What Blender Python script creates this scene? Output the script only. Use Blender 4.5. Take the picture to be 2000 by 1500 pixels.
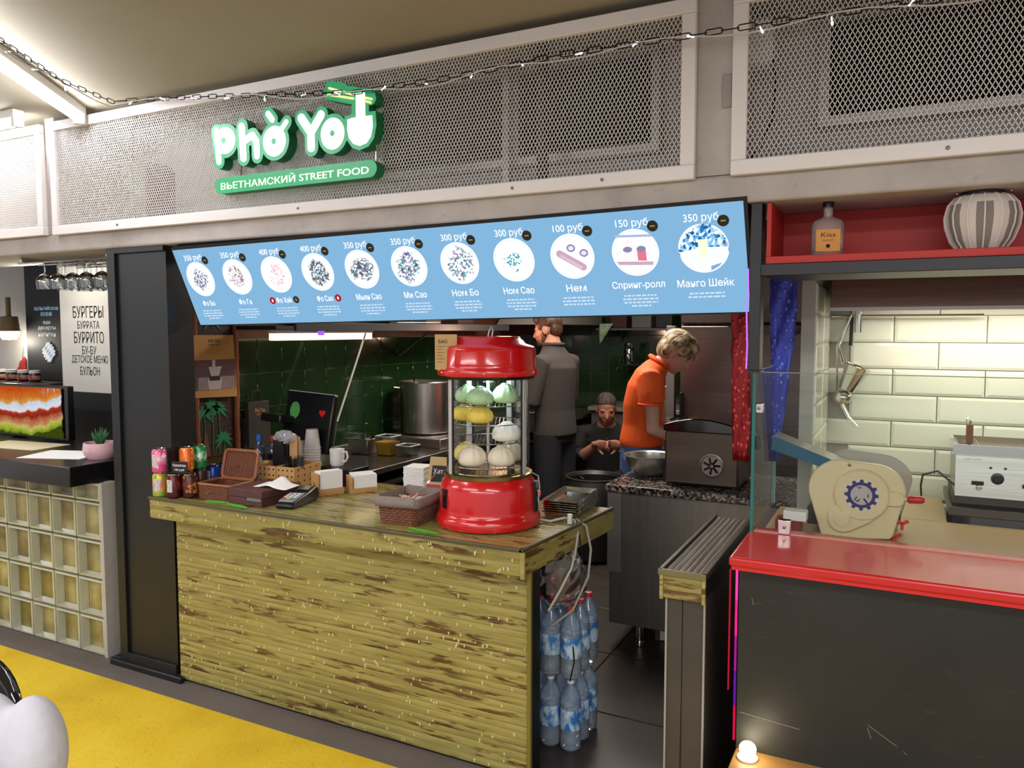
import bpy, bmesh, math, random
from math import sin, cos, pi, radians as R, sqrt, atan2
from mathutils import Vector as V, Matrix
random.seed(7)
for o in list(bpy.data.objects): bpy.data.objects.remove(o, do_unlink=True)
SC = bpy.context.scene
COL = SC.collection

# ------------------------------------------------------------ camera
cam = bpy.data.cameras.new('camera'); camo = bpy.data.objects.new('camera', cam); COL.objects.link(camo)
cam.sensor_width = 36.0; cam.lens = 1510 / 2000 * 36.0; cam.clip_start = 0.05
camo.location = (0, 0, 1.67); camo.rotation_euler = (R(90 - 3.98), 0, R(26.84))
SC.camera = camo

# ------------------------------------------------------------ world, large lights, exposure
w = bpy.data.worlds.new('world'); SC.world = w; w.use_nodes = True
bg = w.node_tree.nodes['Background']; bg.inputs[0].default_value = (0.98, 0.95, 0.96, 1); bg.inputs[1].default_value = 0.74
vs = SC.view_settings
vs.view_transform = 'Standard'; vs.look = 'None'; vs.exposure = 0.0; vs.gamma = 1.0; vs.use_curve_mapping = False

def area(name, loc, sx, sy, power, col=(1, .95, .88), rot=(0, 0, 0)):
    l = bpy.data.lights.new(name, 'AREA'); l.shape = 'RECTANGLE'; l.size = sx; l.size_y = sy; l.energy = power; l.color = col
    o = bpy.data.objects.new(name, l); COL.objects.link(o); o.location = loc; o.rotation_euler = rot
    return o
# ceiling luminaires of the hall, above and behind the visitor
area('hall_ceiling_light', (-2.6, -0.4, 2.66), 2.4, 0.3, 58, (.98, .95, .96))
area('hall_ceiling_light', (0.9, 0.1, 2.66), 2.4, 0.3, 62, (.98, .95, .96))
area('hall_ceiling_light', (-5.6, 0.6, 2.66), 2.4, 0.3, 60, (.98, .95, .96))
area('hall_ceiling_light', (-1.4, -2.8, 2.66), 3.0, 0.3, 150, (.98, .95, .96))
area('hall_ceiling_light', (1.6, -2.4, 2.66), 3.0, 0.3, 120, (.98, .95, .96))
# working lights under the kitchen ceiling
area('kitchen_ceiling_light', (-1.9, 4.6, 2.46), 0.9, 0.5, 44, (1, .90, .80))
area('kitchen_ceiling_light', (-1.9, 5.75, 2.46), 0.9, 0.5, 22, (1, .88, .78))

# ------------------------------------------------------------ helpers
def lin(h):
    h = h.lstrip('#'); c = [int(h[i:i + 2], 16) / 255 for i in (0, 2, 4)]
    return tuple(x / 12.92 if x <= .04045 else ((x + .055) / 1.055) ** 2.4 for x in c) + (1,)

class NT:
    def __init__(s, m):
        m.use_nodes = True; s.t = m.node_tree; s.n = s.t.nodes; s.l = s.t.links
        s.b = s.n.get('Principled BSDF'); s.out = s.n.get('Material Output')
    def new(s, t, **k):
        n = s.n.new(t)
        for a, v in k.items():
            if a.startswith('_'): n.inputs[int(a[1:]) if a[1:].isdigit() else a[1:]].default_value = v
            else: setattr(n, a, v)
        return n
    def link(s, a, b): s.l.new(a, b)
    def coord(s, scale=(1, 1, 1), rnd=0, which='Object'):
        c = s.new('ShaderNodeTexCoord').outputs[which]
        if rnd:
            oi = s.new('ShaderNodeObjectInfo'); mu = s.new('ShaderNodeVectorMath', operation='MULTIPLY'); mu.inputs[1].default_value = (rnd, rnd * .7, rnd * 1.3)
            s.link(oi.outputs['Random'], mu.inputs[0]); ad = s.new('ShaderNodeVectorMath', operation='ADD'); s.link(c, ad.inputs[0]); s.link(mu.outputs[0], ad.inputs[1]); c = ad.outputs[0]
        mp = s.new('ShaderNodeMapping'); mp.inputs['Scale'].default_value = scale; s.link(c, mp.inputs['Vector'])
        return mp.outputs[0]
    def noise(s, vec, scale=5, detail=3, rough=.55):
        n = s.new('ShaderNodeTexNoise'); n.inputs['Scale'].default_value = scale; n.inputs['Detail'].default_value = detail; n.inputs['Roughness'].default_value = rough
        s.link(vec, n.inputs['Vector']); return n.outputs['Fac']
    def ramp(s, fac, stops, interp='LINEAR'):
        r = s.new('ShaderNodeValToRGB'); cr = r.color_ramp; cr.interpolation = interp
        while len(cr.elements) < len(stops): cr.elements.new(.5)
        for e, (p, c) in zip(cr.elements, stops):
            e.position = p; e.color = lin(c) if isinstance(c, str) else (c, c, c, 1)
        s.link(fac, r.inputs[0]); return r.outputs[0]
    def mix(s, fac, a, b, bt='MIX'):
        m = s.new('ShaderNodeMix', data_type='RGBA', blend_type=bt)
        for i, x in ((0, fac), (6, a), (7, b)):
            if hasattr(x, 'is_output'): s.link(x, m.inputs[i])
            else: m.inputs[i].default_value = lin(x) if isinstance(x, str) else x
        return m.outputs[2]
    def math(s, op, a, b=0.0, clamp=False):
        m = s.new('ShaderNodeMath', operation=op, use_clamp=clamp)
        for i, x in ((0, a), (1, b)):
            if hasattr(x, 'is_output'): s.link(x, m.inputs[i])
            else: m.inputs[i].default_value = x
        return m.outputs[0]
    def bump(s, h, strength=.3, dist=.01):
        b = s.new('ShaderNodeBump'); b.inputs['Strength'].default_value = strength; b.inputs['Distance'].default_value = dist
        s.link(h, b.inputs['Height']); s.link(b.outputs[0], s.b.inputs['Normal'])
    def col(s, c): s.link(c, s.b.inputs['Base Color'])

MATS = {}
def M(name, hexc='#888888', rough=.5, metal=0.0, emit=0.0, ecol=None, var=None, bump=None, coat=0.0, sheen=0.0, rnd=0, trans=0.0, alpha=1.0):
    """plain procedural material; var=(scale xyz tuple or float, other colour, contrast) bump=(scale,strength)"""
    if name in MATS: return MATS[name]
    m = bpy.data.materials.new(name); MATS[name] = m; t = NT(m); b = t.b
    b.inputs['Base Color'].default_value = lin(hexc); b.inputs['Roughness'].default_value = rough; b.inputs['Metallic'].default_value = metal
    if coat: b.inputs['Coat Weight'].default_value = coat; b.inputs['Coat Roughness'].default_value = .08
    if sheen: b.inputs['Sheen Weight'].default_value = sheen
    if trans: b.inputs['Transmission Weight'].default_value = trans
    if emit: b.inputs['Emission Color'].default_value = lin(ecol or hexc); b.inputs['Emission Strength'].default_value = emit
    if var:
        sc = var[0] if isinstance(var[0], tuple) else (var[0],) * 3
        c = t.coord(sc, rnd); f = t.noise(c, 1.0, 5, .6); k = var[2]
        f = t.ramp(f, [(.5 - k, 0.0), (.5 + k, 1.0)]); t.col(t.mix(f, hexc, var[1]))
        if bump is None: t.bump(f, .08, .003)
    if bump:
        sc = bump[0] if isinstance(bump[0], tuple) else (bump[0],) * 3
        t.bump(t.noise(t.coord(sc, rnd), 1.0, 4, .6), bump[1], .01)
    return m

def glass(name, tint='#ffffff', refl=.9, dens=.0, ior=1.45):
    """clear sheet glass: straight-through transmission with fresnel reflection"""
    if name in MATS: return MATS[name]
    m = bpy.data.materials.new(name); MATS[name] = m; t = NT(m); t.n.remove(t.b)
    tr = t.new('ShaderNodeBsdfTransparent'); tr.inputs[0].default_value = lin(tint)
    gl = t.new('ShaderNodeBsdfGlossy'); gl.inputs['Roughness'].default_value = .03
    fr = t.new('ShaderNodeFresnel'); fr.inputs[0].default_value = ior
    f = t.math('ADD', t.math('MULTIPLY', fr.outputs[0], refl), dens, True)
    mx = t.new('ShaderNodeMixShader'); t.link(f, mx.inputs[0]); t.link(tr.outputs[0], mx.inputs[1]); t.link(gl.outputs[0], mx.inputs[2])
    t.link(mx.outputs[0], t.out.inputs[0]); return m

def film(name, tint, col, dens=.3, refl=.8):
    """milky clear plastic: part straight-through, part diffuse, fresnel sheen"""
    if name in MATS: return MATS[name]
    m = bpy.data.materials.new(name); MATS[name] = m; t = NT(m); t.n.remove(t.b)
    tr = t.new('ShaderNodeBsdfTransparent'); tr.inputs[0].default_value = lin(tint); df = t.new('ShaderNodeBsdfDiffuse'); df.inputs[0].default_value = lin(col)
    a = t.new('ShaderNodeMixShader'); a.inputs[0].default_value = dens; t.link(tr.outputs[0], a.inputs[1]); t.link(df.outputs[0], a.inputs[2])
    gl = t.new('ShaderNodeBsdfGlossy'); gl.inputs['Roughness'].default_value = .06; fr = t.new('ShaderNodeFresnel'); fr.inputs[0].default_value = 1.45
    b = t.new('ShaderNodeMixShader'); t.link(t.math('MULTIPLY', fr.outputs[0], refl, True), b.inputs[0]); t.link(a.outputs[0], b.inputs[1]); t.link(gl.outputs[0], b.inputs[2]); t.link(b.outputs[0], t.out.inputs[0]); return m

def emis(name, hexc, st=1.0):
    if name in MATS: return MATS[name]
    m = bpy.data.materials.new(name); MATS[name] = m; t = NT(m); t.n.remove(t.b)
    e = t.new('ShaderNodeEmission'); e.inputs[0].default_value = lin(hexc); e.inputs[1].default_value = st
    t.link(e.outputs[0], t.out.inputs[0]); return m

class MB:
    def __init__(s): s.v = []; s.f = []
    def add(s, vs_, fs):
        k = len(s.v); s.v += [tuple(p) for p in vs_]; s.f += [tuple(i + k for i in f) for f in fs]; return s
    def box(s, x0, x1, y0, y1, z0, z1):
        return s.add([(x0, y0, z0), (x1, y0, z0), (x1, y1, z0), (x0, y1, z0), (x0, y0, z1), (x1, y0, z1), (x1, y1, z1), (x0, y1, z1)],
                     [(3, 2, 1, 0), (4, 5, 6, 7), (0, 1, 5, 4), (1, 2, 6, 5), (2, 3, 7, 6), (3, 0, 4, 7)])
    def hexa(s, p): # 8 corners, bottom loop ccw then top loop
        return s.add(p, [(3, 2, 1, 0), (4, 5, 6, 7), (0, 1, 5, 4), (1, 2, 6, 5), (2, 3, 7, 6), (3, 0, 4, 7)])
    def obox(s, c, size, m=None):
        k = len(s.v); a, b, d = [x / 2 for x in size]; s.box(-a, a, -b, b, -d, d); m = m or Matrix.Identity(3)
        for i in range(k, len(s.v)): s.v[i] = tuple(V(c) + m @ V(s.v[i]))
        return s
    def lathe(s, prof, n=24, c=(0, 0, 0), axis='z', mod=None):
        vs_ = []; fs = []
        for r, z in prof:
            for i in range(n):
                a = 2 * pi * i / n; rr = r * (mod(a, z) if mod else 1); x, y = rr * cos(a), rr * sin(a)
                p = (x, y, z) if axis == 'z' else ((z, x, y) if axis == 'x' else (x, -z, y))
                vs_.append((c[0] + p[0], c[1] + p[1], c[2] + p[2]))
        for j in range(len(prof) - 1):
            for i in range(n):
                a, b = j * n + i, j * n + (i + 1) % n; fs.append((a, b, b + n, a + n))
        if prof[0][0] > 1e-6: fs.append(tuple(reversed(range(n))))
        if prof[-1][0] > 1e-6: fs.append(tuple(range((len(prof) - 1) * n, len(prof) * n)))
        return s.add(vs_, fs)
    def tube(s, pts, r, n=8, closed=False, flat=1.0):
        pts = [V(p) for p in pts]; m = len(pts); rr = r if isinstance(r, (list, tuple)) else [r] * m
        tg = []
        for i in range(m):
            a = pts[i - 1] if (i > 0 or closed) else pts[i]; b = pts[(i + 1) % m] if (i < m - 1 or closed) else pts[i]
            d = (b - a); tg.append(d.normalized() if d.length > 1e-9 else V((0, 0, 1)))
        u = tg[0].orthogonal().normalized(); vs_ = []; fs = []
        for i in range(m):
            u = (u - tg[i] * u.dot(tg[i]));
            u = u.normalized() if u.length > 1e-6 else tg[i].orthogonal().normalized()
            w_ = tg[i].cross(u)
            for k in range(n):
                a = 2 * pi * k / n; vs_.append(pts[i] + (u * cos(a) + w_ * sin(a) * flat) * rr[i])
        q = m if closed else m - 1
        for j in range(q):
            for k in range(n):
                a, b = j * n + k, j * n + (k + 1) % n; c, d = ((j + 1) % m) * n + (k + 1) % n, ((j + 1) % m) * n + k
                fs.append((a, b, c, d))
        if not closed: fs += [tuple(reversed(range(n))), tuple(range((m - 1) * n, m * n))]
        return s.add(vs_, fs)
    def cyl(s, p0, p1, r0, r1=None, n=12): return s.tube([p0, p1], [r0, r0 if r1 is None else r1], n)
    def ell(s, c, r, n=16, m=10, rot=None):
        vs_ = [(0, 0, -1)]; fs = []
        for j in range(1, m):
            t = -pi / 2 + pi * j / m
            for i in range(n): vs_.append((cos(t) * cos(2 * pi * i / n), cos(t) * sin(2 * pi * i / n), sin(t)))
        vs_.append((0, 0, 1)); L = len(vs_) - 1
        for i in range(n):
            fs.append((0, 1 + (i + 1) % n, 1 + i)); b = 1 + (m - 2) * n; fs.append((L, b + i, b + (i + 1) % n))
            for j in range(m - 2):
                a = 1 + j * n; fs.append((a + i, a + (i + 1) % n, a + n + (i + 1) % n, a + n + i))
        rot = rot or Matrix.Identity(3)
        return s.add([V(c) + rot @ V((p[0] * r[0], p[1] * r[1], p[2] * r[2])) for p in vs_], fs)
    def prism(s, poly, lo, hi, axis='y'):
        """poly of (a,b); axis y: a=x b=z ; axis z: a=x b=y ; axis x: a=y b=z"""
        n = len(poly); f = {'y': lambda a, b, t: (a, t, b), 'z': lambda a, b, t: (a, b, t), 'x': lambda a, b, t: (t, a, b)}[axis]
        vs_ = [f(a, b, lo) for a, b in poly] + [f(a, b, hi) for a, b in poly]
        return s.add(vs_, [tuple(range(n)), tuple(reversed(range(n, 2 * n)))] + [(i, i + n, (i + 1) % n + n, (i + 1) % n) for i in range(n)])
    def loft(s, rings, n=20):
        """rings: (center, rx, ry, xdir, ydir)"""
        vs_ = []; fs = []
        for c, rx, ry, xd, yd in rings:
            for k in range(n):
                a = 2 * pi * k / n; vs_.append(V(c) + V(xd) * (rx * cos(a)) + V(yd) * (ry * sin(a)))
        m = len(rings)
        for j in range(m - 1):
            for k in range(n):
                a, b = j * n + k, j * n + (k + 1) % n; fs.append((a, b, b + n, a + n))
        fs += [tuple(reversed(range(n))), tuple(range((m - 1) * n, m * n))]
        return s.add(vs_, fs)
    def xf(s, m, k0=0):
        for i in range(k0, len(s.v)): s.v[i] = tuple(m @ V(s.v[i]))
        return s
    def build(s, name, mat, parent=None, smooth=True, bevel=0.0, seg=2, world=False, fixn=True, ang=38):
        if world and parent:
            off = V((0, 0, 0)); q = parent
            while q: off += q.location; q = q.parent
            s.v = [tuple(V(p) - off) for p in s.v]
        me = bpy.data.meshes.new(name); me.from_pydata(s.v, [], s.f); me.update()
        if fixn:
            bm = bmesh.new(); bm.from_mesh(me); bmesh.ops.recalc_face_normals(bm, faces=bm.faces); bm.to_mesh(me); bm.free()
        if smooth and not bevel:
            me.polygons.foreach_set('use_smooth', [True] * len(me.polygons)); me.set_sharp_from_angle(angle=R(ang))
        if isinstance(mat, (list, tuple)):
            for q in mat: me.materials.append(q)
        else: me.materials.append(mat)
        o = bpy.data.objects.new(name, me); COL.objects.link(o)
        if parent: o.parent = parent
        if bevel:
            b = o.modifiers.new('bevel', 'BEVEL'); b.width = bevel; b.segments = seg; b.limit_method = 'ANGLE'; b.angle_limit = R(40)
            me.polygons.foreach_set('use_smooth', [True] * len(me.polygons)); me.set_sharp_from_angle(angle=R(30)); b.harden_normals = False
        return o

def tag(o, label, cat, group=None):
    o['label'] = label; o['category'] = cat
    if group: o['group'] = group
    return o
def thing(name, label, cat, loc=(0, 0, 0), rz=0.0, group=None):
    o = bpy.data.objects.new(name, None); COL.objects.link(o); o.empty_display_size = .05
    o.location = loc; o.rotation_euler = (0, 0, rz); return tag(o, label, cat, group)
def struct(o): o['kind'] = 'structure'; return o
def stuff(o): o['kind'] = 'stuff'; return o
def link_copy(o, parent, loc=None, mat4=None):
    c = o.copy(); COL.objects.link(c); c.parent = parent
    if loc is not None: c.location = loc
    return c
def copy_tree(o, parent=None, **props):
    c = o.copy(); COL.objects.link(c); c.parent = parent
    for k, v in props.items(): c[k] = v
    for ch in [x for x in bpy.data.objects if x.parent == o]: copy_tree(ch, c)
    return c
def remesh(o, vox, smooth=4):
    m = o.modifiers.new('remesh', 'REMESH'); m.mode = 'VOXEL'; m.voxel_size = vox; m.use_smooth_shade = True
    if smooth: q = o.modifiers.new('smooth', 'SMOOTH'); q.iterations = smooth; q.factor = .5
    return o

def text(name, s, mat, parent, center, width, height, xd=(1, 0, 0), yd=(0, 0, 1), ext=.0005, off=0.0, world=True, keep=False, spacing=1.0):
    """lettering as real geometry, fitted to width x height around center; xd/yd reading and up directions"""
    cu = bpy.data.curves.new(name, 'FONT'); cu.body = s; cu.align_x = 'CENTER'; cu.extrude = 0.0; cu.offset = off; cu.resolution_u = 3; cu.space_character = spacing
    ob = bpy.data.objects.new(name, cu); COL.objects.link(ob)
    dg = bpy.context.evaluated_depsgraph_get(); me = bpy.data.meshes.new_from_object(ob.evaluated_get(dg))
    bpy.data.objects.remove(ob, do_unlink=True); bpy.data.curves.remove(cu)
    co = [v.co.copy() for v in me.vertices]
    x0, x1 = min(c.x for c in co), max(c.x for c in co); y0, y1 = min(c.y for c in co), max(c.y for c in co)
    sx = width / (x1 - x0); sy = height / (y1 - y0)
    if keep: sx = sy = min(sx, sy)
    X = V(xd).normalized(); Y = V(yd).normalized(); N = X.cross(Y); c0 = V(center); of = V((0, 0, 0))
    if world and parent:
        q = parent
        while q: of += q.location; q = q.parent
    fc = [tuple(p.vertices) for p in me.polygons]; n = len(co)
    base = [c0 + X * ((c.x - (x0 + x1) / 2) * sx) + Y * ((c.y - (y0 + y1) / 2) * sy) - of for c in co]
    bpy.data.meshes.remove(me)
    ed = {}
    for f in fc:
        for i in range(len(f)):
            a, b = f[i], f[(i + 1) % len(f)]
            if (b, a) in ed: del ed[(b, a)]
            else: ed[(a, b)] = 1
    mb = MB(); mb.v = [tuple(p + N * ext) for p in base] + [tuple(p) for p in base]
    mb.f = fc + [tuple(reversed([i + n for i in f])) for f in fc] + [(b, a, a + n, b + n) for a, b in ed]
    return mb.build(name, mat, parent, smooth=False, fixn=False)

def lamp_point(name, loc, power, col=(1, .9, .75), rad=.03):
    l = bpy.data.lights.new(name, 'POINT'); l.energy = power; l.color = col; l.shadow_soft_size = rad
    o = bpy.data.objects.new(name, l); COL.objects.link(o); o.location = loc; return o
# ============================================================ materials used widely
m_black = M('black_paint', '#0e1013', .42, var=(3.0, '#131518', .3), bump=(40, .05))
m_blackpl = M('black_plastic', '#0c0c0e', .32)
m_steel = M('brushed_steel', '#c4c0ba', .34, 1.0, var=((3, 3, 90), '#a39f9a', .4))
m_steel_d = M('dull_steel', '#8b8783', .38, 1.0, var=((60, 60, 3), '#6c6865', .4))
m_chrome = M('polished_steel', '#d6d4d0', .1, 1.0)
m_white = M('white_plastic', '#e6e4e0', .4)
m_paper = M('white_paper', '#efeeea', .7)
m_frame = M('cream_metal_frame', '#e6e0dc', .38, var=(2.0, '#dbd4ce', .3))
m_mesh = M('cream_expanded_metal', '#e0dad4', .4)
m_red = M('red_lacquer', '#c81416', .22, coat=.5)
m_ink = M('black_ink', '#0b0b0c', .6)
m_whiteprint = M('white_print', '#f2f2f2', .6)
g_clear = glass('clear_glass', '#f6f9f7', .45, .0)
g_thin = glass('thin_glass', '#fbfbfb', .7, .02)
m_glassedge = M('green_glass_edge', '#1f6f6a', .1)

def concrete():
    m = bpy.data.materials.new('painted_concrete'); t = NT(m); c = t.coord((1, 1, 1))
    f = t.noise(c, 3.2, 6, .62); f2 = t.noise(c, 28, 4, .6)
    t.col(t.mix(t.ramp(f2, [(.62, 0.0), (.74, .5)]), t.ramp(f, [(.3, '#9c948e'), (.5, '#b0a8a2'), (.7, '#bfb7b0')]), '#857b70'))
    t.b.inputs['Roughness'].default_value = .75; t.bump(f2, .12, .004); return m
m_conc = concrete()
def yellow_floor():
    m = bpy.data.materials.new('yellow_floor_paint'); t = NT(m); c = t.coord((1, 1, 1))
    f = t.noise(c, 2.3, 5, .6); pit = t.noise(c, 34, 4, .7); cr = t.noise(t.coord((3, 10, 3)), 2.2, 5, .7)
    base = t.ramp(f, [(.3, '#c9a516'), (.5, '#d8b520'), (.72, '#e2c430')])
    base = t.mix(t.ramp(pit, [(.63, 0.0), (.69, .75)]), base, '#8a7420')
    base = t.mix(t.ramp(cr, [(.66, 0.0), (.74, .55)]), base, '#a08a2c')
    t.col(base); t.b.inputs['Roughness'].default_value = .55; t.bump(pit, .5, .006); return m
m_yel = yellow_floor()
m_grey = M('grey_floor_paint', '#6a615b', .6, var=(4.0, '#5a524d', .3), bump=(30, .15))
m_ceil = M('ceiling_paint', '#a89f8c', .8, var=(.8, '#958c74', .35), bump=(6, .05))
m_dark = M('dark_void', '#0d0c0b', .9)
m_ftile = M('dark_floor_tile', '#3d3632', .35, var=(5.0, '#2f2a27', .3), rnd=5)
m_fgrout = M('floor_grout', '#26221f', .9)

def bamboo(name, axis='x', gloss=.35, coat=0.0):
    m = bpy.data.materials.new(name); t = NT(m)
    st = (1.1, 14, 14) if axis == 'x' else (14, 1.1, 14); sc = (5.0, 34, 34) if axis == 'x' else (34, 5.0, 34)
    f = t.noise(t.coord(st, 31), 1.6, 4, .55); fine = t.noise(t.coord(tuple(v * 5 for v in st), 17), 1.5, 3, .6)
    base = t.ramp(f, [(.25, '#6d6434'), (.45, '#877d42'), (.6, '#9a9050'), (.8, '#797545')])
    base = t.mix(.22, base, t.ramp(fine, [(.3, '#6f6230'), (.7, '#bcb06c')]))
    s1 = t.noise(t.coord(sc, 53), 1.0, 3, .65); s2 = t.noise(t.coord(tuple(v * .28 for v in sc), 11), 1.0, 2, .5)
    sco = t.math('MULTIPLY', t.ramp(s1, [(.52, 0.0), (.58, 1.0)]), t.ramp(s2, [(.47, 0.0), (.54, 1.0)]))
    base = t.mix(t.math('MULTIPLY', sco, .9), base, t.ramp(fine, [(.35, '#2c1a0e'), (.7, '#663c1c')]))
    t.col(base); t.b.inputs['Roughness'].default_value = gloss; t.bump(fine, .12, .002)
    if coat: t.b.inputs['Coat Weight'].default_value = coat; t.b.inputs['Coat Roughness'].default_value = .12
    return m
m_bam = bamboo('split_bamboo'); m_bamtop = bamboo('varnished_bamboo', 'x', .25, .8); m_bamy = bamboo('weathered_bamboo', 'y', .3, .4)

# ============================================================ floors and ceiling
struct(MB().box(-9, 4.5, 1.05, 2.345, -.12, 0).build('floor', m_yel, smooth=False))
struct(MB().box(-9, 4.5, -4.5, 1.05, -.12, 0).build('floor', M('hall_bounce_grey', '#8c8681', .6, var=(2.0, '#7a746f', .3)), smooth=False))  # unseen hall floor made grey to cut the yellow bounce light
struct(MB().box(-9, 4.5, 2.345, 2.5, -.12, .002).build('trim_1', m_grey, smooth=False))
kf = struct(MB().box(-9, 4.5, 2.5, 8.0, -.12, -.004).build('floor', m_fgrout, smooth=False))
ft = MB().box(-.296, .296, -.296, .296, -.01, .002).build('floor_tile', m_ftile, kf, bevel=.002, seg=1); ft.location = (-1.0, 2.8, 0)
for i in range(-4, 2):
    for j in range(0, 8):
        if (i, j) != (0, 0): link_copy(ft, kf, (-1.0 + .6 * i, 2.8 + .6 * j, 0))
struct(MB().box(-9, 4.5, -4.5, 2.88, 2.72, 2.85).build('ceiling', m_ceil, smooth=False))
struct(MB().box(-9, 4.5, 2.88, 8.0, 2.5, 2.6).build('ceiling', M('kitchen_ceiling', '#2c2a28', .8), smooth=False))

# beam over the counters, piers, recess behind the mesh
bm_ = struct(MB().box(-9, 4.5, 2.462, 2.9, 2.06, 2.15).build('wall_front', m_conc, bevel=.012, seg=3))
MB().box(-3.862, -3.79, 2.462, 2.85, 2.15, 2.72).build('pier', m_conc, bm_, smooth=False)
MB().box(-.598, -.487, 2.462, 2.85, 2.15, 2.72).build('pier', m_conc, bm_, smooth=False)
m_recess = M('recess_plaster', '#c4bfb9', .8, var=(2.0, '#b3ada6', .3))
MB().box(-9, 4.5, 2.80, 2.88, 2.15, 2.72).build('recess_back', m_recess, bm_, smooth=False)
bx = MB().box(-.52, -.49, 2.452, 2.462, 2.35, 2.45).build('junction_box', M('grey_box', '#9a938b', .6), None, bevel=.004)
tag(bx, 'small grey junction plate on the concrete pier between the mesh panels', 'junction box')

# ============================================================ mesh panels
def mesh_panel(x0, x1, z0, z1, label, screws):
    root = thing('mesh_panel', label, 'panel', (x0, 2.45, z0)); fw = .045
    y0, y1 = 2.432, 2.46
    for b in ((x0, x1, z0, z0 + fw), (x0, x1, z1 - fw, z1)): MB().box(b[0], b[1], y0, y1, b[2], b[3]).build('frame_rail', m_frame, root, bevel=.003, world=True)
    for b in ((x0, x0 + fw), (x1 - fw, x1)): MB().box(b[0], b[1], y0 + .001, y1, z0 + fw, z1 - fw).build('frame_stile', m_frame, root, bevel=.003, world=True)
    px, pz, t = .0138, .0248, .0017
    vs_, fs = [], []
    nx = int((x1 - x0 - 2 * fw) / px) + 1; nz = int((z1 - z0 - 2 * fw) / pz) + 1
    def strand(ax, az, bx_, bz):
        d = V((bx_ - ax, bz - az)).normalized(); n = V((-d.y, d.x)) * t * .62; k = len(vs_)
        for (x, z) in ((ax, az), (bx_, bz)):
            vs_.extend([(x + n.x, 2.446, z + n.y), (x - n.x, 2.446, z - n.y), (x - n.x, 2.449, z - n.y), (x + n.x, 2.449, z + n.y)])
        fs.extend([(k, k + 1, k + 5, k + 4), (k + 1, k + 2, k + 6, k + 5), (k + 2, k + 3, k + 7, k + 6), (k + 3, k, k + 4, k + 7)])
    X0, Z0 = x0 + fw * .9, z0 + fw * .9
    for i in range(nx + 1):
        for j in range(nz):
            cx, cz = X0 + i * px, Z0 + j * pz
            if cx + px > x1 - fw * .4 or cz + pz > z1 - fw * .3: continue
            for a in ((0, .5, .5, 0), (.5, 0, 1, .5), (1, .5, .5, 1), (.5, 1, 0, .5)):
                strand(cx + a[0] * px, cz + a[1] * pz, cx + a[2] * px, cz + a[3] * pz)
    mb = MB(); mb.v = vs_; mb.f = fs
    stuff(mb.build('expanded_mesh', m_mesh, root, smooth=False, world=True, fixn=False))
    for sx in screws:
        MB().lathe([(0, 0), (.006, 0), (.005, .004), (0, .005)], 10, (sx, y0, z0 + .022), 'y').build('screw', m_steel_d, root, world=True)
    return root
mesh_panel(-3.79, -.598, 2.14, 2.69, 'long cream framed wire mesh panel carrying the green lettered sign', (-3.3, -2.2, -1.23, -.9))
mesh_panel(-.487, 1.3, 2.14, 2.69, 'cream framed wire mesh panel above the red shelf niche', (.09, .7))
mesh_panel(-5.6, -3.862, 2.145, 2.69, 'cream framed wire mesh panel above the burger counter', (-4.4, -5.2))

# ventilation grilles and ducting behind the mesh
m_slat = M('brown_louvre', '#1d1713', .6); m_galv = M('galvanised_duct', '#b9b6b2', .35, .7, var=(8.0, '#a09d99', .3))
def grille(x0, x1, z0, z1, label):
    root = thing('ventilation_grille', label, 'grille', (x0, 2.78, z0))
    f = .03
    mb = MB(); mb.box(x0 - f, x1 + f, 2.74, 2.80, z0 - f, z0).box(x0 - f, x1 + f, 2.74, 2.80, z1, z1 + f).box(x0 - f, x0, 2.74, 2.80, z0, z1).box(x1, x1 + f, 2.74, 2.80, z0, z1)
    mb.build('frame', m_galv, root, world=True, smooth=False)
    MB().box(x0, x1, 2.79, 2.80, z0, z1).build('back', m_dark, root, world=True, smooth=False)
    n = int((z1 - z0) / .04); rot = Matrix.Rotation(R(38), 3, 'X')
    sl = MB().obox((0, 0, 0), (x1 - x0, .022, .003), rot).build('slat', m_slat, root, smooth=False)
    for i in range(n):
        p = V(((x0 + x1) / 2, 2.768, z0 + .02 + i * .04)) - root.location
        if i == 0: sl.location = p
        else: link_copy(sl, root, p)
grille(-2.00, -1.43, 2.34, 2.655, 'brown slatted vent behind the mesh right beside the lit noodle sign')
grille(-1.36, -.83, 2.34, 2.655, 'brown slatted vent behind the mesh above the shake and roll prices')
grille(-.24, .9, 2.36, 2.655, 'brown slatted vent behind the mesh panel above the paper lantern')
q = MB().box(-1.408, -1.382, 2.70, 2.74, 2.16, 2.70).build('duct_support', m_galv, smooth=False); tag(q, 'pale metal upright standing between the two vents behind the long mesh', 'support')
q = MB().box(-1.215, -1.185, 2.60, 2.64, 2.15, 2.70).build('dark_post', M('dark_post', '#2a2420', .7), smooth=False); tag(q, 'dark narrow post crossing the vent behind the long mesh panel', 'post')
q = MB().box(-.50, -.40, 2.62, 2.70, 2.52, 2.66).build('alarm_box', m_white, bevel=.006); tag(q, 'white box behind the mesh panel above the red shelf niche', 'box')
MBc = MB().tube([(-.40, 2.63, 2.53), (-.385, 2.60, 2.45), (-.39, 2.58, 2.33), (-.42, 2.55, 2.24), (-.46, 2.54, 2.195)], .004, 6).build('black_cable', m_blackpl); tag(MBc, 'thin black cable hanging behind the mesh from the white box', 'cable')
q = MB().tube([(-3.52, 2.70, 2.70), (-3.525, 2.70, 2.55), (-3.51, 2.69, 2.4), (-3.52, 2.70, 2.16)], .007, 6).build('black_cable', m_blackpl); tag(q, 'thick black cable hanging behind the long mesh at its burger counter end', 'cable')

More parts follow.
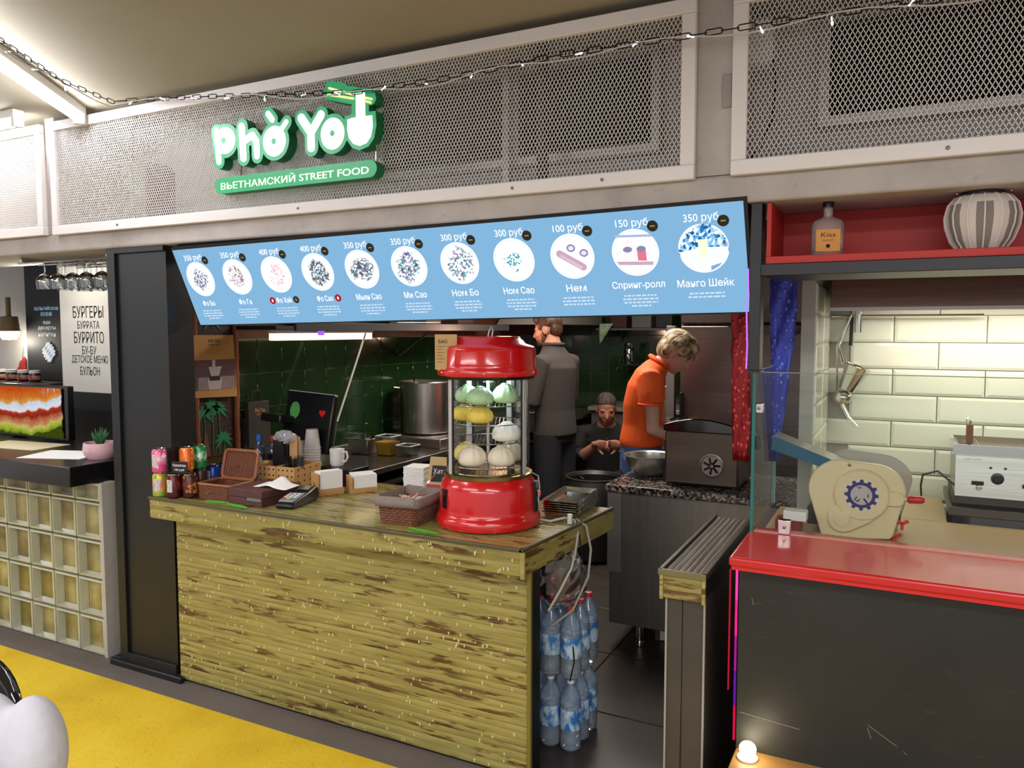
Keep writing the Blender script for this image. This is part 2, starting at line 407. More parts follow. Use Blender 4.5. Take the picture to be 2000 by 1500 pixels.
# fluorescent battens on the ceiling
m_tube = emis('fluorescent_tube', '#f4f6ff', 55.0)
def batten(a, b, label):
    a, b = V(a), V(b); d = (b - a); L = d.length; root = thing('fluorescent_lamp', label, 'lamp', (a + b) / 2, atan2(d.y, d.x))
    MB().box(-L / 2, L / 2, -.028, .028, -.04, 0).build('housing', m_white, root, bevel=.004)
    MB().tube([(-L / 2 + .02, 0, -.058), (L / 2 - .02, 0, -.058)], .02, 12).build('tube', m_tube, root)
    for s in (-1, 1): MB().box(s * (L / 2 - .012) - .012, s * (L / 2 - .012) + .012, -.026, .026, -.082, -.04).build('end_cap', m_white, root, bevel=.004)
batten((-2.55, 1.10, 2.72), (-3.50, 2.405, 2.72), 'lit fluorescent batten running across the ceiling to the mesh panel')
batten((-3.80, 2.30, 2.72), (-5.2, 2.30, 2.72), 'lit fluorescent batten over the burger counter mesh panel')

# ============================================================ green 3D sign
def cap_poly(a, b, r, n=9):
    a, b = V(a), V(b); d = (b - a); t = atan2(d.y, d.x); out = []
    for i in range(n): q = t + pi / 2 + pi * i / (n - 1); out.append((a.x + r * cos(q), a.y + r * sin(q)))
    for i in range(n): q = t - pi / 2 + pi * i / (n - 1); out.append((b.x + r * cos(q), b.y + r * sin(q)))
    return out
def ell_poly(c, rx, ry, n=28): return [(c[0] + rx * cos(2 * pi * i / n), c[1] + ry * sin(2 * pi * i / n)) for i in range(n)]
sign = thing('lit_sign', 'green three-dimensional lettered noodle shop sign with white bubble letters', 'sign', (-2.2, 2.43, 2.24))
m_sgreen = M('sign_green', '#0a9a5c', .35, emit=.22, ecol='#1fbf7c'); m_sside = M('sign_side_green', '#056b3d', .4)
m_swhite = emis('sign_white', '#ffffff', 1.6); m_syel = emis('sign_yellow', '#f7efa0', 1.15)
letters = {
 'P': [('c', (-2.591, 2.5006), (-2.58, 2.3736), .014), ('e', (-2.543, 2.4557), .0579, .0545)],
 'h': [('c', (-2.4472, 2.5015), (-2.4405, 2.3753), .0163), ('c', (-2.4311, 2.4436), (-2.389, 2.4605), .0146), ('c', (-2.389, 2.4605), (-2.3664, 2.4323), .0145), ('c', (-2.3664, 2.4323), (-2.3663, 2.3766), .0145)],
 'o': [('e', (-2.2712, 2.4241), .0592, .0597), ('c', (-2.239, 2.4605), (-2.2072, 2.4924), .0101), ('c', (-2.3024, 2.5353), (-2.2802, 2.5095), .0118)],
 'Y': [('c', (-2.1296, 2.4976), (-2.0822, 2.4366), .0172), ('c', (-2.0311, 2.4978), (-2.0822, 2.4366), .017), ('c', (-2.0822, 2.4366), (-2.0819, 2.3791), .0171)],
 'o2': [('e', (-1.9764, 2.4206), .0559, .0595)]}
bowl = [(-1.9032, 2.4642), (-1.8752, 2.4676), (-1.8349, 2.4678), (-1.7893, 2.4662), (-1.7875, 2.4249), (-1.7964, 2.3906), (-1.8166, 2.3691), (-1.8493, 2.3615), (-1.8769, 2.3716), (-1.8968, 2.3957), (-1.9039, 2.4264)]
G = .0165; yf, yb = 2.385, 2.432
gm = MB()
k = 0
for L, prims in letters.items():
    wm = MB()
    for pr in prims:
        if pr[0] == 'c': a = cap_poly(pr[1], pr[2], pr[3]); g = cap_poly(pr[1], pr[2], pr[3] + G)
        else: a = ell_poly(*pr[1:]); g = ell_poly(pr[1], pr[2] + G, pr[3] + G)
        wm.prism(a, yf - .003 - k * .00003, yf + .002); gm.prism(g, yf + .00004 * k, yb); k += 1
    wm.build('letter', m_swhite, sign, smooth=False, world=True)
bc = (-1.846, 2.415)
gm.prism([(bc[0] + (x - bc[0]) * 1.28, bc[1] + (z - bc[1]) * 1.3) for x, z in bowl], yf + .0009, yb)
for a, b, r in (((-1.9909, 2.6015), (-1.924, 2.5842), .0192), ((-1.9942, 2.569), (-1.834, 2.5248), .0192), ((-1.9885, 2.5931), (-1.794, 2.541), .02), ((-1.8336, 2.5483), (-1.7942, 2.5274), .0234), ((-1.8438, 2.5339), (-1.8453, 2.4474), .040)):
    gm.prism(cap_poly(a, b, r), yf + .00004 * k, yb); k += 1
go = gm.build('outline_body', [m_sgreen, m_sside], sign, smooth=False, world=True)
for p in go.data.polygons:
    if abs(p.normal.y) < .5: p.material_index = 1
MB().prism(bowl, yf - .0035, yf + .003).build('bowl', m_swhite, sign, smooth=False, world=True)
nm = MB()
for i in range(4): x = -1.8615 + i * .0105; nm.prism([(x, 2.556), (x + .0085, 2.553), (x + .0085, 2.462), (x, 2.462)], yf - .004, yf + .002)
nm.build('noodles', m_swhite, sign, smooth=False, world=True)
for a, b in (((-1.9885, 2.5919), (-1.8737, 2.5529)), ((-1.9942, 2.569), (-1.8739, 2.5387)), ((-1.8263, 2.5363), (-1.7893, 2.5256)), ((-1.8265, 2.5246), (-1.7945, 2.5137))):
    MB().prism(cap_poly(a, b, .0042, 4), yf - .004, yf + .002).build('chopstick', m_syel, sign, smooth=False, world=True)
hm = MB()
for c, rx, ry in (((-2.5491, 2.4563), .0125, .0131), ((-2.2729, 2.4235), .0113, .0118), ((-1.9753, 2.4217), .0104, .0112)): hm.prism(ell_poly(c, rx, ry, 18), yf - .0045, yf)
hm.build('letter_eye', m_sgreen, sign, smooth=False, world=True)
pl = MB().prism(cap_poly((-2.5743, 2.2735), (-1.8032, 2.2735), .0325), yf, yb).build('pill_plate', [m_sgreen, m_sside], sign, smooth=False, world=True)
for p in pl.data.polygons:
    if abs(p.normal.y) < .5: p.material_index = 1
text('lettering', 'ВЬЕТНАМСКИЙ STREET FOOD', emis('sign_text', '#fdfbe6', 1.3), sign, (-2.19, yf - .0005, 2.274), .765, .036, off=.004, ext=.002)
for x in (-2.50, -1.80): MB().cyl((x, 2.425, 2.30), (x, 2.425, 2.37), .006).build('hanger', m_chrome, sign, world=True)
for x in (-2.5, -2.1, -1.85): MB().cyl((x, 2.43, 2.40), (x, 2.452, 2.40), .006).build('standoff', m_chrome, sign, world=True)

# ============================================================ lit menu board
roll = atan2(.035, 2.518); tilt = atan2(.143, .335)
bx_ = V((cos(roll), 0, sin(roll))); N0 = bx_.cross(V((0, 0, 1))); bup = V((0, 0, 1)) - bx_ * sin(roll); bup.normalize()
bup = Matrix.Rotation(tilt, 3, bx_) @ bup
if bup.y > 0: bup = Matrix.Rotation(-2 * tilt, 3, bx_) @ bup
bn = bx_.cross(bup)   # outward normal (towards the hall, downward)
if bn.y > 0: bn = -bn
BTL = V((-2.97, 2.46, 2.03)); BW, BH = 2.518, .3645
def bp(u, v, n=0.0): return BTL + bx_ * u - bup * v + bn * n
board = thing('menu_board', 'long blue backlit menu board with eleven dishes and white prices', 'menu board', (-1.7, 2.55, 1.70))
def slab(u0, u1, v0, v1, n0, n1):
    p = [bp(u0, v1, n0), bp(u1, v1, n0), bp(u1, v0, n0), bp(u0, v0, n0), bp(u0, v1, n1), bp(u1, v1, n1), bp(u1, v0, n1), bp(u0, v0, n1)]
    return MB().hexa(p)
slab(-.008, BW + .012, -.012, BH + .006, -.07, -.002).build('case', m_black, board, smooth=False, world=True)
slab(0, BW, 0, BH, -.002, 0).build('lit_face', emis('menu_blue', '#86b9e0', 1.0), board, smooth=False, world=True)
def dish_mat(i, cols, cover, scale):
    m = bpy.data.materials.new('dish_print_%d' % i); t = NT(m); t.n.remove(t.b)
    c = t.coord((1, 1, 1), 0); vl = t.new('ShaderNodeVectorMath', operation='LENGTH'); t.link(c, vl.inputs[0]); rad = vl.outputs['Value']
    of = t.new('ShaderNodeVectorMath', operation='ADD'); of.inputs[1].default_value = (i * 1.7, i * .9, i * .4); t.link(c, of.inputs[0])
    vo = t.new('ShaderNodeTexVoronoi'); vo.inputs['Scale'].default_value = scale; t.link(of.outputs[0], vo.inputs['Vector'])
    sp = t.new('ShaderNodeSeparateColor'); t.link(vo.outputs['Color'], sp.inputs[0])
    n = len(cols); food = t.ramp(sp.outputs[0], [(j / n, cc) for j, cc in enumerate(cols)], 'CONSTANT')
    nz = t.noise(of.outputs[0], 22, 3, .6); r2 = t.math('ADD', rad, t.math('MULTIPLY', t.math('SUBTRACT', nz, .5), .09))
    mask = t.ramp(r2, [(cover - .004, 1.0), (cover + .004, 0.0)])
    plate = t.ramp(rad, [(.0, '#ffffff'), (.072, '#f6f8fb'), (.0765, '#c9d6e4'), (.079, '#ffffff')])
    e = t.new('ShaderNodeEmission'); e.inputs[1].default_value = 1.15; t.link(t.mix(mask, plate, food), e.inputs[0]); t.link(e.outputs[0], t.out.inputs[0]); return m
W_ = '#ffffff'
dcols = [(['#6d7391', W_, '#a9b4cf', '#54526b', W_, '#d9c9d4'], .045), (['#c2a2ad', W_, '#e0cdd2', '#8b7f86', W_, W_], .047), ([W_, '#e8b4c0', W_, '#f0d5da', W_, W_], .05),
         (['#54627a', W_, '#7fb4b0', '#8b6d7a', '#dfe6ee', '#3f4a5a'], .05), (['#4c5a78', W_, '#7aa79f', '#a58fa6', W_, '#54627a'], .05), (['#5e7fa8', W_, '#6fb0ac', '#46597f', '#b99fb4', W_], .055),
         (['#5cc0b6', W_, '#a08fb4', W_, '#6d7391', W_], .055), (['#4fb8bc', W_, W_, '#3d8f97', W_, W_], .036), ([W_, '#f6f0f4', W_, '#eef0f6', W_, W_], .05),
         (['#f3e6e8', W_, '#e9ecf6', W_, '#f7eef0', W_], .06), (['#2f74b4', '#6fb2e4', '#d4ecfb', '#1f5b98', '#8cc7ee', W_], .074)]
prices = ['350', '350', '400', '400', '350', '350', '300', '300', '100', '150', '350']
names = ['Фо Бо', 'Фо Га', 'Фо Хай', 'Фо Сао', 'Мьен Сао', 'Ми Сао', 'Ном Бо', 'Ном Сао', 'Нем', 'Спринг-ролл', 'Манго Шейк']
nwid = [.075, .075, .085, .085, .125, .105, .115, .125, .075, .185, .185]
m_mw = emis('menu_white', '#ffffff', 1.25); m_dot = M('menu_dot', '#141a1c', .5); m_gold = emis('menu_gold', '#c9a04a', .7)
def pic(d, poly, hexc, z=.0014): MB().prism(poly, .001, z, 'z').build('picture_detail', emis('print_' + hexc[1:], hexc, 1.1), d, smooth=False)
BR = Matrix((bx_, bup, bn)).transposed().to_4x4()
for i in range(11):
    u = .112 + .2273 * i; sk = lambda v: v
    d = MB().lathe([(.0815, 0), (.0815, .001)], 40).build('dish_picture', dish_mat(i, dcols[i][0], dcols[i][1], 150 if i != 10 else 110), board, smooth=False)
    d.matrix_local = Matrix.Translation(bp(u, .142, .0005) - board.location) @ BR
    rg = MB().lathe([(.084, 0), (.0855, 0), (.0855, .0008), (.084, .0008), (.084, 0)], 48).build('picture_ring', m_mw, board, smooth=False); rg.matrix_local = d.matrix_local.copy()
    text('price', prices[i] + ' руб.', m_mw, board, bp(u + .003, .043, .0004), .118, .033, bx_, bup)
    text('dish_name', names[i], m_mw, board, bp(u - .004, .258, .0004), nwid[i], .027 if i not in (9,) else .032, bx_, bup, off=.003)
    if i == 8:
        pic(d, cap_poly((-.045, .012), (.035, -.04), .013), '#c9a3b8'); pic(d, cap_poly((-.04, .005), (.028, -.04), .006), '#e6d2dc')
        for cx, cy in ((.0, .03), (.045, .01)): pic(d, ell_poly((cx, cy), .016, .014, 18), '#8f86b8'); pic(d, ell_poly((cx, cy), .010, .008, 14), '#e8e2f2', .0018)
    if i == 9:
        pic(d, [(-.068, -.028), (.06, -.034), (.056, -.046), (-.06, -.04)], '#c4a9ba'); pic(d, cap_poly((-.06, .06), (.06, .055), .004), '#a9b6da')
        for cx, cc in ((-.025, '#f4f0ee'), (.022, '#e0788e')): pic(d, [(cx - .015, -.028), (cx + .015, -.03), (cx + .015, .008), (cx - .015, .01)], cc); pic(d, ell_poly((cx, .012), .016, .010, 16), '#8a86a8', .0018)
    if i == 10:
        pic(d, [(-.076, -.008), (.0, .004), (.078, .002)] + [(.079 * cos(R(-a)), .079 * sin(R(-a))) for a in range(4, 176, 10)], '#f2f8fd'); pic(d, [(-.016, -.03), (.013, -.03), (.016, .03), (-.016, .03)], '#f3f5d8', .0018); pic(d, [(.02, -.06), (.055, -.05), (.045, -.062), (.02, -.075)], '#7fa9d6', .0018)
    k = MB().lathe([(.0185, 0), (.0185, .0012)], 24).build('weight_badge', m_dot, board, smooth=False); k.matrix_local = Matrix.Translation(bp(u + .069, .056, .001) - board.location) @ BR
    g = MB().box(-.008, .008, -.0022, .0022, .0012, .0016).build('badge_mark', m_gold, k, smooth=False)
    sm = MB(); random.seed(40 + i)
    for r in range(2 if i == 10 else (3 if i == 8 else 4)):
        wd = (.115, .125, .12, .07)[r]; x = -wd / 2
        while x < wd / 2:
            l = random.uniform(.008, .02); p = [bp(u - .002 + x, .292 + r * .0125 + .0055, .0003), bp(u - .002 + min(x + l, wd / 2), .292 + r * .0125 + .0055, .0003), bp(u - .002 + min(x + l, wd / 2), .292 + r * .0125, .0003), bp(u - .002 + x, .292 + r * .0125, .0003)]
            sm.add(p, [(0, 1, 2, 3)]); x += l + .004
    sm.build('small_print', emis('menu_small', '#d7e9f8', 1.0), board, smooth=False, world=True, fixn=False)
    for (ii, du, cc) in ((2, -.068, 'red'), (2, .066, 'blk'), (3, .066, 'red')):
        if ii == i:
            k = MB().lathe([(.016, 0), (.016, .0012)], 20).build('spice_badge', emis('badge_red', '#c02028', .8) if cc == 'red' else m_dot, board, smooth=False); k.matrix_local = Matrix.Translation(bp(u + du, .258, .001) - board.location) @ BR
            fl = MB().prism([(-.004, -.006), (.004, -.006), (.005, 0), (0, .009), (-.004, .001)], .0012, .0016, 'z').build('badge_flame', m_mw if cc == 'red' else m_gold, k, smooth=False)
for x in (.35, 2.2):
    MB().tube([bp(x, .0, -.03), V((bp(x, 0, 0).x, 2.50, 2.06))], .003, 6).build('hanging_wire', m_steel_d, board, world=True)

# ============================================================ black column
colr = thing('column', 'tall black painted square column between the two counters', 'column', (-3.24, 2.6, 0))
MB().box(-3.44, -3.045, 2.485, 2.63, .03, 2.06).build('shaft', m_black, colr, smooth=False, world=True)
fm = MB(); fm.box(-3.44, -3.385, 2.47, 2.485, .03, 2.06).box(-3.385, -3.045, 2.47, 2.485, 2.035, 2.06).box(-3.385, -3.045, 2.47, 2.485, .03, .075)
fm.build('raised_frame', m_black, colr, bevel=.002, world=True)
MB().box(-3.50, -2.995, 2.452, 2.479, 0, .032).box(-3.50, -3.04, 2.479, 2.66, 0, .032).build('plinth', m_black, colr, bevel=.006, world=True)
# ============================================================ burger counter on the left
m_mortar = M('pale_mortar', '#8f8b84', .8)
m_gb = M('glass_block_rim', '#b9b9a2', .15, coat=.6, var=(6.0, '#a6a892', .3), rnd=3)
def ribbed():
    m = bpy.data.materials.new('glass_block_rib_shading'); t = NT(m)
    f = t.noise(t.coord((3, 3, 5), 9), 1.0, 3, .5); tc = t.new('ShaderNodeTexCoord'); sp = t.new('ShaderNodeSeparateXYZ'); t.link(tc.outputs['Object'], sp.inputs[0]); wv = t.math('SINE', t.math('MULTIPLY', sp.outputs[0], 2 * pi / .0125)); t.col(t.mix(t.ramp(wv, [(.1, 0.0), (.9, .8)]), t.ramp(f, [(.3, '#5a5128'), (.5, '#8f8248'), (.7, '#bdb27c')]), '#453d1c'))  # light and dark stripes painted in as the shading of the rib relief
    t.b.inputs['Roughness'].default_value = .1; t.b.inputs['Coat Weight'].default_value = .5; return m
m_rib = ribbed()
gw = thing('glass_block_counter', 'low wall of ribbed yellowish glass blocks under the black slab', 'counter', (-4.4, 2.53, 0))
MB().box(-5.6, -3.592, 2.545, 2.575, 0, .9).build('mortar_core', m_mortar, gw, smooth=False, world=True)
def block(h):
    mb = MB(); a, b = .0965, h / 2 - .0035; i1 = .078; i2 = b - .0185
    # rim: outer ring to inner ring, slightly pillowed
    i1 = .0855; i2 = b - .011; o = [(-a, .05, -b), (a, .05, -b), (a, .05, b), (-a, .05, b)]; f1 = [(x * .975, -.001, z * .975) for x, _, z in o]; inn = [(-i1, -.003, -i2), (i1, -.003, -i2), (i1, -.003, i2), (-i1, -.003, i2)]; inb = [(x * .94, .040, z * .94) for x, _, z in inn]
    vs_ = o + f1 + inn + inb; fs = []
    for r in range(3):
        for k in range(4): fs.append((r * 4 + k, r * 4 + (k + 1) % 4, r * 4 + 4 + (k + 1) % 4, r * 4 + 4 + k))
    mb.add(vs_, fs); nf = len(mb.f); n = 14; w = i1 * .94; hh = i2 * .94
    vs2 = []
    for k in range(n * 2 + 1):
        x = -w + 2 * w * k / (n * 2); y = .040 - (.005 if k % 2 else 0); vs2 += [(x, y, -hh), (x, y, hh)]
    mb.add(vs2, [(2 * k, 2 * k + 2, 2 * k + 3, 2 * k + 1) for k in range(n * 2)])
    ob = mb.build('glass_block', [m_gb, m_rib], gw, smooth=False)
    for k, p in enumerate(ob.data.polygons): p.material_index = 0 if k < nf else 1
    return ob
b0, b1 = block(.2), block(.1); first = [True, True]
for c in range(9):
    for r in range(5):
        src = b0 if r < 4 else b1; q = r < 4; idx = 0 if q else 1
        p = (-3.692 - .2 * c + 4.4, 2.499 - 2.53, (.1 + .2 * r) if q else .85)
        if first[idx]: src.location = p; first[idx] = False
        else: link_copy(src, gw, p)
MB().box(-3.592, -3.57, 2.492, 2.58, 0, .9).build('end_render', M('white_render', '#a8a49d', .8, bump=(25, .3)), gw, smooth=False, world=True)
sl = MB().box(-5.6, -3.62, 2.36, 3.02, .90, 1.0).box(-3.62, -3.50, 2.60, 3.02, .90, 1.0).build('black_counter_slab', M('black_laminate', '#121113', .28, coat=.2), bevel=.004)
tag(sl, 'thick black counter slab on the glass block wall', 'countertop')

# plant in pink bowl
pot = thing('potted_plant', 'small spiky succulent in a pale pink bowl beside the black column', 'plant', (-3.75, 2.62, 1.0))
m_pink = M('pink_ceramic', '#e3b9bd', .35, var=(8.0, '#dcaeb4', .3))
MB().lathe([(0, 0), (.062, 0), (.078, .02), (.084, .05), (.08, .083), (.074, .083), (.072, .06), (0, .06)], 32).build('bowl', m_pink, pot)
MB().lathe([(0, .066), (.072, .064)], 24).build('soil', M('dark_soil', '#241c16', .9, bump=(90, .6)), pot)
m_succ = M('succulent_green', '#2f5a34', .5, var=(20.0, '#3f7542', .3))
random.seed(3)
for i in range(16):
    a = i * 2.4; t = .25 + .5 * (i / 16); L = .10 - .03 * (i / 16); d = V((cos(a) * sin(t), sin(a) * sin(t), cos(t)))
    MB().tube([V((0, 0, .062)) + d * (L * k / 3) + V((0, 0, .006 * k * k / 9)) for k in range(4)], [.006, .007, .005, .0006], 6, flat=.5).build('leaf', m_succ, pot)
text('lettering', 'Verba', M('pink_script', '#f6e4e4', .5), pot, (-3.745, 2.62 - .0855, 1.052), .05, .02)

# papers on the slab
def sheet(name, label, cat, cx, cy, z, w, d, rz, mat=m_paper):
    o = MB().box(-w / 2, w / 2, -d / 2, d / 2, 0, .0015).build(name, mat, smooth=False); o.location = (cx, cy, z); o.rotation_euler[2] = rz; return tag(o, label, cat)
sheet('paper_sheet', 'white printed sheet lying on the black slab below the pink bowl', 'paper', -4.02, 2.60, 1.0, .36, .26, .35)
sheet('paper_sheet', 'yellowish paper lying on the black slab in front of the television', 'paper', -4.58, 2.70, 1.0, .5, .24, .12, M('cream_paper', '#d9cfae', .7))

# television with a burger on its screen
tv = thing('television', 'black television showing a close up of a burger', 'television', (-4.95, 2.9, 1.0))
MB().box(-5.62, -4.44, 2.90, 2.945, 1.005, 1.335).build('case', m_blackpl, tv, bevel=.006, world=True)
MB().box(-5.1, -4.95, 2.87, 2.98, 1.0, 1.008).build('stand', m_blackpl, tv, world=True, smooth=False)
def burger():
    m = bpy.data.materials.new('burger_picture'); t = NT(m); t.n.remove(t.b)
    tc = t.new('ShaderNodeTexCoord'); sp = t.new('ShaderNodeSeparateXYZ'); t.link(tc.outputs['Object'], sp.inputs[0]); u, v = sp.outputs[0], sp.outputs[2]
    c = t.coord((1, 1, 1)); nz = t.noise(t.coord((11, 1, 7)), 1.0, 1, .4); n2 = t.noise(c, 60, 3, .6); n3 = t.noise(t.coord((50, 1, 14)), 1.0, 3, .6)
    v2 = t.math('ADD', t.math('ADD', v, t.math('MULTIPLY', t.math('SUBTRACT', nz, .5), .075)), t.math('MULTIPLY', t.math('POWER', u, 2.0), -.32))
    f = t.math('DIVIDE', v2, .31)
    col = t.ramp(f, [(0.0, '#3d4a10'), (.04, '#8ca02a'), (.16, '#c7c45a'), (.22, '#c98a6a'), (.30, '#b8643a'), (.36, '#8e2b1c'), (.44, '#b53a24'), (.48, '#e9ecf4'), (.60, '#cfd9ea'), (.63, '#e0a04a'), (.72, '#d5762a'), (.9, '#c9541c'), (1.0, '#b8481a')])
    col = t.mix(.3, col, t.ramp(n2, [(.3, '#2a1408'), (.7, '#ffffff')]), 'OVERLAY')
    hl = t.math('MULTIPLY', t.ramp(n3, [(.5, 0.0), (.62, 1.0)]), t.math('MULTIPLY', t.ramp(f, [(.72, 0.0), (.82, 1.0)]), t.ramp(t.math('ADD', u, .5), [(.75, 0.0), (.9, .8)])))
    col = t.mix(hl, col, '#e4ecf6')
    edge = t.math('ADD', u, t.math('MULTIPLY', t.math('SUBTRACT', t.noise(t.coord((1, 1, 12)), 1.0, 2, .5), .5), .09))
    col = t.mix(t.ramp(t.math('ADD', edge, .5), [(.955, 0.0), (.965, 1.0)]), col, '#08080a')
    e = t.new('ShaderNodeEmission'); e.inputs[1].default_value = .85; t.link(col, e.inputs[0]); t.link(e.outputs[0], t.out.inputs[0]); return m
sc_ = MB().box(-.57, .48, -.001, .001, 0, .30).build('screen', burger(), tv, smooth=False); sc_.location = V((-4.95, 2.899, 1.02)) - tv.location

# white lettered wall and dark panel behind
wl = struct(MB().box(-5.09, -3.46, 3.30, 3.40, 1.26, 2.5).build('wall_sign_side', M('white_wall_paint', '#d9d6d0', .8, var=(4.0, '#cfccc6', .3)), smooth=False))
wd_ = struct(MB().box(-5.05, -3.46, 3.27, 3.42, 0, 1.26).build('wall_dark_side', M('dark_panel', '#1a1a1c', .5), smooth=False))
for s, z, w_, h_ in (('БУРГЕРЫ', 1.79, .31, .078), ('БУРРАТА', 1.705, .225, .05), ('БУРРИТО', 1.622, .305, .078), ('БУ-БУ', 1.538, .145, .054), ('ДЕТСКОЕ МЕНЮ', 1.474, .37, .06), ('БУЛЬОН', 1.40, .20, .058)):
    text('lettering', s, m_ink, wl, (-4.80, 3.2995, z), w_, h_, off=.004)
lamp_point('wall_spot', (-4.75, 2.95, 2.02), 7, (1, .95, .85), .05)

# hanging wine glasses
m_wg = glass('wine_glass', '#f4f6f6', .95, .12)
def wine_glass(h, r): # hanging upside down: foot at z=0, rim at -h
    return [(.032, 0), (.03, -.003), (.005, -.007), (.004, -.06), (r * .55, -.07), (r * .95, -.088), (r, -.105), (r * .88, -h), (r * .85, -h), (r * .97, -.105), (r * .9, -.09), (r * .5, -.073), (.0, -.068)]
base = MB().lathe(wine_glass(.145, .044), 18).build('wine_glass', m_wg); base.location = (-4.16, 2.62, 2.035); tag(base, 'empty wine glass hanging upside down from the rack above the burger counter', 'glass', 'wine glasses hanging in the rack')
wine = [(-4.16 + .118 * i, 2.62 + .11 * j) for j in range(3) for i in range(6) if not (j == 0 and i > 4)]
for k, (x, y) in enumerate(wine):
    if k:
        c = base.copy(); COL.objects.link(c); c.location = (x + random.uniform(-.012, .012), y, 2.035)
rk = thing('glass_rack', 'chrome rod rack holding wine glasses under the concrete beam', 'rack', (-3.85, 2.75, 2.03))
for j in range(4):
    MB().tube([(-4.3, 2.565 + .11 * j, 2.03), (-3.46, 2.565 + .11 * j, 2.03)], .005, 8).build('rod', m_chrome, rk, world=True)
for x in (-4.25, -3.55): MB().box(x - .006, x + .006, 2.55, 2.92, 2.036, 2.06).build('bracket', m_chrome, rk, world=True, smooth=False)

# far kitchen of the burger stand
struct(MB().box(-9, -5.09, 4.95, 5.05, 0, 2.5).build('wall_back_side', M('dark_blue_wall', '#0d1016', .8), smooth=False))
bb = thing('menu_blackboard', 'dark blue menu blackboard with white lettering and a waffle drawing', 'blackboard', (-6.72, 4.2, 1.22))
MB().box(-6.965, -6.40, 4.2, 4.23, 1.235, 2.3).build('panel', M('navy_board', '#0a0f1a', .6), bb, smooth=False, world=True)
m_lb = M('pale_blue_chalk_glow', '#a9d4f2', .6, emit=.35); m_wc = M('white_chalk_glow', '#dfe6ee', .6, emit=.25)  # both chalk colours emit, a faint glow added to the lettering
for s, z, w_, h_, mm in (('БЕЛЬГИЙСКАЯ', 1.862, .33, .036, m_lb), ('КУХНЯ', 1.81, .15, .034, m_lb), ('еда', 1.735, .1, .03, m_wc), ('десерты', 1.685, .25, .036, m_wc), ('напитки', 1.63, .24, .032, m_wc)): text('lettering', s, mm, bb, (-6.67, 4.199, z), w_, h_, off=.004)
wf = MB()
for k in range(-2, 3):
    for s in (1, -1):
        d = V((cos(R(35) * s + (pi / 2 if s < 0 else 0)), sin(R(35) * s + (pi / 2 if s < 0 else 0)))); n = V((-d.y, d.x)); L = .075 * (1 - .12 * abs(k))
        a = V((-6.65, 1.48)) + n * k * .03 - d * L; b = a + d * 2 * L; wf.prism(cap_poly(a, b, .007, 4), 4.192, 4.2)
wf.build('waffle_drawing', m_wc, bb, smooth=False, world=True)
struct(MB().box(-9, -6.965, 4.3, 4.36, 0, 2.5).build('wall_far_side', M('white_tiles', '#b9b6b2', .3, emit=0), smooth=False))
shf = MB().box(-8.2, -6.35, 4.0, 4.2, 1.19, 1.225).build('wall_shelf', M('brown_shelf', '#4b382b', .6)); tag(shf, 'dark wooden shelf carrying the chocolate spread jars', 'shelf')
jar = thing('spread_jar', 'jar of chocolate spread with white lid and red print on the dark shelf', 'jar', (-7.17, 4.08, 1.225), group='spread jars on the dark shelf')
MB().lathe([(0, 0), (.042, 0), (.046, .01), (.046, .055), (.04, .075), (0, .075)], 20).build('glass_body', M('chocolate', '#2d1510', .2), jar)
MB().lathe([(.047, .018), (.0475, .019), (.0475, .055), (.047, .056)], 20).build('paper_label', M('jar_label', '#b98c80', .6, var=(30.0, '#7d1d1d', .1)), jar)
MB().lathe([(0, .075), (.043, .075), (.043, .1), (0, .1)], 20).build('lid', m_white, jar)
for k in range(1, 4): c = copy_tree(jar); c.location = (-7.17 + .165 * k, 4.08, 1.225)
lp = thing('pendant_lamp', 'lit cylindrical lamp with a tan shade over the spread jars', 'lamp', (-7.05, 4.1, 1.66))
MB().lathe([(.085, 0), (.07, .13), (.02, .135), (.02, .3)], 24).build('shade', M('tan_shade', '#8a7458', .6), lp)
MB().lathe([(0, -.075), (.055, -.07), (.08, -.02), (.08, .0), (0, .002)], 24).build('bulb', emis('warm_bulb', '#fff3da', 14), lp)
lamp_point('jar_lamp_light', (-7.05, 4.1, 1.56), 5)
ts = thing('red_oven_mitt', 'red cloth hanging on the tiles behind the spread jars', 'cloth', (-7.18, 4.28, 1.28))
MB().ell((0, 0, .05), (.05, .02, .07)).ell((-.04, 0, .03), (.025, .02, .03)).ell((.03, 0, .1), (.02, .015, .05)).build('body', M('red_cloth', '#8c1518', .8), ts)
MB().tube([(0, 0, .11), (0, .01, .24)], .003, 6).build('loop', m_steel_d, ts)
wh = thing('whisk', 'wire whisk hanging on the tiles behind the spread jars', 'whisk', (-7.0, 4.28, 1.25))
MB().tube([(0, 0, .12), (0, 0, .26)], .006, 8).build('handle', m_steel_d, wh)
for k in range(4):
    a = pi * k / 4; MB().tube([(0, 0, .12), (.035 * cos(a), .015 * sin(a), .06), (0, 0, 0), (-.035 * cos(a), -.015 * sin(a), .06), (0, 0, .12)], .0018, 5).build('wire', m_steel_d, wh)
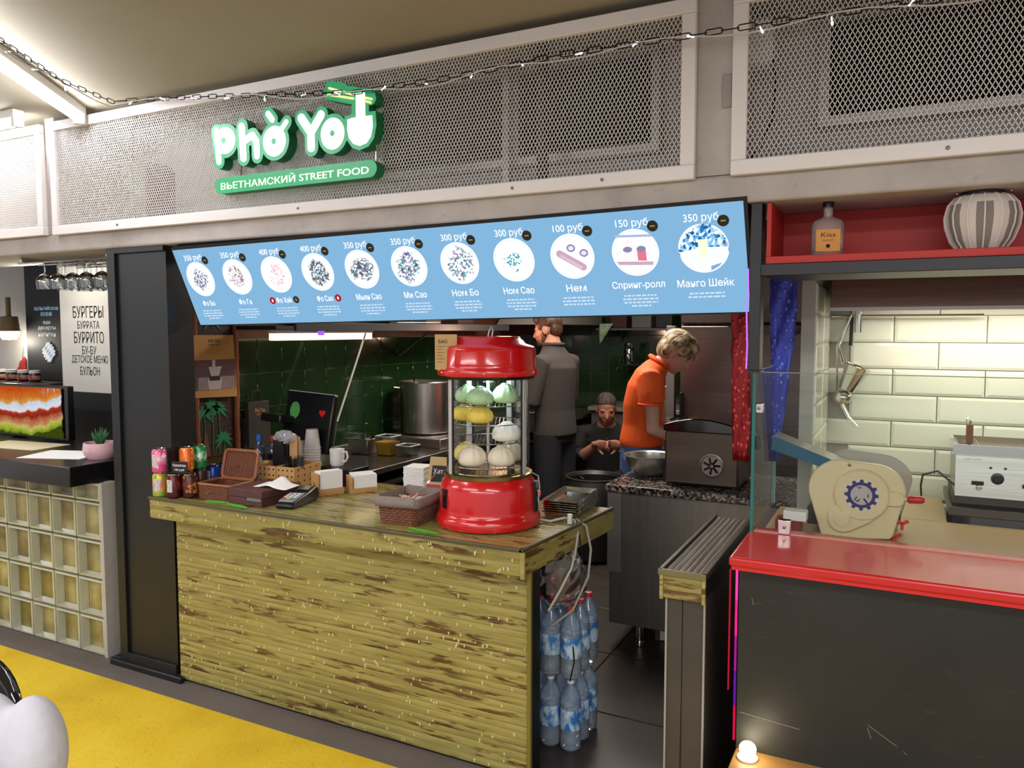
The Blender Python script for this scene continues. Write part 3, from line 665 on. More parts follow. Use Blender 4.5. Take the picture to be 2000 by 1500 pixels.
# ============================================================ bamboo serving counter
TZ = .895
ct = thing('bamboo_counter', 'serving counter clad in scorched split bamboo', 'counter', (-2.1, 2.8, 0))
MB().box(-3.03, -1.178, 2.4935, 2.56, .0, .86).build('front_panel', m_black, ct, smooth=False, world=True)
MB().box(-1.95, -1.91, 2.56, 3.15, 0, .86).box(-3.0, -2.96, 2.64, 3.15, 0, .86).box(-2.96, -1.95, 3.11, 3.15, 0, .86).build('inner_panel', m_black, ct, smooth=False, world=True)
MB().prism([(-3.12, 2.42), (-1.180, 2.42), (-1.112, 3.175), (-3.33, 3.175), (-3.33, 2.66), (-3.04, 2.66), (-3.04, 2.468), (-3.12, 2.468)], .862, .886, 'z').build('top_board', M('counter_board', '#6f6534', .5), ct, smooth=False, world=True)
xr = lambda y: -1.180 + (y - 2.41) * .0896
random.seed(11)
n = 30
for i in range(n):
    y0 = 2.425 + i * .025; y1 = y0 + .0242; xl = -3.115 if y1 < 2.468 else (-3.035 if y0 < 2.66 else -3.325)
    mb = MB(); k = 5; pr = [(y0, .885), (y0 + .002, TZ - .001), ((y0 + y1) / 2, TZ), (y1 - .002, TZ - .001), (y1, .885)]
    mb.add([(xl, a, b) for a, b in pr] + [(xr(a) - .012, a, b) for a, b in pr], [(j, j + 1, j + 6, j + 5) for j in range(4)] + [(0, 1, 2, 3, 4), (9, 8, 7, 6, 5)])
    mb.build('top_slat', m_bamtop, ct, smooth=False, world=True)
m_trim = M('dark_olive_trim', '#4f4a2a', .35, coat=.3)
MB().box(-3.122, -1.178, 2.408, 2.424, .884, TZ + .003).build('edge_trim', m_trim, ct, bevel=.003, world=True)
MB().hexa([(-1.194, 2.408, .884), (-1.178, 2.408, .884), (-1.108, 3.18, .884), (-1.124, 3.18, .884), (-1.194, 2.408, TZ + .003), (-1.178, 2.408, TZ + .003), (-1.108, 3.18, TZ + .003), (-1.124, 3.18, TZ + .003)]).build('edge_trim', m_trim, ct, bevel=.003, world=True)
def hslat(x0, x1, y, z0, z1, bulge, parent, mat, name='bamboo_slat'):
    zc = (z0 + z1) / 2; pr = [(y, z0), (y - bulge * .7, z0 + (z1 - z0) * .18), (y - bulge, zc), (y - bulge * .7, z1 - (z1 - z0) * .18), (y, z1)]
    mb = MB(); mb.add([(x0, a, b) for a, b in pr] + [(x1, a, b) for a, b in pr], [(j, j + 1, j + 6, j + 5) for j in range(4)] + [(0, 1, 2, 3, 4), (9, 8, 7, 6, 5), (4, 9, 5, 0)])
    return mb.build(name, mat, parent, world=True, ang=50)
for z0, z1 in ((.838, .883), (.796, .838)): hslat(-3.12, -1.18, 2.4195, z0, z1, .003, ct, m_bam, 'lip_slat')
MB().hexa([(-1.194, 2.421, .796), (-1.176, 2.421, .796), (-1.110, 3.178, .800), (-1.128, 3.178, .800), (-1.194, 2.421, .883), (-1.176, 2.421, .883), (-1.110, 3.178, .883), (-1.128, 3.178, .883)]).build('side_lip', m_bamy, ct, bevel=.003, world=True)
MB().box(-1.190, -1.172, 2.412, 2.424, .786, .884).build('corner_strip', m_bam, ct, bevel=.002, world=True)
z = .012; rows = []
while z < .80:
    h = random.choice((.021, .024, .027, .03)); z1 = min(z + h, .802); hslat(-3.032, -1.19, 2.489, z, z1 - .0004, .0022, ct, m_bam); rows.append((z, z1)); z = z1
MB().box(-1.192, -1.176, 2.474, 2.49, .01, .80).build('corner_strip', M('olive_corner', '#6d6526', .5), ct, bevel=.002, world=True)
pm = MB(); random.seed(5)
for i in range(320):
    a, b = random.choice(rows); x = random.uniform(-3.02, -1.2); zc = (a + b) / 2 + random.uniform(-.006, .006)
    hh = random.uniform(.004, .008); pm.box(x - .0022, x + .0022, 2.4855, 2.489, zc - hh, zc + hh * .4)
    if random.random() < .5: pm.box(x - .0045, x + .0045, 2.4855, 2.489, zc + hh * .2, zc + hh * .7)
for i in range(60):
    x = random.uniform(-3.1, -1.2); zc = random.choice((.86, .817)) + random.uniform(-.012, .012); pm.box(x - .002, x + .002, 2.4135, 2.418, zc - .007, zc + .004)
stuff(pm.build('bamboo_knots', M('pale_knots', '#d6cc96', .5), ct, smooth=False, world=True))

# ============================================================ drink cans
def fruit_can(i, c1, c2, c3, vert=1.0):
    m = bpy.data.materials.new('can_print_%d' % i); t = NT(m); tc = t.new('ShaderNodeTexCoord'); sp = t.new('ShaderNodeSeparateXYZ'); t.link(tc.outputs['Object'], sp.inputs[0])
    ad = t.new('ShaderNodeVectorMath', operation='ADD'); ad.inputs[1].default_value = (i * .37, i * .21, i * .13); t.link(tc.outputs['Object'], ad.inputs[0])
    f = t.noise(ad.outputs[0], 34, 3, .5); h = t.math('ADD', t.math('MULTIPLY', sp.outputs[2], 1 / .115), t.math('MULTIPLY', t.math('SUBTRACT', f, .5), .5))
    t.col(t.mix(t.ramp(f, [(.52, 0.0), (.6, 1.0)]), t.ramp(h, [(.3, c1), (.5, c2), (.75, c1)]), c3)); t.b.inputs['Roughness'].default_value = .25; t.b.inputs['Metallic'].default_value = .25; return m
def can(x, y, z, label, mat, white_patch=False):
    r = thing('drink_can', label, 'can', (x, y, z), random.uniform(0, .6), 'drink cans by the black column')
    MB().lathe([(0, .003), (.024, .003), (.026, 0), (.033, .008), (.033, .1), (.028, .109), (.027, .109)], 24).build('body', mat, r)
    MB().lathe([(.0275, .108), (.0285, .112), (.027, .113), (.0255, .109), (0, .109)], 24).build('lid', m_chrome, r)
    MB().box(-.004, .014, -.006, .006, .1095, .111).build('pull_tab', m_chrome, r, smooth=False)
    if white_patch:
        pts = [(.0334 * sin(a), -.0334 * cos(a)) for a in [R(-30 + 6 * k) for k in range(9)]]; mb = MB()
        mb.add([(x_, y_, .03) for x_, y_ in pts] + [(x_, y_, .088) for x_, y_ in pts], [(k, k + 1, k + 10, k + 9) for k in range(8)]); mb.build('white_sticker', M('sticker', '#d9d6d2', .6, var=((400, 400, 60), '#9a9792', .1)), r, fixn=False)
    return r
can(-3.078, 2.443, TZ, 'green and pink fruit drink can standing under the pink can', fruit_can(1, '#7fae3a', '#e2588a', '#d9a13c'), True)
can(-3.078, 2.443, TZ + .1135, 'pink drink can with white sticker standing on another can', fruit_can(2, '#d94f86', '#e9b6c6', '#f2e6ea'), True)
m_cola = fruit_can(3, '#4a1214', '#5c181a', '#7a2a22')
can(-3.0, 2.455, TZ, 'dark red drink can with white sticker beside the green and pink can', m_cola, True)
can(-2.935, 2.49, TZ, 'dark red drink can with an orange print between red and blue cans', fruit_can(4, '#3f1412', '#6a2414', '#c98a3c'))
can(-3.005, 2.535, TZ, 'dark drink can hidden under the orange can', m_cola)
can(-3.005, 2.535, TZ + .1135, 'orange fruit drink can standing on a dark can', fruit_can(5, '#d95a1a', '#e8781e', '#f0b24a'))
can(-3.005, 2.61, TZ, 'brown drink can hidden under the green can', fruit_can(6, '#3a2214', '#4a2a18', '#7a5a32'))
can(-3.005, 2.61, TZ + .1135, 'green and white drink can standing on a brown can', fruit_can(7, '#1d7a3c', '#d8e2d4', '#2f9a4c'))
can(-3.025, 2.705, TZ, 'blue drink can with white sticker behind the wicker box', fruit_can(8, '#1a3f9c', '#2450b8', '#1a3a8c'), True)
can(-3.035, 2.785, TZ, 'blue drink can with orange fruit print behind the wicker box', fruit_can(9, '#1f469e', '#e8902a', '#f0c040'))
cs = thing('drinks_price_sign', 'small black chalk sign leaning on the drink cans', 'sign', (-2.965, 2.46, TZ + .115))
cs.rotation_euler = (0, 0, .25)
MB().box(-.042, .042, -.002, .002, 0, .055).build('slate', m_ink, cs, bevel=.001)
for s, z_, w_ in (('Напитки', .038, .066), ('100 руб', .016, .05)): text('chalk_lettering', s, m_whiteprint, cs, (0, -.0021, z_), w_, .013, world=False)

# bottles at the wall behind the cans
def sauce(x, y, h, r, body, cap, label, z0=TZ):
    b = thing('sauce_bottle', label, 'bottle', (x, y, z0))
    MB().lathe([(0, 0), (r, 0), (r, h * .55), (r * .6, h * .75), (r * .38, h * .8), (r * .38, h * .88)], 20).build('body', body, b)
    MB().lathe([(r * .5, h * .86), (r * .52, h * .87), (r * .42, h), (0, h)], 16).build('cap', cap, b)
    MB().lathe([(r * 1.01, h * .12), (r * 1.015, h * .13), (r * 1.015, h * .5), (r * 1.01, h * .51)], 20).build('wrap_label', M('wrap_label', '#c9ccce', .5, var=(40.0, '#2a3a52', .12)), b)
g_bot = M('tinted_bottle', '#3d4c5e', .1, coat=.5)
sauce(-3.0, 2.99, .23, .034, g_bot, M('blue_cap', '#2d62b8', .4), 'clear bottle with blue cap behind the open wicker box')
sauce(-2.93, 3.02, .225, .034, g_bot, M('red_cap', '#b81c24', .4), 'clear bottle with red cap behind the open wicker box')
sauce(-3.07, 2.97, .17, .026, M('lemon_plastic', '#d6d02a', .35), m_ink, 'yellow lemon shaped squeeze bottle behind the open wicker box')
def jar_small(x, y, mat, label):
    b = thing('small_jar', label, 'jar', (x, y, TZ)); MB().lathe([(0, 0), (.028, 0), (.03, .01), (.03, .09), (.024, .11), (0, .11)], 18).build('body', mat, b); MB().lathe([(0, .11), (.025, .11), (.025, .14), (0, .14)], 16).build('lid', m_ink, b)
jar_small(-2.91, 2.955, M('amber_sauce', '#c08a3a', .2), 'small amber sauce jar with black lid behind the wicker box')
jar_small(-2.845, 2.965, M('chili_sauce', '#9a1d1a', .2), 'small red chili jar with black lid behind the wicker box')

# ============================================================ wicker box with open lid
m_wick = M('wicker_brown', '#7d4528', .55, var=((60, 60, 60), '#5c2e18', .25)); m_wickl = M('wicker_rim', '#a0643c', .5, var=(50.0, '#7f4a29', .3))
wb = thing('wicker_box', 'small brown wicker box standing open with ribbed lid', 'box', (-2.80, 2.58, TZ), R(4))
def rrect(w, d, r, n=4):
    out = []
    for cx, cy, a0 in ((w / 2 - r, d / 2 - r, 0), (-w / 2 + r, d / 2 - r, 90), (-w / 2 + r, -d / 2 + r, 180), (w / 2 - r, -d / 2 + r, 270)):
        for k in range(n + 1): a = R(a0 + 90 * k / n); out.append((cx + r * cos(a), cy + r * sin(a)))
    return out
def weave(w, d, r, z0, z1, taper, nb, amp=.0025, wav=60):
    mb = MB(); P = rrect(w, d, r, 5)
    dense = []
    for i in range(len(P)):
        a, b = V(P[i]), V(P[(i + 1) % len(P)]); m = max(1, int((b - a).length / .012)); dense += [a + (b - a) * (k / m) for k in range(m)]
    N = len(dense); N2 = N - N % 2
    for j in range(nb):
        zz = z0 + (z1 - z0) * (j + .5) / nb; s = 1 + taper * (zz - z0); pts = []
        for i in range(N):
            q = dense[i]; nrm = q.normalized(); o = amp * (1 if (i + j) % 2 else -1); pts.append((q.x * s + nrm.x * o, q.y * s + nrm.y * o, zz))
        mb.tube(pts, (z1 - z0) / nb * .55, 6, closed=True)
    return mb
stuff(weave(.19, .15, .02, 0, .066, .6, 9).build('woven_body', m_wick, wb))
MB().tube([(x * 1.06, y * 1.06, .068) for x, y in rrect(.19, .15, .02)], .0065, 8, closed=True).build('rim', m_wickl, wb)
MB().box(-.09, .09, -.07, .07, .004, .01).build('bottom', m_wick, wb, smooth=False)
ring = [(.008 * cos(2 * pi * k / 10) - .03, -.083, .034 + .008 * sin(2 * pi * k / 10)) for k in range(10)]
MB().tube(ring, .0016, 6, closed=True).build('clasp_ring', M('brass', '#c9a04a', .3, 1.0), wb)
lid = bpy.data.objects.new('lid', None); COL.objects.link(lid); lid.parent = wb; lid.location = (.0, .078, .07); lid.rotation_euler = (R(-14), 0, 0)
lid_m = MB(); P = rrect(.20, .135, .022)
lid_o = MB().tube([(x, 0, y + .0675) for x, y in P], .008, 8, closed=True).build('lid_rim', m_wickl, lid)
for k in range(13): MB().tube([(-.088 + .0147 * k, .006, .008), (-.088 + .0147 * k, .010, .127)], .0062, 6).build('lid_cane', m_wick, lid)
MB().tube([(-.03, .0, .05), (-.015, -.004, .058), (.0, .0, .064)], .0014, 5).build('clasp_wire', M('brass', '#c9a04a', .3, 1.0), lid)
for ch in [x for x in bpy.data.objects if x.parent == lid]: # flatten one level: lid frame becomes the part
    pass
lid_o.parent = wb; lid_o.matrix_local = Matrix.Translation(lid.location) @ Matrix.Rotation(R(-14), 4, 'X'); lid_o.name = 'lid'
for ch in [x for x in bpy.data.objects if x.parent == lid]: ch.parent = lid_o
bpy.data.objects.remove(lid)

# brown till box with receipt
bxr = thing('brown_box', 'flat brown cardboard till box with a silver strip', 'box', (-2.575, 2.60, TZ), R(-2))
m_brn = M('brown_card', '#5b3531', .55, var=(10.0, '#4e2c29', .3))
MB().box(-.102, .102, -.12, .12, 0, .034).build('lower_box', m_brn, bxr, bevel=.002); MB().box(-.102, .102, -.12, .12, .036, .072).build('upper_box', m_brn, bxr, bevel=.002)
MB().box(.015, .10, -.1225, -.12, .026, .038).build('silver_strip', m_steel, bxr, smooth=False)
for x in (-.045, .045): MB().box(x - .006, x + .006, -.1205, -.119, 0, .007).build('notch', m_ink, bxr, smooth=False)
rp = MB(); nx, ny = 10, 6; vs_ = []
for i in range(nx + 1):
    for j in range(ny + 1):
        u, v = i / nx, j / ny; vs_.append((-.02 + .19 * u - .02 * v, -.055 + .12 * v, .0735 + .022 * math.exp(-((u - .45) / .2) ** 2) * (.5 + v) + .004 * u * 0))
rp.add(vs_, [(i * (ny + 1) + j, (i + 1) * (ny + 1) + j, (i + 1) * (ny + 1) + j + 1, i * (ny + 1) + j + 1) for i in range(nx) for j in range(ny)])
ro = rp.build('receipt_paper', m_paper, fixn=False); so = ro.modifiers.new('s', 'SOLIDIFY'); so.thickness = .0006; ro.location = (-2.575, 2.60, TZ); tag(ro, 'curled white receipt lying on the brown box', 'paper')

# card terminal
tm = thing('card_terminal', 'black and grey card payment terminal beside the brown box', 'card terminal', (-2.398, 2.62, TZ), R(12))
prof = [(-.12, .0), (.10, .0), (.115, .02), (.11, .055), (.085, .064), (.03, .05), (-.10, .03), (-.125, .018)]
MB().prism(prof, -.042, .042, 'x').build('body', m_blackpl, tm, bevel=.006)
m_gkey = M('grey_keypad', '#8b8d92', .4)
tl = atan2(.02, .13); rotk = Matrix.Rotation(tl, 3, 'X')
MB().obox((0, -.055, .0395), (.072, .105, .006), rotk).build('keypad_plate', m_gkey, tm, bevel=.002)
for i in range(3):
    for j in range(4):
        MB().obox((-.022 + .022 * i, -.085 + .019 * j, .0405 + .003 * j), (.016, .012, .004), rotk).build('key', M('pale_key', '#c9cbd0', .5) if j else M(('red_key', 'yellow_key', 'green_key')[i], ('#b83a34', '#d0b040', '#4a9a5a')[i], .5), tm, bevel=.001)
MB().obox((0, .055, .0605), (.055, .04, .003), Matrix.Rotation(R(14), 3, 'X')).build('display', M('lcd', '#3f4a46', .15), tm, smooth=False)

# perforated wooden caddy with straws, chopsticks and forks
m_ply = M('birch_ply', '#c69a63', .55, var=((8, 8, 40), '#b5884f', .35)); m_hole = M('hole_dark', '#1a110a', .9)
cd = thing('cutlery_caddy', 'wooden caddy with rows of drilled holes', 'caddy', (-2.655, 2.845, TZ), R(3))
def wall(x0, x1, y0, y1, nm='side_panel'): MB().box(x0, x1, y0, y1, 0, .128).build(nm, m_ply, cd, bevel=.001)
wall(-.108, -.002, -.1, -.094); wall(.002, .108, -.1, -.094); wall(-.108, .108, .094, .1); wall(-.108, -.102, -.094, .094); wall(.102, .108, -.094, .094); wall(-.003, .003, -.094, .094, 'divider')
MB().box(-.102, .102, -.094, .094, 0, .006).build('base', m_ply, cd, smooth=False)
hm = MB()
for r in range(4):
    for c in range(4):
        for x0 in (-.094, .016): hm.lathe([(0, 0), (.0045, 0), (.0045, .001), (0, .001)], 8, (x0 + .026 * c, -.1, .112 - .028 * r), 'y')
        hm.lathe([(0, 0), (.0045, 0), (.0045, .001), (0, .001)], 8, (.108, -.07 + .045 * c, .112 - .028 * r), 'x')
stuff(hm.build('drilled_holes', m_hole, cd))
def stick(name, x, y, h, r, mat, label, cat, grp, lean=(0, 0), z0=.008):
    o = MB().cyl((0, 0, 0), (lean[0], lean[1], h), r, n=7).build(name, mat); o.location = (x, y, TZ + z0); return tag(o, label, cat, grp)
random.seed(21)
s0 = None
for i in range(22):
    x = -2.735 + .0085 * (i % 8); y = 2.82 + .03 * (i // 8)
    if s0 is None: s0 = stick('drinking_straw', x, y, .235, .0038, M('black_straw', '#141416', .4), 'black drinking straw standing in the wooden caddy', 'straw', 'black straws in the wooden caddy')
    else: c = s0.copy(); COL.objects.link(c); c.location = (x, y, TZ + .008)
c0 = None
for i in range(12):
    x = -2.663 + .0095 * (i % 5); y = 2.86 + .022 * (i // 5)
    if c0 is None: c0 = stick('chopstick_pair', x, y, .245, .0046, M('chopstick_wood', '#c49a6c', .6), 'wooden disposable chopstick standing in the wooden caddy', 'chopsticks', 'chopsticks in the wooden caddy')
    else: c = c0.copy(); COL.objects.link(c); c.location = (x, y, TZ + .008)
m_wrap = film('crinkled_film', '#f4f4f6', '#e6e6ea', .35, .9)
wrp = MB().ell((0, 0, 0), (.062, .045, .03), 24, 14); random.seed(2); wrp.v = [(x + random.uniform(-.006, .006), y + random.uniform(-.006, .006), z + random.uniform(-.008, .008)) for x, y, z in wrp.v]
wo = wrp.build('plastic_wrap', m_wrap, smooth=False); wo.location = (-2.69, 2.855, TZ + .25); tag(wo, 'crumpled clear film over the straws and chopsticks', 'film')
fk = thing('plastic_fork', 'black plastic fork standing in the wooden caddy', 'fork', (-2.62, 2.81, TZ + .03), group='black forks in the wooden caddy')
MB().tube([(0, 0, 0), (0, 0, .08)], .004, 6, flat=.4).build('handle', m_blackpl, fk)
fkm = MB().box(-.01, .01, -.001, .001, .08, .105)
for k in range(4): fkm.box(-.01 + .0058 * k, -.0075 + .0058 * k, -.001, .001, .105, .135)
fkm.build('tines', m_blackpl, fk, smooth=False)
for i in range(1, 12): c = copy_tree(fk); c.location = (-2.635 + .014 * (i % 6), 2.80 + .035 * (i // 6) + random.uniform(-.008, .008), TZ + .03 + random.uniform(-.012, .012)); c.rotation_euler = (random.uniform(-.15, .15), random.uniform(-.2, .2), random.uniform(0, 3))

# paper cups, mug
m_cup = M('paper_cup', '#c9c3bd', .6, var=(20.0, '#b9b2ab', .3))
cup = thing('paper_cup', 'pale paper cup nested upside down in the stack behind the caddy', 'cup', (0, 0, 0), group='stacked paper cups behind the caddy')
MB().lathe([(.042, 0), (.044, .003), (.042, .006), (.030, .1), (0, .1)], 24).build('body', m_cup, cup); MB().lathe([(.042, 0), (.0455, .002), (.042, .005)], 24).build('rolled_rim', m_white, cup)
first_ = True
for (x, y, nn, sl_) in ((-2.70, 3.06, 13, 'tall'), (-2.80, 3.07, 8, 'lower')):
    for k in range(nn):
        c = cup if first_ else copy_tree(cup); first_ = False; c.location = (x, y, TZ + .014 * k); c['label'] = 'pale paper cup nested upside down in the %s stack behind the caddy' % sl_; c['group'] = 'paper cups in the %s stack' % sl_
mug = thing('white_mug', 'white mug with a round handle standing on the black till box', 'mug', (-2.565, 3.09, TZ + .0855))
MB().lathe([(0, 0), (.03, 0), (.036, .01), (.038, .085), (.035, .085), (.033, .012), (0, .01)], 24).build('body', m_white, mug)
MB().tube([(.036, 0, .07), (.06, 0, .075), (.068, 0, .048), (.055, 0, .025), (.035, 0, .022)], .005, 8).build('handle', m_white, mug)

# napkin holders
def napkin(x, y, rz, h, label, label2, mark):
    r = thing('napkin_holder', label, 'napkin holder', (x, y, TZ), rz)
    MB().box(-.07, .06, -.045, .045, 0, .008).box(-.07, -.062, -.045, .045, .008, h).build('wood_frame', m_ply, r, bevel=.001)
    MB().box(-.062, .06, -.045, -.04, .008, h * .3).build('front_rail', m_ply, r, bevel=.001)
    if mark: MB().tube([(-.071, -.02, .02), (-.0712, -.01, .045), (-.0712, .0, .06), (-.0712, -.004, .03), (-.0712, -.016, .022)], .0012, 5).build('pen_mark', m_ink, r)
    s = MB()
    for k in range(9): s.box(-.058 + random.uniform(0, .003), .056 + random.uniform(-.003, .003), -.037 + .0083 * k, -.030 + .0083 * k, 0, h * .98 + random.uniform(-.004, .004))
    o = s.build('napkin_stack', m_paper, bevel=.001, seg=1); o.location = (x, y, TZ + .008); o.rotation_euler[2] = rz; tag(o, label2, 'napkins')
napkin(-2.42, 2.85, R(62), .105, 'wooden napkin holder with a scribble on its side panel', 'white napkins in the napkin holder next to the card terminal', True)
napkin(-2.31, 2.97, R(55), .08, 'low wooden napkin holder behind the taller napkin holder', 'white napkins in the low napkin holder', False)

# point of sale monitor seen from behind
ps = thing('till_monitor', 'black till monitor seen from behind with heart sticker', 'monitor', (-2.79, 3.14, TZ))
rm = Matrix.Rotation(R(-10), 3, 'X') @ Matrix.Rotation(R(3), 3, 'Y'); mc = V((.0, .0, .29))
def ml(p): return mc + rm @ V(p)
MB().obox(mc, (.32, .035, .31), rm).build('panel', m_blackpl, ps, bevel=.008)
MB().obox(ml((0, 0, .1565)), (.31, .034, .004), rm).build('top_edge', M('edge_reflection', '#b9bcbc', .3), ps, bevel=.001)  # pale strip painted as the reflection along the top of the panel
MB().obox(ml((-.16, -.06, .0)), (.14, .12, .045), rm).build('receipt_printer', m_blackpl, ps, bevel=.008)
MB().tube([(0, .03, .16), (-.03, .02, .07), (-.06, .012, .012)], .014, 8).build('stand_arm', m_blackpl, ps)
MB().box(-.16, .06, -.025, .03, 0, .012).build('stand_foot', m_blackpl, ps, bevel=.004)
MB().prism([(p[0], p[1]) for p in ell_poly((-.092, .055), .033, .045, 24)], -.0195, -.0178).xf(Matrix.Translation(mc) @ rm.to_4x4()).build('green_sticker', M('green_sticker', '#3f8a3f', .5, var=(60.0, '#5aa557', .2)), ps, smooth=False)
hp = [(.012 * 16 * sin(t) ** 3 / 9, .012 * (13 * cos(t) - 5 * cos(2 * t) - 2 * cos(3 * t) - cos(4 * t)) / 9) for t in [2 * pi * k / 30 for k in range(30)]]
MB().prism([(x + .095, z + .055) for x, z in hp], -.0195, -.0178).xf(Matrix.Translation(mc) @ rm.to_4x4()).build('heart_sticker', M('heart_red', '#c8161c', .4), ps, smooth=False)
q = MB().box(-2.63, -2.42, 3.02, 3.165, TZ + .001, TZ + .085).build('black_tablet', m_blackpl, bevel=.004); tag(q, 'flat black till box behind the napkin holders carrying the white mug', 'till')

# ============================================================ cloth lined basket with sweets
bk = thing('lined_basket', 'rectangular wicker basket with grey cloth liner beside the red steamer', 'basket', (-1.785, 2.61, TZ), R(3))
stuff(weave(.155, .20, .012, 0, .082, 1.2, 8, .0035).build('woven_body', M('wicker_strips', '#8a5636', .5, var=(45.0, '#5f3520', .25)), bk))
MB().box(-.072, .072, -.095, .095, .004, .01).build('bottom', m_wick, bk, smooth=False)
m_cloth = M('grey_cloth', '#8d8078', .85, var=(30.0, '#7b6e66', .3), bump=(120, .3))
P = rrect(.178, .225, .02, 4); lm = MB(); rings = [(.94, .02), (.97, .09), (1.02, .112), (1.09, .11), (1.13, .095), (1.12, .075)]
vs_ = []
for s, zz in rings:
    for i, (x, y) in enumerate(P): vs_.append((x * s + .002 * sin(i * 2.1), y * s + .002 * cos(i * 1.7), zz + .003 * sin(i * 1.3)))
NP = len(P); lm.add(vs_, [(r * NP + i, r * NP + (i + 1) % NP, (r + 1) * NP + (i + 1) % NP, (r + 1) * NP + i) for r in range(len(rings) - 1) for i in range(NP)])
lo = lm.build('cloth_liner', m_cloth, bk, fixn=False); q = lo.modifiers.new('s', 'SOLIDIFY'); q.thickness = .003
random.seed(9)
for k, (hx, nm) in enumerate((('#d8b93a', 'yellow'), ('#c9c2b0', 'cream'), ('#9aa3a0', 'silver'), ('#c98f8f', 'pink'), ('#6f8a7a', 'green'), ('#b9b4ac', 'pale grey'), ('#e0d29a', 'lemon'), ('#a34a3a', 'brick red'))):
    sw = thing('wrapped_sweet', '%s wrapped sweet lying in the lined basket' % nm, 'sweet', (-1.785 + .035 * (k % 3 - 1), 2.56 + .05 * (k // 3), TZ + .062 + .012 * (k % 2)), random.uniform(0, 3), 'wrapped sweets in the lined basket')
    mm = M('sweet_' + nm.replace(' ', '_'), hx, .35); MB().ell((0, 0, .012), (.02, .013, .012)).build('sweet', mm, sw)
    for s in (-1, 1): MB().tube([(s * .018, 0, .012), (s * .034, 0, .012)], [.003, .011], 8, flat=.4).build('twist', mm, sw)
tg_ = thing('tongs', 'thin steel tongs leaning out of the lined basket', 'tongs', (-1.785, 2.60, TZ + .075), R(27))
for s in (-1, 1): MB().tube([(0, s * .004, 0), (.06, s * .012, .06), (.115, s * .006, .125), (.12, 0, .13)], .003, 6).build('arm', m_chrome, tg_)
lf = lambda L, w_: [(L * (t - .5), w_ * sin(pi * t) ** .8) for t in [k / 10 for k in range(11)]] + [(L * (.5 - t), -w_ * sin(pi * t) ** .8) for t in [k / 10 for k in range(1, 10)]]
def leaf(x, y, L, w_, rz, label):
    r = thing('leaf_decoration', label, 'leaf', (x, y, TZ + .0015), rz); MB().prism(lf(L, w_), 0, .003, 'z').build('blade', M('leaf_green', '#3f8f1f', .35, var=((10, 60, 10), '#5aa82c', .3)), r, smooth=False)
    MB().box(-L * .48, L * .48, -.001, .001, .003, .0045).build('midrib', M('leaf_rib', '#7cc04a', .4), r, smooth=False)
leaf(-2.60, 2.452, .16, .022, R(-10), 'bright green paper leaf on the counter below the brown box')
leaf(-2.74, 2.462, .12, .018, R(6), 'green paper leaf on the counter below the wicker box')
leaf(-1.63, 2.465, .16, .02, R(-8), 'dark green paper leaf on the counter below the red steamer')

# white container stack and tent card
wst = MB(); random.seed(4)
for k in range(14): wst.box(-.055 + random.uniform(-.002, .002), .055 + random.uniform(-.002, .002), -.055, .055, .0085 * k, .0085 * k + .0075)
o = wst.build('paper_stack', m_paper, bevel=.0015, seg=1); o.location = (-2.09, 3.12, TZ); o.rotation_euler[2] = R(8); tag(o, 'stack of white square paper boxes behind the lined basket', 'paper boxes')
tc_ = thing('tent_card', 'tan upright card with a black label behind the lined basket', 'card', (-1.972, 3.10, TZ), R(10))
MB().hexa([(-.05, -.02, 0), (.05, -.02, 0), (.05, -.016, 0), (-.05, -.016, 0), (-.035, .01, .17), (.05, .01, .17), (.05, .014, .17), (-.035, .014, .17)]).build('card', M('kraft_card', '#c7ab77', .7), tc_, smooth=False)
MB().hexa([(-.025, -.0146, .055), (.05, -.0146, .055), (.05, -.01, .055), (-.025, -.01, .055), (-.02, -.002, .13), (.05, -.002, .13), (.05, .004, .13), (-.02, .004, .13)]).build('black_label', m_ink, tc_, smooth=False)
MB().hexa([(-.048, -.0215, .0), (.05, -.0215, .0), (.05, -.018, 0), (-.048, -.018, 0), (-.045, -.0146, .04), (.05, -.0146, .04), (.05, -.012, .04), (-.045, -.012, .04)]).build('red_band', M('red_band', '#b03038', .6), tc_, smooth=False)
text('chalk_lettering', 'Хит', m_whiteprint, tc_, (.012, -.0092, .105), .05, .025, (1, 0, 0), (0, .17, 1), world=False)

# ============================================================ red bun steamer
SX, SY = -1.48, 2.712
st = thing('bun_steamer', 'round red bun steamer with glass sides', 'steamer', (SX, SY, TZ), R(26.84))
MB().lathe([(0, .004), (.19, .004), (.208, .006), (.212, .02), (.211, .035), (.204, .048), (.198, .055), (.196, .075), (.193, .15), (.186, .178), (.176, .19), (.172, .198), (0, .198)], 72).build('red_base', m_red, st, ang=60)
MB().lathe([(.174, .196), (.178, .198), (.178, .21), (.172, .213), (.166, .213)], 60).build('brass_ring', M('brass_trim', '#8a7440', .3, 1.0), st)
for a in (30, 120, 210, 300): MB().cyl((.16 * cos(R(a)), .16 * sin(R(a)), 0), (.16 * cos(R(a)), .16 * sin(R(a)), .006), .012).build('rubber_foot', m_blackpl, st)
gl = MB(); n_ = 64
for zz in (.213, .592):
    for k in range(n_): gl.v.append((.168 * cos(2 * pi * k / n_), .168 * sin(2 * pi * k / n_), zz))
gl.f = [(k, (k + 1) % n_, n_ + (k + 1) % n_, n_ + k) for k in range(n_)]
gl.build('glass_cylinder', glass('steamer_glass', '#fbfcfb', .35, .0), st, fixn=False)
m_alu = M('aluminium', '#c4c2c0', .4, .2)
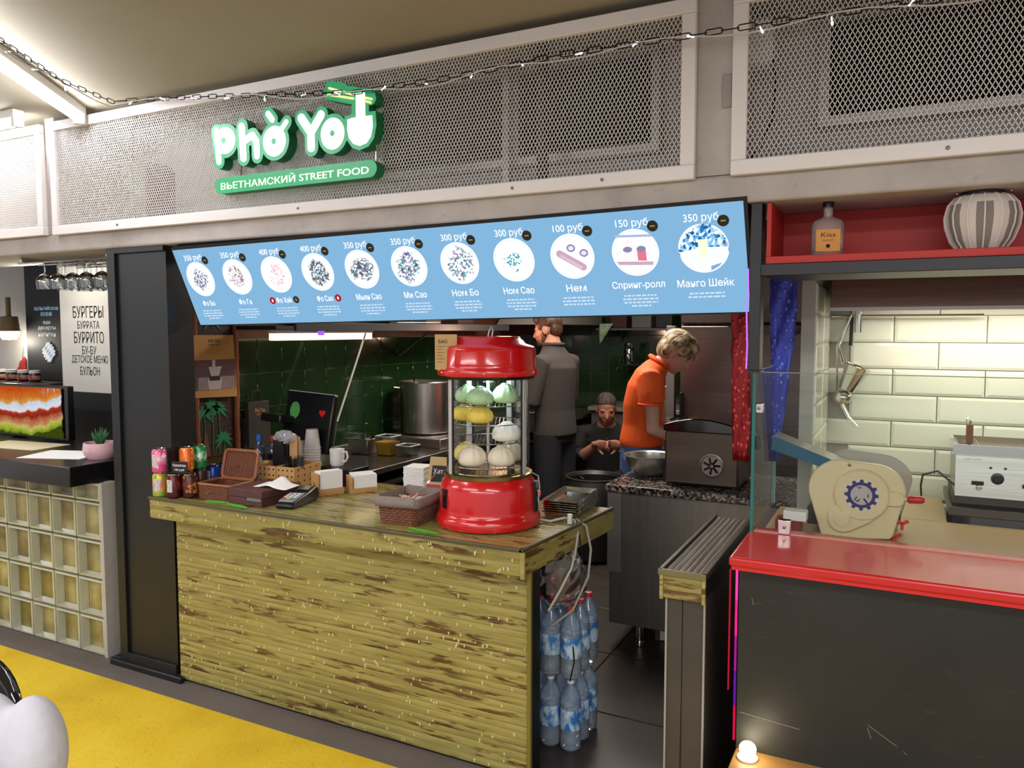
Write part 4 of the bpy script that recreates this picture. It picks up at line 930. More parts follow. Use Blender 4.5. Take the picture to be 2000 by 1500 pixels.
for a in (-148, -32, 60, 120):
    ar = R(a); c = V((.169 * cos(ar), .169 * sin(ar), 0)); rz = Matrix.Rotation(ar, 3, 'Z')
    MB().obox(c + V((0, 0, .402)), (.008, .024, .38), rz).build('post', m_alu, st, bevel=.002)
    MB().obox(V((.170 * cos(ar + .11 * (1 if a < -90 else -1)), .170 * sin(ar + .11 * (1 if a < -90 else -1)), .402)), (.004, .010, .38), Matrix.Rotation(ar + .11, 3, 'Z')).build('door_seal', m_blackpl, st)
MB().lathe([(.16, .585), (.185, .585), (.19, .60), (.16, .60)], 60).build('black_ring', m_blackpl, st)
MB().lathe([(.16, .598), (.200, .598), (.203, .604), (.202, .620), (.198, .628), (.196, .635), (.191, .700), (.185, .712), (.152, .722), (.142, .735), (.136, .738), (.128, .75), (0, .752)], 72).build('red_lid', m_red, st, ang=50)
for a in (-100,): # raised panel on the lid, facing the hall
    pts = [(R(-128), .642), (R(-62), .642), (R(-62), .698), (R(-128), .698)]
    tb = []
    for q in range(4):
        (a0, z0), (a1, z1) = pts[q], pts[(q + 1) % 4]
        for k in range(8): t = k / 8; aa = a0 + (a1 - a0) * t; zz = z0 + (z1 - z0) * t; rr = .1965 - (zz - .635) * .077; tb.append((rr * cos(aa), rr * sin(aa), zz))
    MB().tube(tb, .003, 6, closed=True).build('lid_moulding', m_red, st)
for a in (-150, -92, -28):
    ar = R(a); MB().ell((.203 * cos(ar), .203 * sin(ar), .612), (.005, .005, .005), 10, 6).build('screw', m_chrome, st)
MB().tube([(.0, .0, .75), (.006, 0, .775), (.014, 0, .79), (.02, 0, .775), (.016, 0, .752)], .003, 6).build('lid_wire', m_white, st)
def arcbox(a0, a1, r, z0, z1, th, mat, nm, parent):
    mb = MB(); K = 6; v_ = []
    for k in range(K + 1):
        a = R(a0 + (a1 - a0) * k / K)
        for rr in (r, r + th):
            for zz in (z0, z1): v_.append((rr * cos(a), rr * sin(a), zz))
    f_ = []
    for k in range(K):
        b = 4 * k; f_ += [(b, b + 4, b + 5, b + 1), (b + 2, b + 3, b + 7, b + 6), (b, b + 2, b + 6, b + 4), (b + 1, b + 5, b + 7, b + 3)]
    f_ += [(0, 1, 3, 2), (4 * K, 4 * K + 2, 4 * K + 3, 4 * K + 1)]; mb.add(v_, f_); return mb.build(nm, mat, parent)
sw_ = arcbox(-153, -144, .193, .08, .155, .006, m_blackpl, 'switch_plate', st); arcbox(-150, -147, .199, .105, .13, .005, m_blackpl, 'rocker', sw_)
arcbox(-22, -12, .193, .06, .18, .012, m_blackpl, 'control_box', st)
kb = MB().lathe([(0, 0), (.012, 0), (.01, .014), (0, .015)], 14, (.205 * cos(R(-17)), .205 * sin(R(-17)), .13), 'x').build('knob', m_red, st)
MB().tube([(.185 * cos(R(-25)), .185 * sin(R(-25)), .22), (.20, -.06, .20), (.205, -.07, .16), (.2, -.075, .10)], .003, 6).build('lamp_wire', M('grey_wire', '#9a9894', .5), st)
# lamp inside
MB().lathe([(0, .578), (.05, .578), (.055, .586), (0, .588)], 24).build('lamp', emis('steamer_lamp', '#d4ecff', 22), st)
lamp_point('steamer_light', (SX, SY, TZ + .57), 2.0, (.82, .94, 1.0), .03)
# shelves
m_wire = M('chrome_wire', '#b8b6b2', .25, 1.0)
for zz in (.482, .410, .338, .242, .216):
    s_ = MB().tube([(.155 * cos(2 * pi * k / 40), .155 * sin(2 * pi * k / 40), zz) for k in range(40)], .0025, 6, closed=True).build('wire_shelf', m_wire, st)
    gm_ = MB()
    for k in range(-9, 10):
        x = k * .0155; L = sqrt(max(.0001, .154 ** 2 - x * x)); gm_.tube([(x, -L, zz), (x, L, zz)], .0011, 4)
    gm_.build('shelf_wires', m_wire, s_)
for a in (90,): MB().tube([(0, 0, .21), (0, 0, .58)], .006, 8).build('centre_rod', m_alu, st)
def bun(lat, near, z, hexc, h2, label, sc=1.0, zs=1.0):
    c26, s26 = cos(R(26.84)), sin(R(26.84)); x = SX + lat * c26 + near * s26; y = SY + lat * s26 - near * c26
    b = thing('steamed_bun', label, 'bun', (x, y, TZ + z), random.uniform(0, 3), 'steamed buns in the red steamer')
    mt = M('dough_' + hexc[1:], hexc, .55, var=(35.0, h2, .35))
    prof_ = [(0, 0), (.036, 0), (.047, .010), (.050, .024), (.045, .042), (.032, .057), (.017, .066), (.006, .066), (0, .060)]
    def mod(a, zz): return 1 + .07 * sin(11 * a) * max(0, (zz - .022) / .04)
    MB().lathe([(r * sc, zz * sc * zs) for r, zz in prof_], 52, mod=mod).build('dough', mt, b, ang=80)
    tw = MB()
    for k in range(9): a = 2 * pi * k / 9; tw.tube([(.016 * sc * cos(a), .016 * sc * sin(a), .066 * sc * zs), (.008 * sc * cos(a + .5), .008 * sc * sin(a + .5), .069 * sc * zs), (0, 0, .064 * sc * zs)], .0035 * sc, 6)
    tw.build('pleated_top', mt, b)
gr, yl, wt = ('#bcd9a8', '#a9cc98'), ('#f0d65c', '#e6c648'), ('#f2e8d4', '#e8dac0')
bun(-.03, .06, .485, *gr, 'pale green steamed bun in front on the top wire shelf', 1.12, .88)
bun(-.085, -.03, .485, *gr, 'green steamed bun at the back of the top shelf beside the glass seam', 1.0)
bun(.07, -.02, .485, *gr, 'green steamed bun at the back of the top shelf beside the standing cook', 1.08)
bun(-.03, .06, .413, *yl, 'yellow pleated bun in front on the second shelf', 1.08, .88)
bun(-.095, -.03, .413, *yl, 'yellow bun at the back of the second shelf', 1.05, .88)
bun(.075, .055, .341, '#f4f1ea', '#eae5da', 'single white bun on the third shelf', 1.2, .86)
bun(-.06, .075, .245, *wt, 'cream bun in front on the bottom shelf beside the basket', 1.15)
bun(.055, .075, .245, *wt, 'cream bun in front on the bottom shelf beside the trays', 1.12)
bun(.09, -.045, .245, *wt, 'cream bun at the back of the bottom shelf', 1.1)
bun(-.09, -.05, .245, '#ecdb84', '#e2ce6c', 'pale yellow bun at the back of the bottom shelf', 1.05)
# card on the steamer
kc = thing('kraft_card', 'brown kraft menu card standing on the steamer rim', 'card', (SX - .158 * .892 + .118 * .4515, SY - .158 * .4515 - .118 * .892, TZ + .624), R(22))
MB().hexa([(-.042, -.002, 0), (.042, -.002, 0), (.042, .0, 0), (-.042, .0, 0), (-.044, .008, .135), (.042, .008, .135), (.042, .010, .135), (-.044, .010, .135)]).build('card', M('kraft_paper', '#c2a06a', .7, var=(12.0, '#b08d58', .3)), kc, smooth=False)
text('lettering', 'БАО', m_ink, kc, (-.012, .0035, .108), .034, .013, (1, 0, 0), (0, .074, 1), world=False)
lm_ = MB()
for r_ in range(6):
    zz = .088 - .012 * r_; y_ = -.0025 + .074 * zz - .0006
    for x0, x1 in ((-.036, -.006), (.004, .03)): lm_.box(x0, x1 - .008 * (r_ % 2), y_, y_ + .0006, zz, zz + .002)
lm_.build('small_print', M('brown_ink', '#7a5c32', .7), kc, smooth=False)

# nested metal trays
def tray(z, label, rz):
    t_ = thing('metal_tray', label, 'tray', (-1.255, 3.045, z), rz, 'nested metal trays beside the steamer')
    a, b, hgt = .072, .15, .022
    mb = MB(); o = [(-a - .006, -b - .006), (a + .006, -b - .006), (a + .006, b + .006), (-a - .006, b + .006)]; i_ = [(-a, -b), (a, -b), (a, b), (-a, b)]; fl = [(-a + .008, -b + .008), (a - .008, -b + .008), (a - .008, b - .008), (-a + .008, b - .008)]
    v_ = [(x, y, hgt) for x, y in o] + [(x, y, hgt) for x, y in i_] + [(x, y, .001) for x, y in fl]
    mb.add(v_, [(k, (k + 1) % 4, 4 + (k + 1) % 4, 4 + k) for k in range(4)] + [(4 + k, 4 + (k + 1) % 4, 8 + (k + 1) % 4, 8 + k) for k in range(4)] + [(8, 9, 10, 11)])
    p = mb.build('pan', m_chrome, t_, smooth=False); q = p.modifiers.new('s', 'SOLIDIFY'); q.thickness = .0012; q.offset = 1
    MB().tube([(x, y, hgt) for x, y in rrect(2 * a + .014, 2 * b + .014, .012)], .0025, 6, closed=True).build('rolled_rim', m_chrome, t_)
for k in range(6): tray(TZ + .0015 + .0095 * k, ('lowest', 'second lowest', 'third lowest', 'third highest', 'second highest', 'topmost')[k] + ' steel tray in the nested stack beside the red steamer', R(4 + (k % 2)))
cb = MB().tube([(-1.30, 2.80, TZ + .012), (-1.24, 2.79, TZ + .012), (-1.20, 2.84, TZ + .02), (-1.165, 2.86, TZ + .01), (-1.14, 2.84, .86), (-1.12, 2.76, .80), (-1.11, 2.70, .76), (-1.14, 2.66, .68), (-1.18, 2.64, .60)], .005, 8).build('pale_cable', M('ivory_cord', '#b9b2a6', .5)); tag(cb, 'pale power cable from the steamer draped over the counter corner', 'cable')
cb = MB().tube([(-1.165, 2.875, TZ + .012), (-1.12, 2.88, .88), (-1.085, 2.84, .80), (-1.08, 2.80, .70), (-1.12, 2.74, .58), (-1.19, 2.70, .52)], .005, 8).build('looped_cable', M('grey_cord', '#8f8a84', .5)); tag(cb, 'grey looped cable hanging in a wide arc from the counter edge', 'cable')
cb = MB().tube([(-1.14, 2.85, .86), (-1.115, 2.83, .74), (-1.12, 2.80, .62), (-1.15, 2.78, .52), (-1.12, 2.74, .45), (-1.105, 2.72, .38), (-1.115, 2.70, .31)], .003, 6).build('hanging_cable', m_blackpl); tag(cb, 'thin black cable hanging down in front of the water bottles', 'cable')
cl_ = MB()
for k in range(5): cl_.tube([(.008 * cos(2 * pi * j / 12), .008 * sin(2 * pi * j / 12), .008 * k) for j in range(12)], .0035, 6, closed=True)
o = cl_.build('cable_spring', m_white); o.location = (-1.172, 2.83, TZ + .005); tag(o, 'white spiral cable sleeve standing at the counter corner', 'cable sleeve')

# ============================================================ bottles under the counter
g_pet = film('pet_plastic', '#e6eef4', '#b4c6d6', .28, .9)
def pet(x, y, z, red, label, grp):
    b = thing('water_bottle', label, 'bottle', (x, y, z), random.uniform(0, 6), grp)
    MB().lathe([(0, .004), (.030, 0), (.041, .012), (.042, .06), (.0395, .07), (.042, .08), (.042, .19), (.036, .225), (.016, .26), (.0135, .275), (0, .276)], 22).build('bottle_body', g_pet, b)
    MB().lathe([(.0425, .09), (.0428, .092), (.0428, .17), (.0425, .172)], 22).build('wrap_label', M('blue_water_label', '#b4cbdc', .4, var=((26, 26, 14), '#2b6cae', .06)), b)
    MB().lathe([(0, .272), (.0155, .272), (.0155, .29), (0, .292)], 14).build('cap', M('cap_red', '#b5302c', .4) if red else M('cap_pale', '#c9d4e0', .4), b)
random.seed(31)
for i in range(3):
    for j in range(3):
        pet(-1.315 + .088 * i, 2.77 + .092 * j, 0.0015, False, 'full water bottle in the lower pack under the bamboo counter', 'water bottles in the lower pack')
for i in range(3):
    for j in range(3):
        pet(-1.315 + .088 * i, 2.77 + .092 * j, .294, True, 'water bottle with red cap standing on the lower pack', 'water bottles in the upper pack')
m_ball = M('dark_red_skin', '#5d1a1e', .25, coat=.4)
for k, (x, y, z_) in enumerate(((-1.15, 2.76, .62), (-1.20, 2.72, .63), (-1.15, 2.77, .68), (-1.205, 2.73, .69), (-1.24, 2.79, .63), (-1.14, 2.85, .63), (-1.2, 2.82, .62))):
    o = thing('red_onion', 'shiny dark red onion in the clear bag on the bottles', 'onion', (x, y, z_ - .02), 0, 'red onions in the clear bag')
    MB().lathe([(0, 0), (.015, .002), (.028, .014), (.031, .028), (.024, .044), (.008, .053), (.004, .06), (0, .06)], 18).build('bulb', m_ball, o)
    MB().tube([(0, 0, .056), (.002, 0, .068)], [.004, .001], 6).build('stem_tip', M('onion_tip', '#8a6a4a', .7), o)
bg_ = MB().ell((0, 0, .09), (.10, .11, .13), 26, 18); random.seed(8); bg_.v = [(x + random.uniform(-.007, .007), y + random.uniform(-.007, .007), z + random.uniform(-.007, .007)) for x, y, z in bg_.v]
o = bg_.build('clear_bag', film('bag_film', '#f4f4f4', '#d0ccc8', .14, .9), smooth=False); o.location = (-1.20, 2.79, .60); tag(o, 'crinkled clear plastic bag holding red onions', 'bag')
# ============================================================ noodle kitchen behind the counter
m_grout = M('pale_green_grout', '#7c8a72', .8)
m_gtile = M('green_glazed_tile', '#1b351a', .12, coat=.6, var=(3.0, '#132711', .35), rnd=7)
wlk = struct(MB().box(-3.44, -3.357, 2.632, 7.66, 0, 2.5).build('wall_left', m_grout, smooth=False))
gt = MB().box(-.007, 0, -.0985, .0985, -.0985, .0985).build('tile', m_gtile, wlk, bevel=.002, seg=1); gt.location = (-3.35, 2.838, .92)
for i in range(24):
    for j in range(4):
        if (i, j) != (0, 0): link_copy(gt, wlk, (-3.35, 2.838 + .2 * i, .92 + .2 * j))
wbk = struct(MB().box(-3.44, 1.6, 7.607, 7.70, 0, 2.5).build('wall_back', m_grout, smooth=False))
gt2 = MB().box(-.0985, .0985, 0, .007, -.0985, .0985).build('tile', m_gtile, wbk, bevel=.002, seg=1); gt2.location = (-3.22, 7.60, .52)
for i in range(13):
    for j in range(7):
        if (i, j) != (0, 0): link_copy(gt2, wbk, (-3.22 + .2 * i, 7.60, .52 + .2 * j))
# copper brown boards above the tiles
m_cop = M('red_brown_board', '#5e2f1e', .55, var=((30, 2, 30), '#47210f', .35), rnd=4)
for j in range(5): MB().box(-3.357, -3.343, 2.64, 7.6, 1.625 + .17 * j, 1.625 + .17 * j + .166).build('plank', m_cop, wlk, bevel=.002, world=False)

# bamboo scroll with palms and the coffee poster
scr = thing('bamboo_scroll', 'dark brown bamboo wall scroll with painted green palms', 'scroll', (-3.34, 3.01, .98))
m_pole = M('bamboo_pole', '#a5623a', .5, var=((40, 40, 8), '#7a4020', .3))
for y in (2.875, 3.155):
    mb = MB(); pts = []; rr = []
    for k in range(30): pts.append((-3.325, y, .98 + .036 * k)); rr.append(.0155 if k % 3 else .018)
    mb.tube(pts, rr, 8).build('pole', m_pole, scr, world=True)
m_mat = M('dark_bamboo_mat', '#2a1512', .7, var=((4, 4, 120), '#40221a', .3))
for k in range(34): MB().box(-3.345, -3.335, 2.885, 3.145, .985 + .0308 * k, .985 + .0308 * k + .0295).build('mat_slat', m_mat, scr, world=True, smooth=False)
m_palm = M('palm_green', '#1d7a4a', .6)
def palm(y, z0, z1, n=8, L=.07):
    mb = MB(); mb.tube([(-3.333, y, z0), (-3.333, y + .006, (z0 + z1) / 2), (-3.333, y + .002, z1)], .0035, 6)
    for k in range(n):
        a = -.5 + (pi + 1.0) * k / (n - 1); d = V((cos(a), sin(a))); c = V((y, z1)); nn = V((-d.y, d.x))
        q = [c, c + d * L * .5 + nn * .010, c + d * L + V((0, -.02)), c + d * L * .5 - nn * .010]; mb.prism([(p.x, p.y) for p in q], -3.3335, -3.331, 'x')
    mb.build('painted_palm', m_palm, scr, world=True, smooth=False)
for a in ((2.93, 1.05, 1.22), (2.985, 1.0, 1.255), (3.03, 1.0, 1.235), (3.06, 1.0, 1.07), (3.00, 1.68, 1.72)): palm(*a)
MB().prism([(2.92, .99), (2.97, .99), (2.945, 1.12), (2.93, 1.12)], -3.334, -3.331, 'x').build('painted_hut', M('painted_brown', '#6d3a26', .7), scr, world=True, smooth=False)
po = thing('coffee_poster', 'tan poster with a photograph of a coffee filter', 'poster', (-3.30, 2.99, 1.30))
m_tan = M('tan_poster', '#b8894a', .6, var=(3.0, '#ad7d3f', .3))
MB().hexa([(-3.302, 2.85, 1.315), (-3.302, 3.137, 1.303), (-3.305, 3.137, 1.303), (-3.305, 2.85, 1.315), (-3.302, 2.85, 1.645), (-3.302, 3.12, 1.643), (-3.305, 3.12, 1.643), (-3.305, 2.85, 1.645)]).build('sheet', m_tan, po, smooth=False, world=True)
ph = MB().box(-3.3015, -3.300, 2.853, 3.125, 1.352, 1.512).build('photograph', M('photo_dusk', '#4a3340', .6, var=((6, 6, 10), '#6a4038', .2)), po, smooth=False, world=True)
MB().box(-3.300, -3.2992, 2.87, 3.12, 1.352, 1.42).build('table_strip', M('photo_table', '#9a8a84', .6, var=(20.0, '#7a6a68', .3)), ph, smooth=False, world=True)
MB().prism([(2.94, 1.352), (3.02, 1.352), (3.03, 1.41), (2.93, 1.41)], -3.2992, -3.298, 'x').prism([(2.955, 1.425), (3.01, 1.425), (3.02, 1.455), (3.03, 1.475), (2.94, 1.475), (2.945, 1.455)], -3.2992, -3.298, 'x').box(-3.2992, -3.298, 2.965, 2.985, 1.475, 1.51).build('filter_picture', M('photo_silver', '#b5aaa6', .5), ph, smooth=False, world=True)
MB().box(-3.2984, -3.2975, 2.945, 3.015, 1.40, 1.424).build('coffee_picture', M('photo_dark', '#1c1412', .6), ph, smooth=False, world=True)
text('lettering', 'PHO YOU', m_ink, po, (-3.3015, 2.985, 1.612), .075, .018, (0, 1, 0), (0, 0, 1)); text('lettering', 'VIETNAM COFFEE', M('brown_print', '#5b4322', .7), po, (-3.3015, 2.985, 1.592), .075, .007, (0, 1, 0), (0, 0, 1))

# black carrier bags on the wall
m_bag = M('black_kraft_bag', '#241f1b', .7, var=(9.0, '#332c26', .3)); m_yp = M('yellow_print', '#c99a35', .6)
def bag(y0, y1, z0, z1, x, label):
    b = thing('carrier_bag', label, 'bag', (x, (y0 + y1) / 2, z0))
    MB().box(x, x + .03, y0, y1, z0, z1).build('body', m_bag, b, bevel=.003, world=True)
    yc = (y0 + y1) / 2; MB().tube([(x + .015, yc - .04, z1), (x + .012, yc - .03, z1 + .06), (x + .012, yc + .03, z1 + .06), (x + .015, yc + .04, z1)], .004, 6).build('handle', m_bag, b, world=True)
    text('lettering', 'Phở You', m_yp, b, (x + .0302, yc + .01, z1 - .05), .075, .026, (0, 1, 0), (0, 0, 1)); text('lettering', 'STREET FOOD', m_yp, b, (x + .0302, yc + .01, z1 - .075), .06, .008, (0, 1, 0), (0, 0, 1))
bag(3.20, 3.40, .92, 1.17, -3.345, 'black paper carrier bag with yellow print hanging low on green tiles')
bag(3.19, 3.35, 1.0, 1.265, -3.305, 'black paper carrier bag with yellow print hanging in front of another bag')

# wall shelf with lamp
shl = thing('wall_shelf', 'long dark shelf above the green tiles with braces', 'shelf', (-3.2, 4.3, 1.67))
MB().box(-3.343, -3.02, 3.15, 5.9, 1.672, 1.695).build('board', M('dark_shelf', '#2b2624', .5), shl, bevel=.003, world=True)
MB().box(-3.03, -3.012, 3.3, 5.9, 1.665, 1.715).build('front_rail', M('grey_rail', '#3f3f42', .4), shl, bevel=.002, world=True)
for y in (4.75, 5.7): MB().tube([(-3.345, y, 1.48), (-3.06, y, 1.67)], .007, 6).build('brace', m_steel_d, shl, world=True)
ll = thing('shelf_lamp', 'lit warm strip lamp mounted under the long dark shelf', 'lamp', (-3.17, 3.72, 1.64))
MB().box(-3.20, -3.14, 3.27, 4.17, 1.652, 1.672).build('housing', m_white, ll, bevel=.003, world=True)
MB().box(-3.198, -3.142, 3.28, 4.16, 1.612, 1.652).build('diffuser', emis('warm_strip', '#ffe0b0', 3.6), ll, bevel=.004, world=True)
pu = MB().box(-3.05, -3.035, 3.52, 3.56, 1.64, 1.665).build('violet_led', emis('violet', '#6a3cff', 3.0)); tag(pu, 'small glowing violet light at the shelf edge', 'light')
ro_ = thing('white_rod', 'thin white rod slanting from the shelf lamp to the worktop', 'rod', (-3.1, 3.74, 1.10))
MB().tube([(-3.10, 4.034, 1.65), (-3.10, 3.74, 1.11)], .006, 8).build('rod', M('white_rod', '#d8d8d4', .4), ro_, world=True); MB().tube([(-3.10, 3.74, 1.115), (-3.12, 3.70, .86)], .004, 6).build('wire', m_steel_d, ro_, world=True)
random.seed(13)
for k, (y, dy, dz, hx, nm) in enumerate(((3.7, .22, .14, '#4a2420', 'dark red'), (4.3, .3, .18, '#1d1d22', 'black'), (4.75, .2, .12, '#6a4a34', 'brown'), (5.2, .24, .16, '#3a2a26', 'umber'))):
    o = MB().box(-3.3, -3.1, y, y + dy, 1.696, 1.696 + dz).build('storage_box', M('shelf_box_%d' % k, hx, .6), bevel=.006); tag(o, nm + ' storage box standing on the long dark wall shelf', 'box')

# stainless worktop along the green wall
wt_ = thing('steel_worktop', 'long stainless worktop running along the green tiled wall', 'worktop', (-3.04, 4.9, 0))
MB().box(-3.349, -2.725, 3.22, 7.55, .825, .86).build('top', M('worktop_steel', '#8f8880', .22, .9, var=((2, 40, 40), '#7a736c', .3)), wt_, bevel=.004, world=True)
MB().box(-3.349, -3.335, 3.22, 7.55, .86, .90).build('upstand', m_steel, wt_, bevel=.002, world=True)
MB().box(-3.30, -2.78, 3.3, 7.5, .12, .70).build('cupboard', m_black, wt_, smooth=False, world=True)
for y in (3.26, 4.7, 6.2, 7.5): MB().box(-2.775, -2.735, y, y + .04, 0, .825).build('leg', m_steel_d, wt_, world=True)
MB().box(-2.80, -2.73, 3.3, 7.5, .74, .76).build('rail', m_steel_d, wt_, world=True, smooth=False)
hb = thing('hob', 'low stainless hob block carrying the tall stock pot', 'hob', (-3.08, 4.9, .86))
MB().box(-3.32, -2.80, 4.45, 5.35, .86, .925).build('body', m_steel, hb, bevel=.004, world=True)
for y in (4.72, 5.12): MB().tube([(-3.1 + .14 * cos(a), y + .14 * sin(a), .929) for a in [2 * pi * k / 20 for k in range(20)]], .006, 6, closed=True).build('pan_ring', m_blackpl, hb, world=True)
pt = thing('stock_pot', 'tall stainless stock pot with two handles', 'pot', (-3.09, 4.72, .935))
MB().lathe([(0, 0), (.178, 0), (.185, .008), (.185, .36), (.19, .365), (.188, .37), (.181, .366), (.18, .05), (0, .05)], 48).build('body', M('pot_steel', '#cfcac4', .28, 1.0, var=((26, 26, 2), '#9d9791', .3)), pt)
for s in (-1, 1): MB().tube([(s * .183, -.05, .32), (s * .22, -.045, .325), (s * .225, .0, .327), (s * .22, .045, .325), (s * .183, .05, .32)], .008, 8).build('handle', m_chrome, pt)
pt.rotation_euler[2] = R(30)
lt = MB().tube([(-3.15, 4.68, 1.0), (-3.12, 4.62, 1.25), (-3.10, 4.58, 1.36)], .006, 8).build('ladle', m_chrome); tag(lt, 'steel ladle handle sticking out of the stock pot', 'ladle')
gn = thing('steam_pan', 'stainless steam pan with a flat lid on the worktop', 'pan', (-3.16, 4.12, .86))
MB().hexa([(-.07, -.10, 0), (.07, -.10, 0), (.07, .10, 0), (-.07, .10, 0), (-.085, -.115, .1), (.085, -.115, .1), (.085, .115, .1), (-.085, .115, .1)]).build('pan', m_steel, gn, bevel=.008)
MB().box(-.1, .1, -.13, .13, .1, .107).build('lid', m_chrome, gn, bevel=.002); MB().tube([(-.02, 0, .107), (-.02, 0, .125), (.02, 0, .125), (.02, 0, .107)], .004, 6).build('lid_handle', m_chrome, gn)
def tub(x, y, w_, h, label, liquid):
    t_ = thing('plastic_tub', label, 'tub', (x, y, .86))
    MB().hexa([(-w_ * .8, -w_ * .8, 0), (w_ * .8, -w_ * .8, 0), (w_ * .8, w_ * .8, 0), (-w_ * .8, w_ * .8, 0), (-w_, -w_, h), (w_, -w_, h), (w_, w_, h), (-w_, w_, h)]).build('clear_body', glass('tub_plastic', '#eef0ee', .9, .08), t_, smooth=False)
    MB().tube([(x_, y_, h) for x_, y_ in rrect(2 * w_, 2 * w_, .01)], .004, 6, closed=True).build('rim', M('clear_rim', '#b9bab6', .2), t_)
    if liquid: MB().hexa([(-w_ * .77, -w_ * .77, .004), (w_ * .77, -w_ * .77, .004), (w_ * .77, w_ * .77, .004), (-w_ * .77, w_ * .77, .004), (-w_ * .9, -w_ * .9, h * .7), (w_ * .9, -w_ * .9, h * .7), (w_ * .9, w_ * .9, h * .7), (-w_ * .9, w_ * .9, h * .7)]).build('yellow_sauce', M('yellow_sauce', '#edc03a', .3), t_, smooth=False)
tub(-2.98, 4.10, .062, .125, 'clear plastic tub filled with yellow sauce', True)
tub(-2.84, 4.12, .06, .07, 'empty clear plastic tub beside the yellow sauce', False)

# ============================================================ back of the kitchen
bw = thing('back_worktop', 'pale steel worktop against the back green tiles', 'worktop', (-2.4, 7.3, 0))
MB().box(-2.7, -1.2, 6.95, 7.58, .90, .94).build('top', M('pale_steel', '#a39f98', .35, .6), bw, bevel=.004, world=True); MB().box(-2.68, -1.22, 7.0, 7.56, .1, .90).build('cabinet', M('grey_cabinet', '#4a4743', .6), bw, smooth=False, world=True)
for x in (-2.0, -1.5): MB().box(x - .006, x + .006, 6.995, 7.0, .12, .88).build('door_seam', m_ink, bw, smooth=False, world=True)
bs = thing('back_shelf', 'grey shelf high on the back green tiles', 'shelf', (-2.3, 7.45, 1.66))
MB().box(-2.75, -1.9, 7.3, 7.59, 1.67, 1.69).build('board', M('grey_shelf', '#5a5550', .6), bs, world=True, smooth=False)
for x in (-2.7, -1.95): MB().box(x - .01, x + .01, 7.32, 7.59, 1.60, 1.67).build('bracket', m_steel_d, bs, world=True, smooth=False)
hd = MB().prism([(6.2, 1.72), (7.55, 1.72), (7.55, 1.95), (6.5, 1.95)], -3.3, -2.78, 'x').build('extractor_hood', M('hood_grey', '#8f8a82', .5), bevel=.004); tag(hd, 'pale grey extractor hood in the back corner of the green kitchen', 'hood')
for k, (x, w_, h, hx, nm) in enumerate(((-2.62, .17, .2, '#3d1d22', 'maroon'), (-2.4, .2, .22, '#5e625f', 'grey'), (-2.16, .17, .2, '#14161a', 'black'))):
    o = MB().box(x, x + w_, 7.35, 7.55, 1.691, 1.691 + h).build('crate', M('crate_%d' % k, hx, .6), bevel=.008); tag(o, nm + ' crate standing on the grey back shelf', 'crate')
tw_ = MB(); vs_ = []
for i in range(9):
    for j in range(9):
        u, v = i / 8, j / 8; vs_.append((-2.70 + .14 * u * (1 - .5 * v), 7.27 - .012 * sin(6 * u + 3 * v), 1.735 - .20 * v * (1 - .45 * u)))
tw_.add(vs_, [(i * 9 + j, (i + 1) * 9 + j, (i + 1) * 9 + j + 1, i * 9 + j + 1) for i in range(8) for j in range(8)])
o = tw_.build('tea_towel', M('pale_towel', '#a8b39a', .8, var=(14.0, '#5f8a58', .12)), fixn=False); s_ = o.modifiers.new('s', 'SOLIDIFY'); s_.thickness = .006; tag(o, 'pale green tea towel hanging from the grey back shelf', 'towel')
kn = MB().lathe([(0, 0), (.05, 0), (.052, .005), (.052, .14), (.046, .15), (.048, .155), (.048, .2), (0, .2)], 24).build('steel_canister', m_chrome); kn.location = (-2.42, 7.35, 1.34); tag(kn, 'shiny steel canister on the wall behind the woman', 'canister')
kb_ = MB().box(-2.5, -2.3, 7.28, 7.598, 1.325, 1.34).build('canister_ledge', m_black, smooth=False); tag(kb_, 'small black ledge under the shiny steel canister', 'ledge')
for k, (x, z_) in enumerate(((-2.60, 1.36), (-2.63, 1.28))):
    t_ = thing('hanging_scissors', ('upper', 'lower')[k] + ' steel clip hanging on the back green tiles', 'clip', (x, 7.58, z_)); MB().tube([(0, 0, 0), (.02, 0, .02), (.045, 0, .012), (.05, 0, -.01)], .006, 6).build('loop', m_chrome, t_); MB().tube([(.0, 0, 0), (-.01, 0, -.03)], .005, 6).build('tip', m_chrome, t_)

# fridge, paper roll
fr = thing('steel_fridge', 'tall brushed steel refrigerator behind the woman in orange', 'fridge', (-.95, 5.6, 0))
[MB().cyl((x, y, 0), (x, y, .081), .02).build('foot', m_steel_d, fr, world=True) for x in (-1.3, -.6) for y in (5.32, 5.88)]
m_fr = M('fridge_steel', '#6f6260', .32, .85, var=((3, 3, 60), '#615553', .3))
MB().box(-1.36, -.55, 5.25, 5.95, .08, 2.05).build('body', M('fridge_body', '#3c3735', .5, .4), fr, bevel=.006, world=True)
MB().box(-1.35, -.56, 5.20, 5.25, .12, 1.70).build('door', m_fr, fr, bevel=.008, world=True); MB().box(-1.35, -.56, 5.20, 5.25, 1.715, 2.04).build('upper_panel', m_fr, fr, bevel=.008, world=True)
MB().box(-1.345, -1.325, 5.17, 5.20, .9, 1.25).build('handle', m_blackpl, fr, bevel=.004, world=True)
sd = thing('steel_upright', 'narrow pale steel upright beside the refrigerator door', 'upright', (-1.43, 5.25, 0)); MB().box(-1.46, -1.40, 5.24, 5.30, .0, 1.70).build('post', M('pale_post', '#7d7476', .4, .6), sd, bevel=.003, world=True); MB().box(-1.475, -1.385, 5.22, 5.32, 0, .012).build('foot_plate', m_steel_d, sd, world=True)
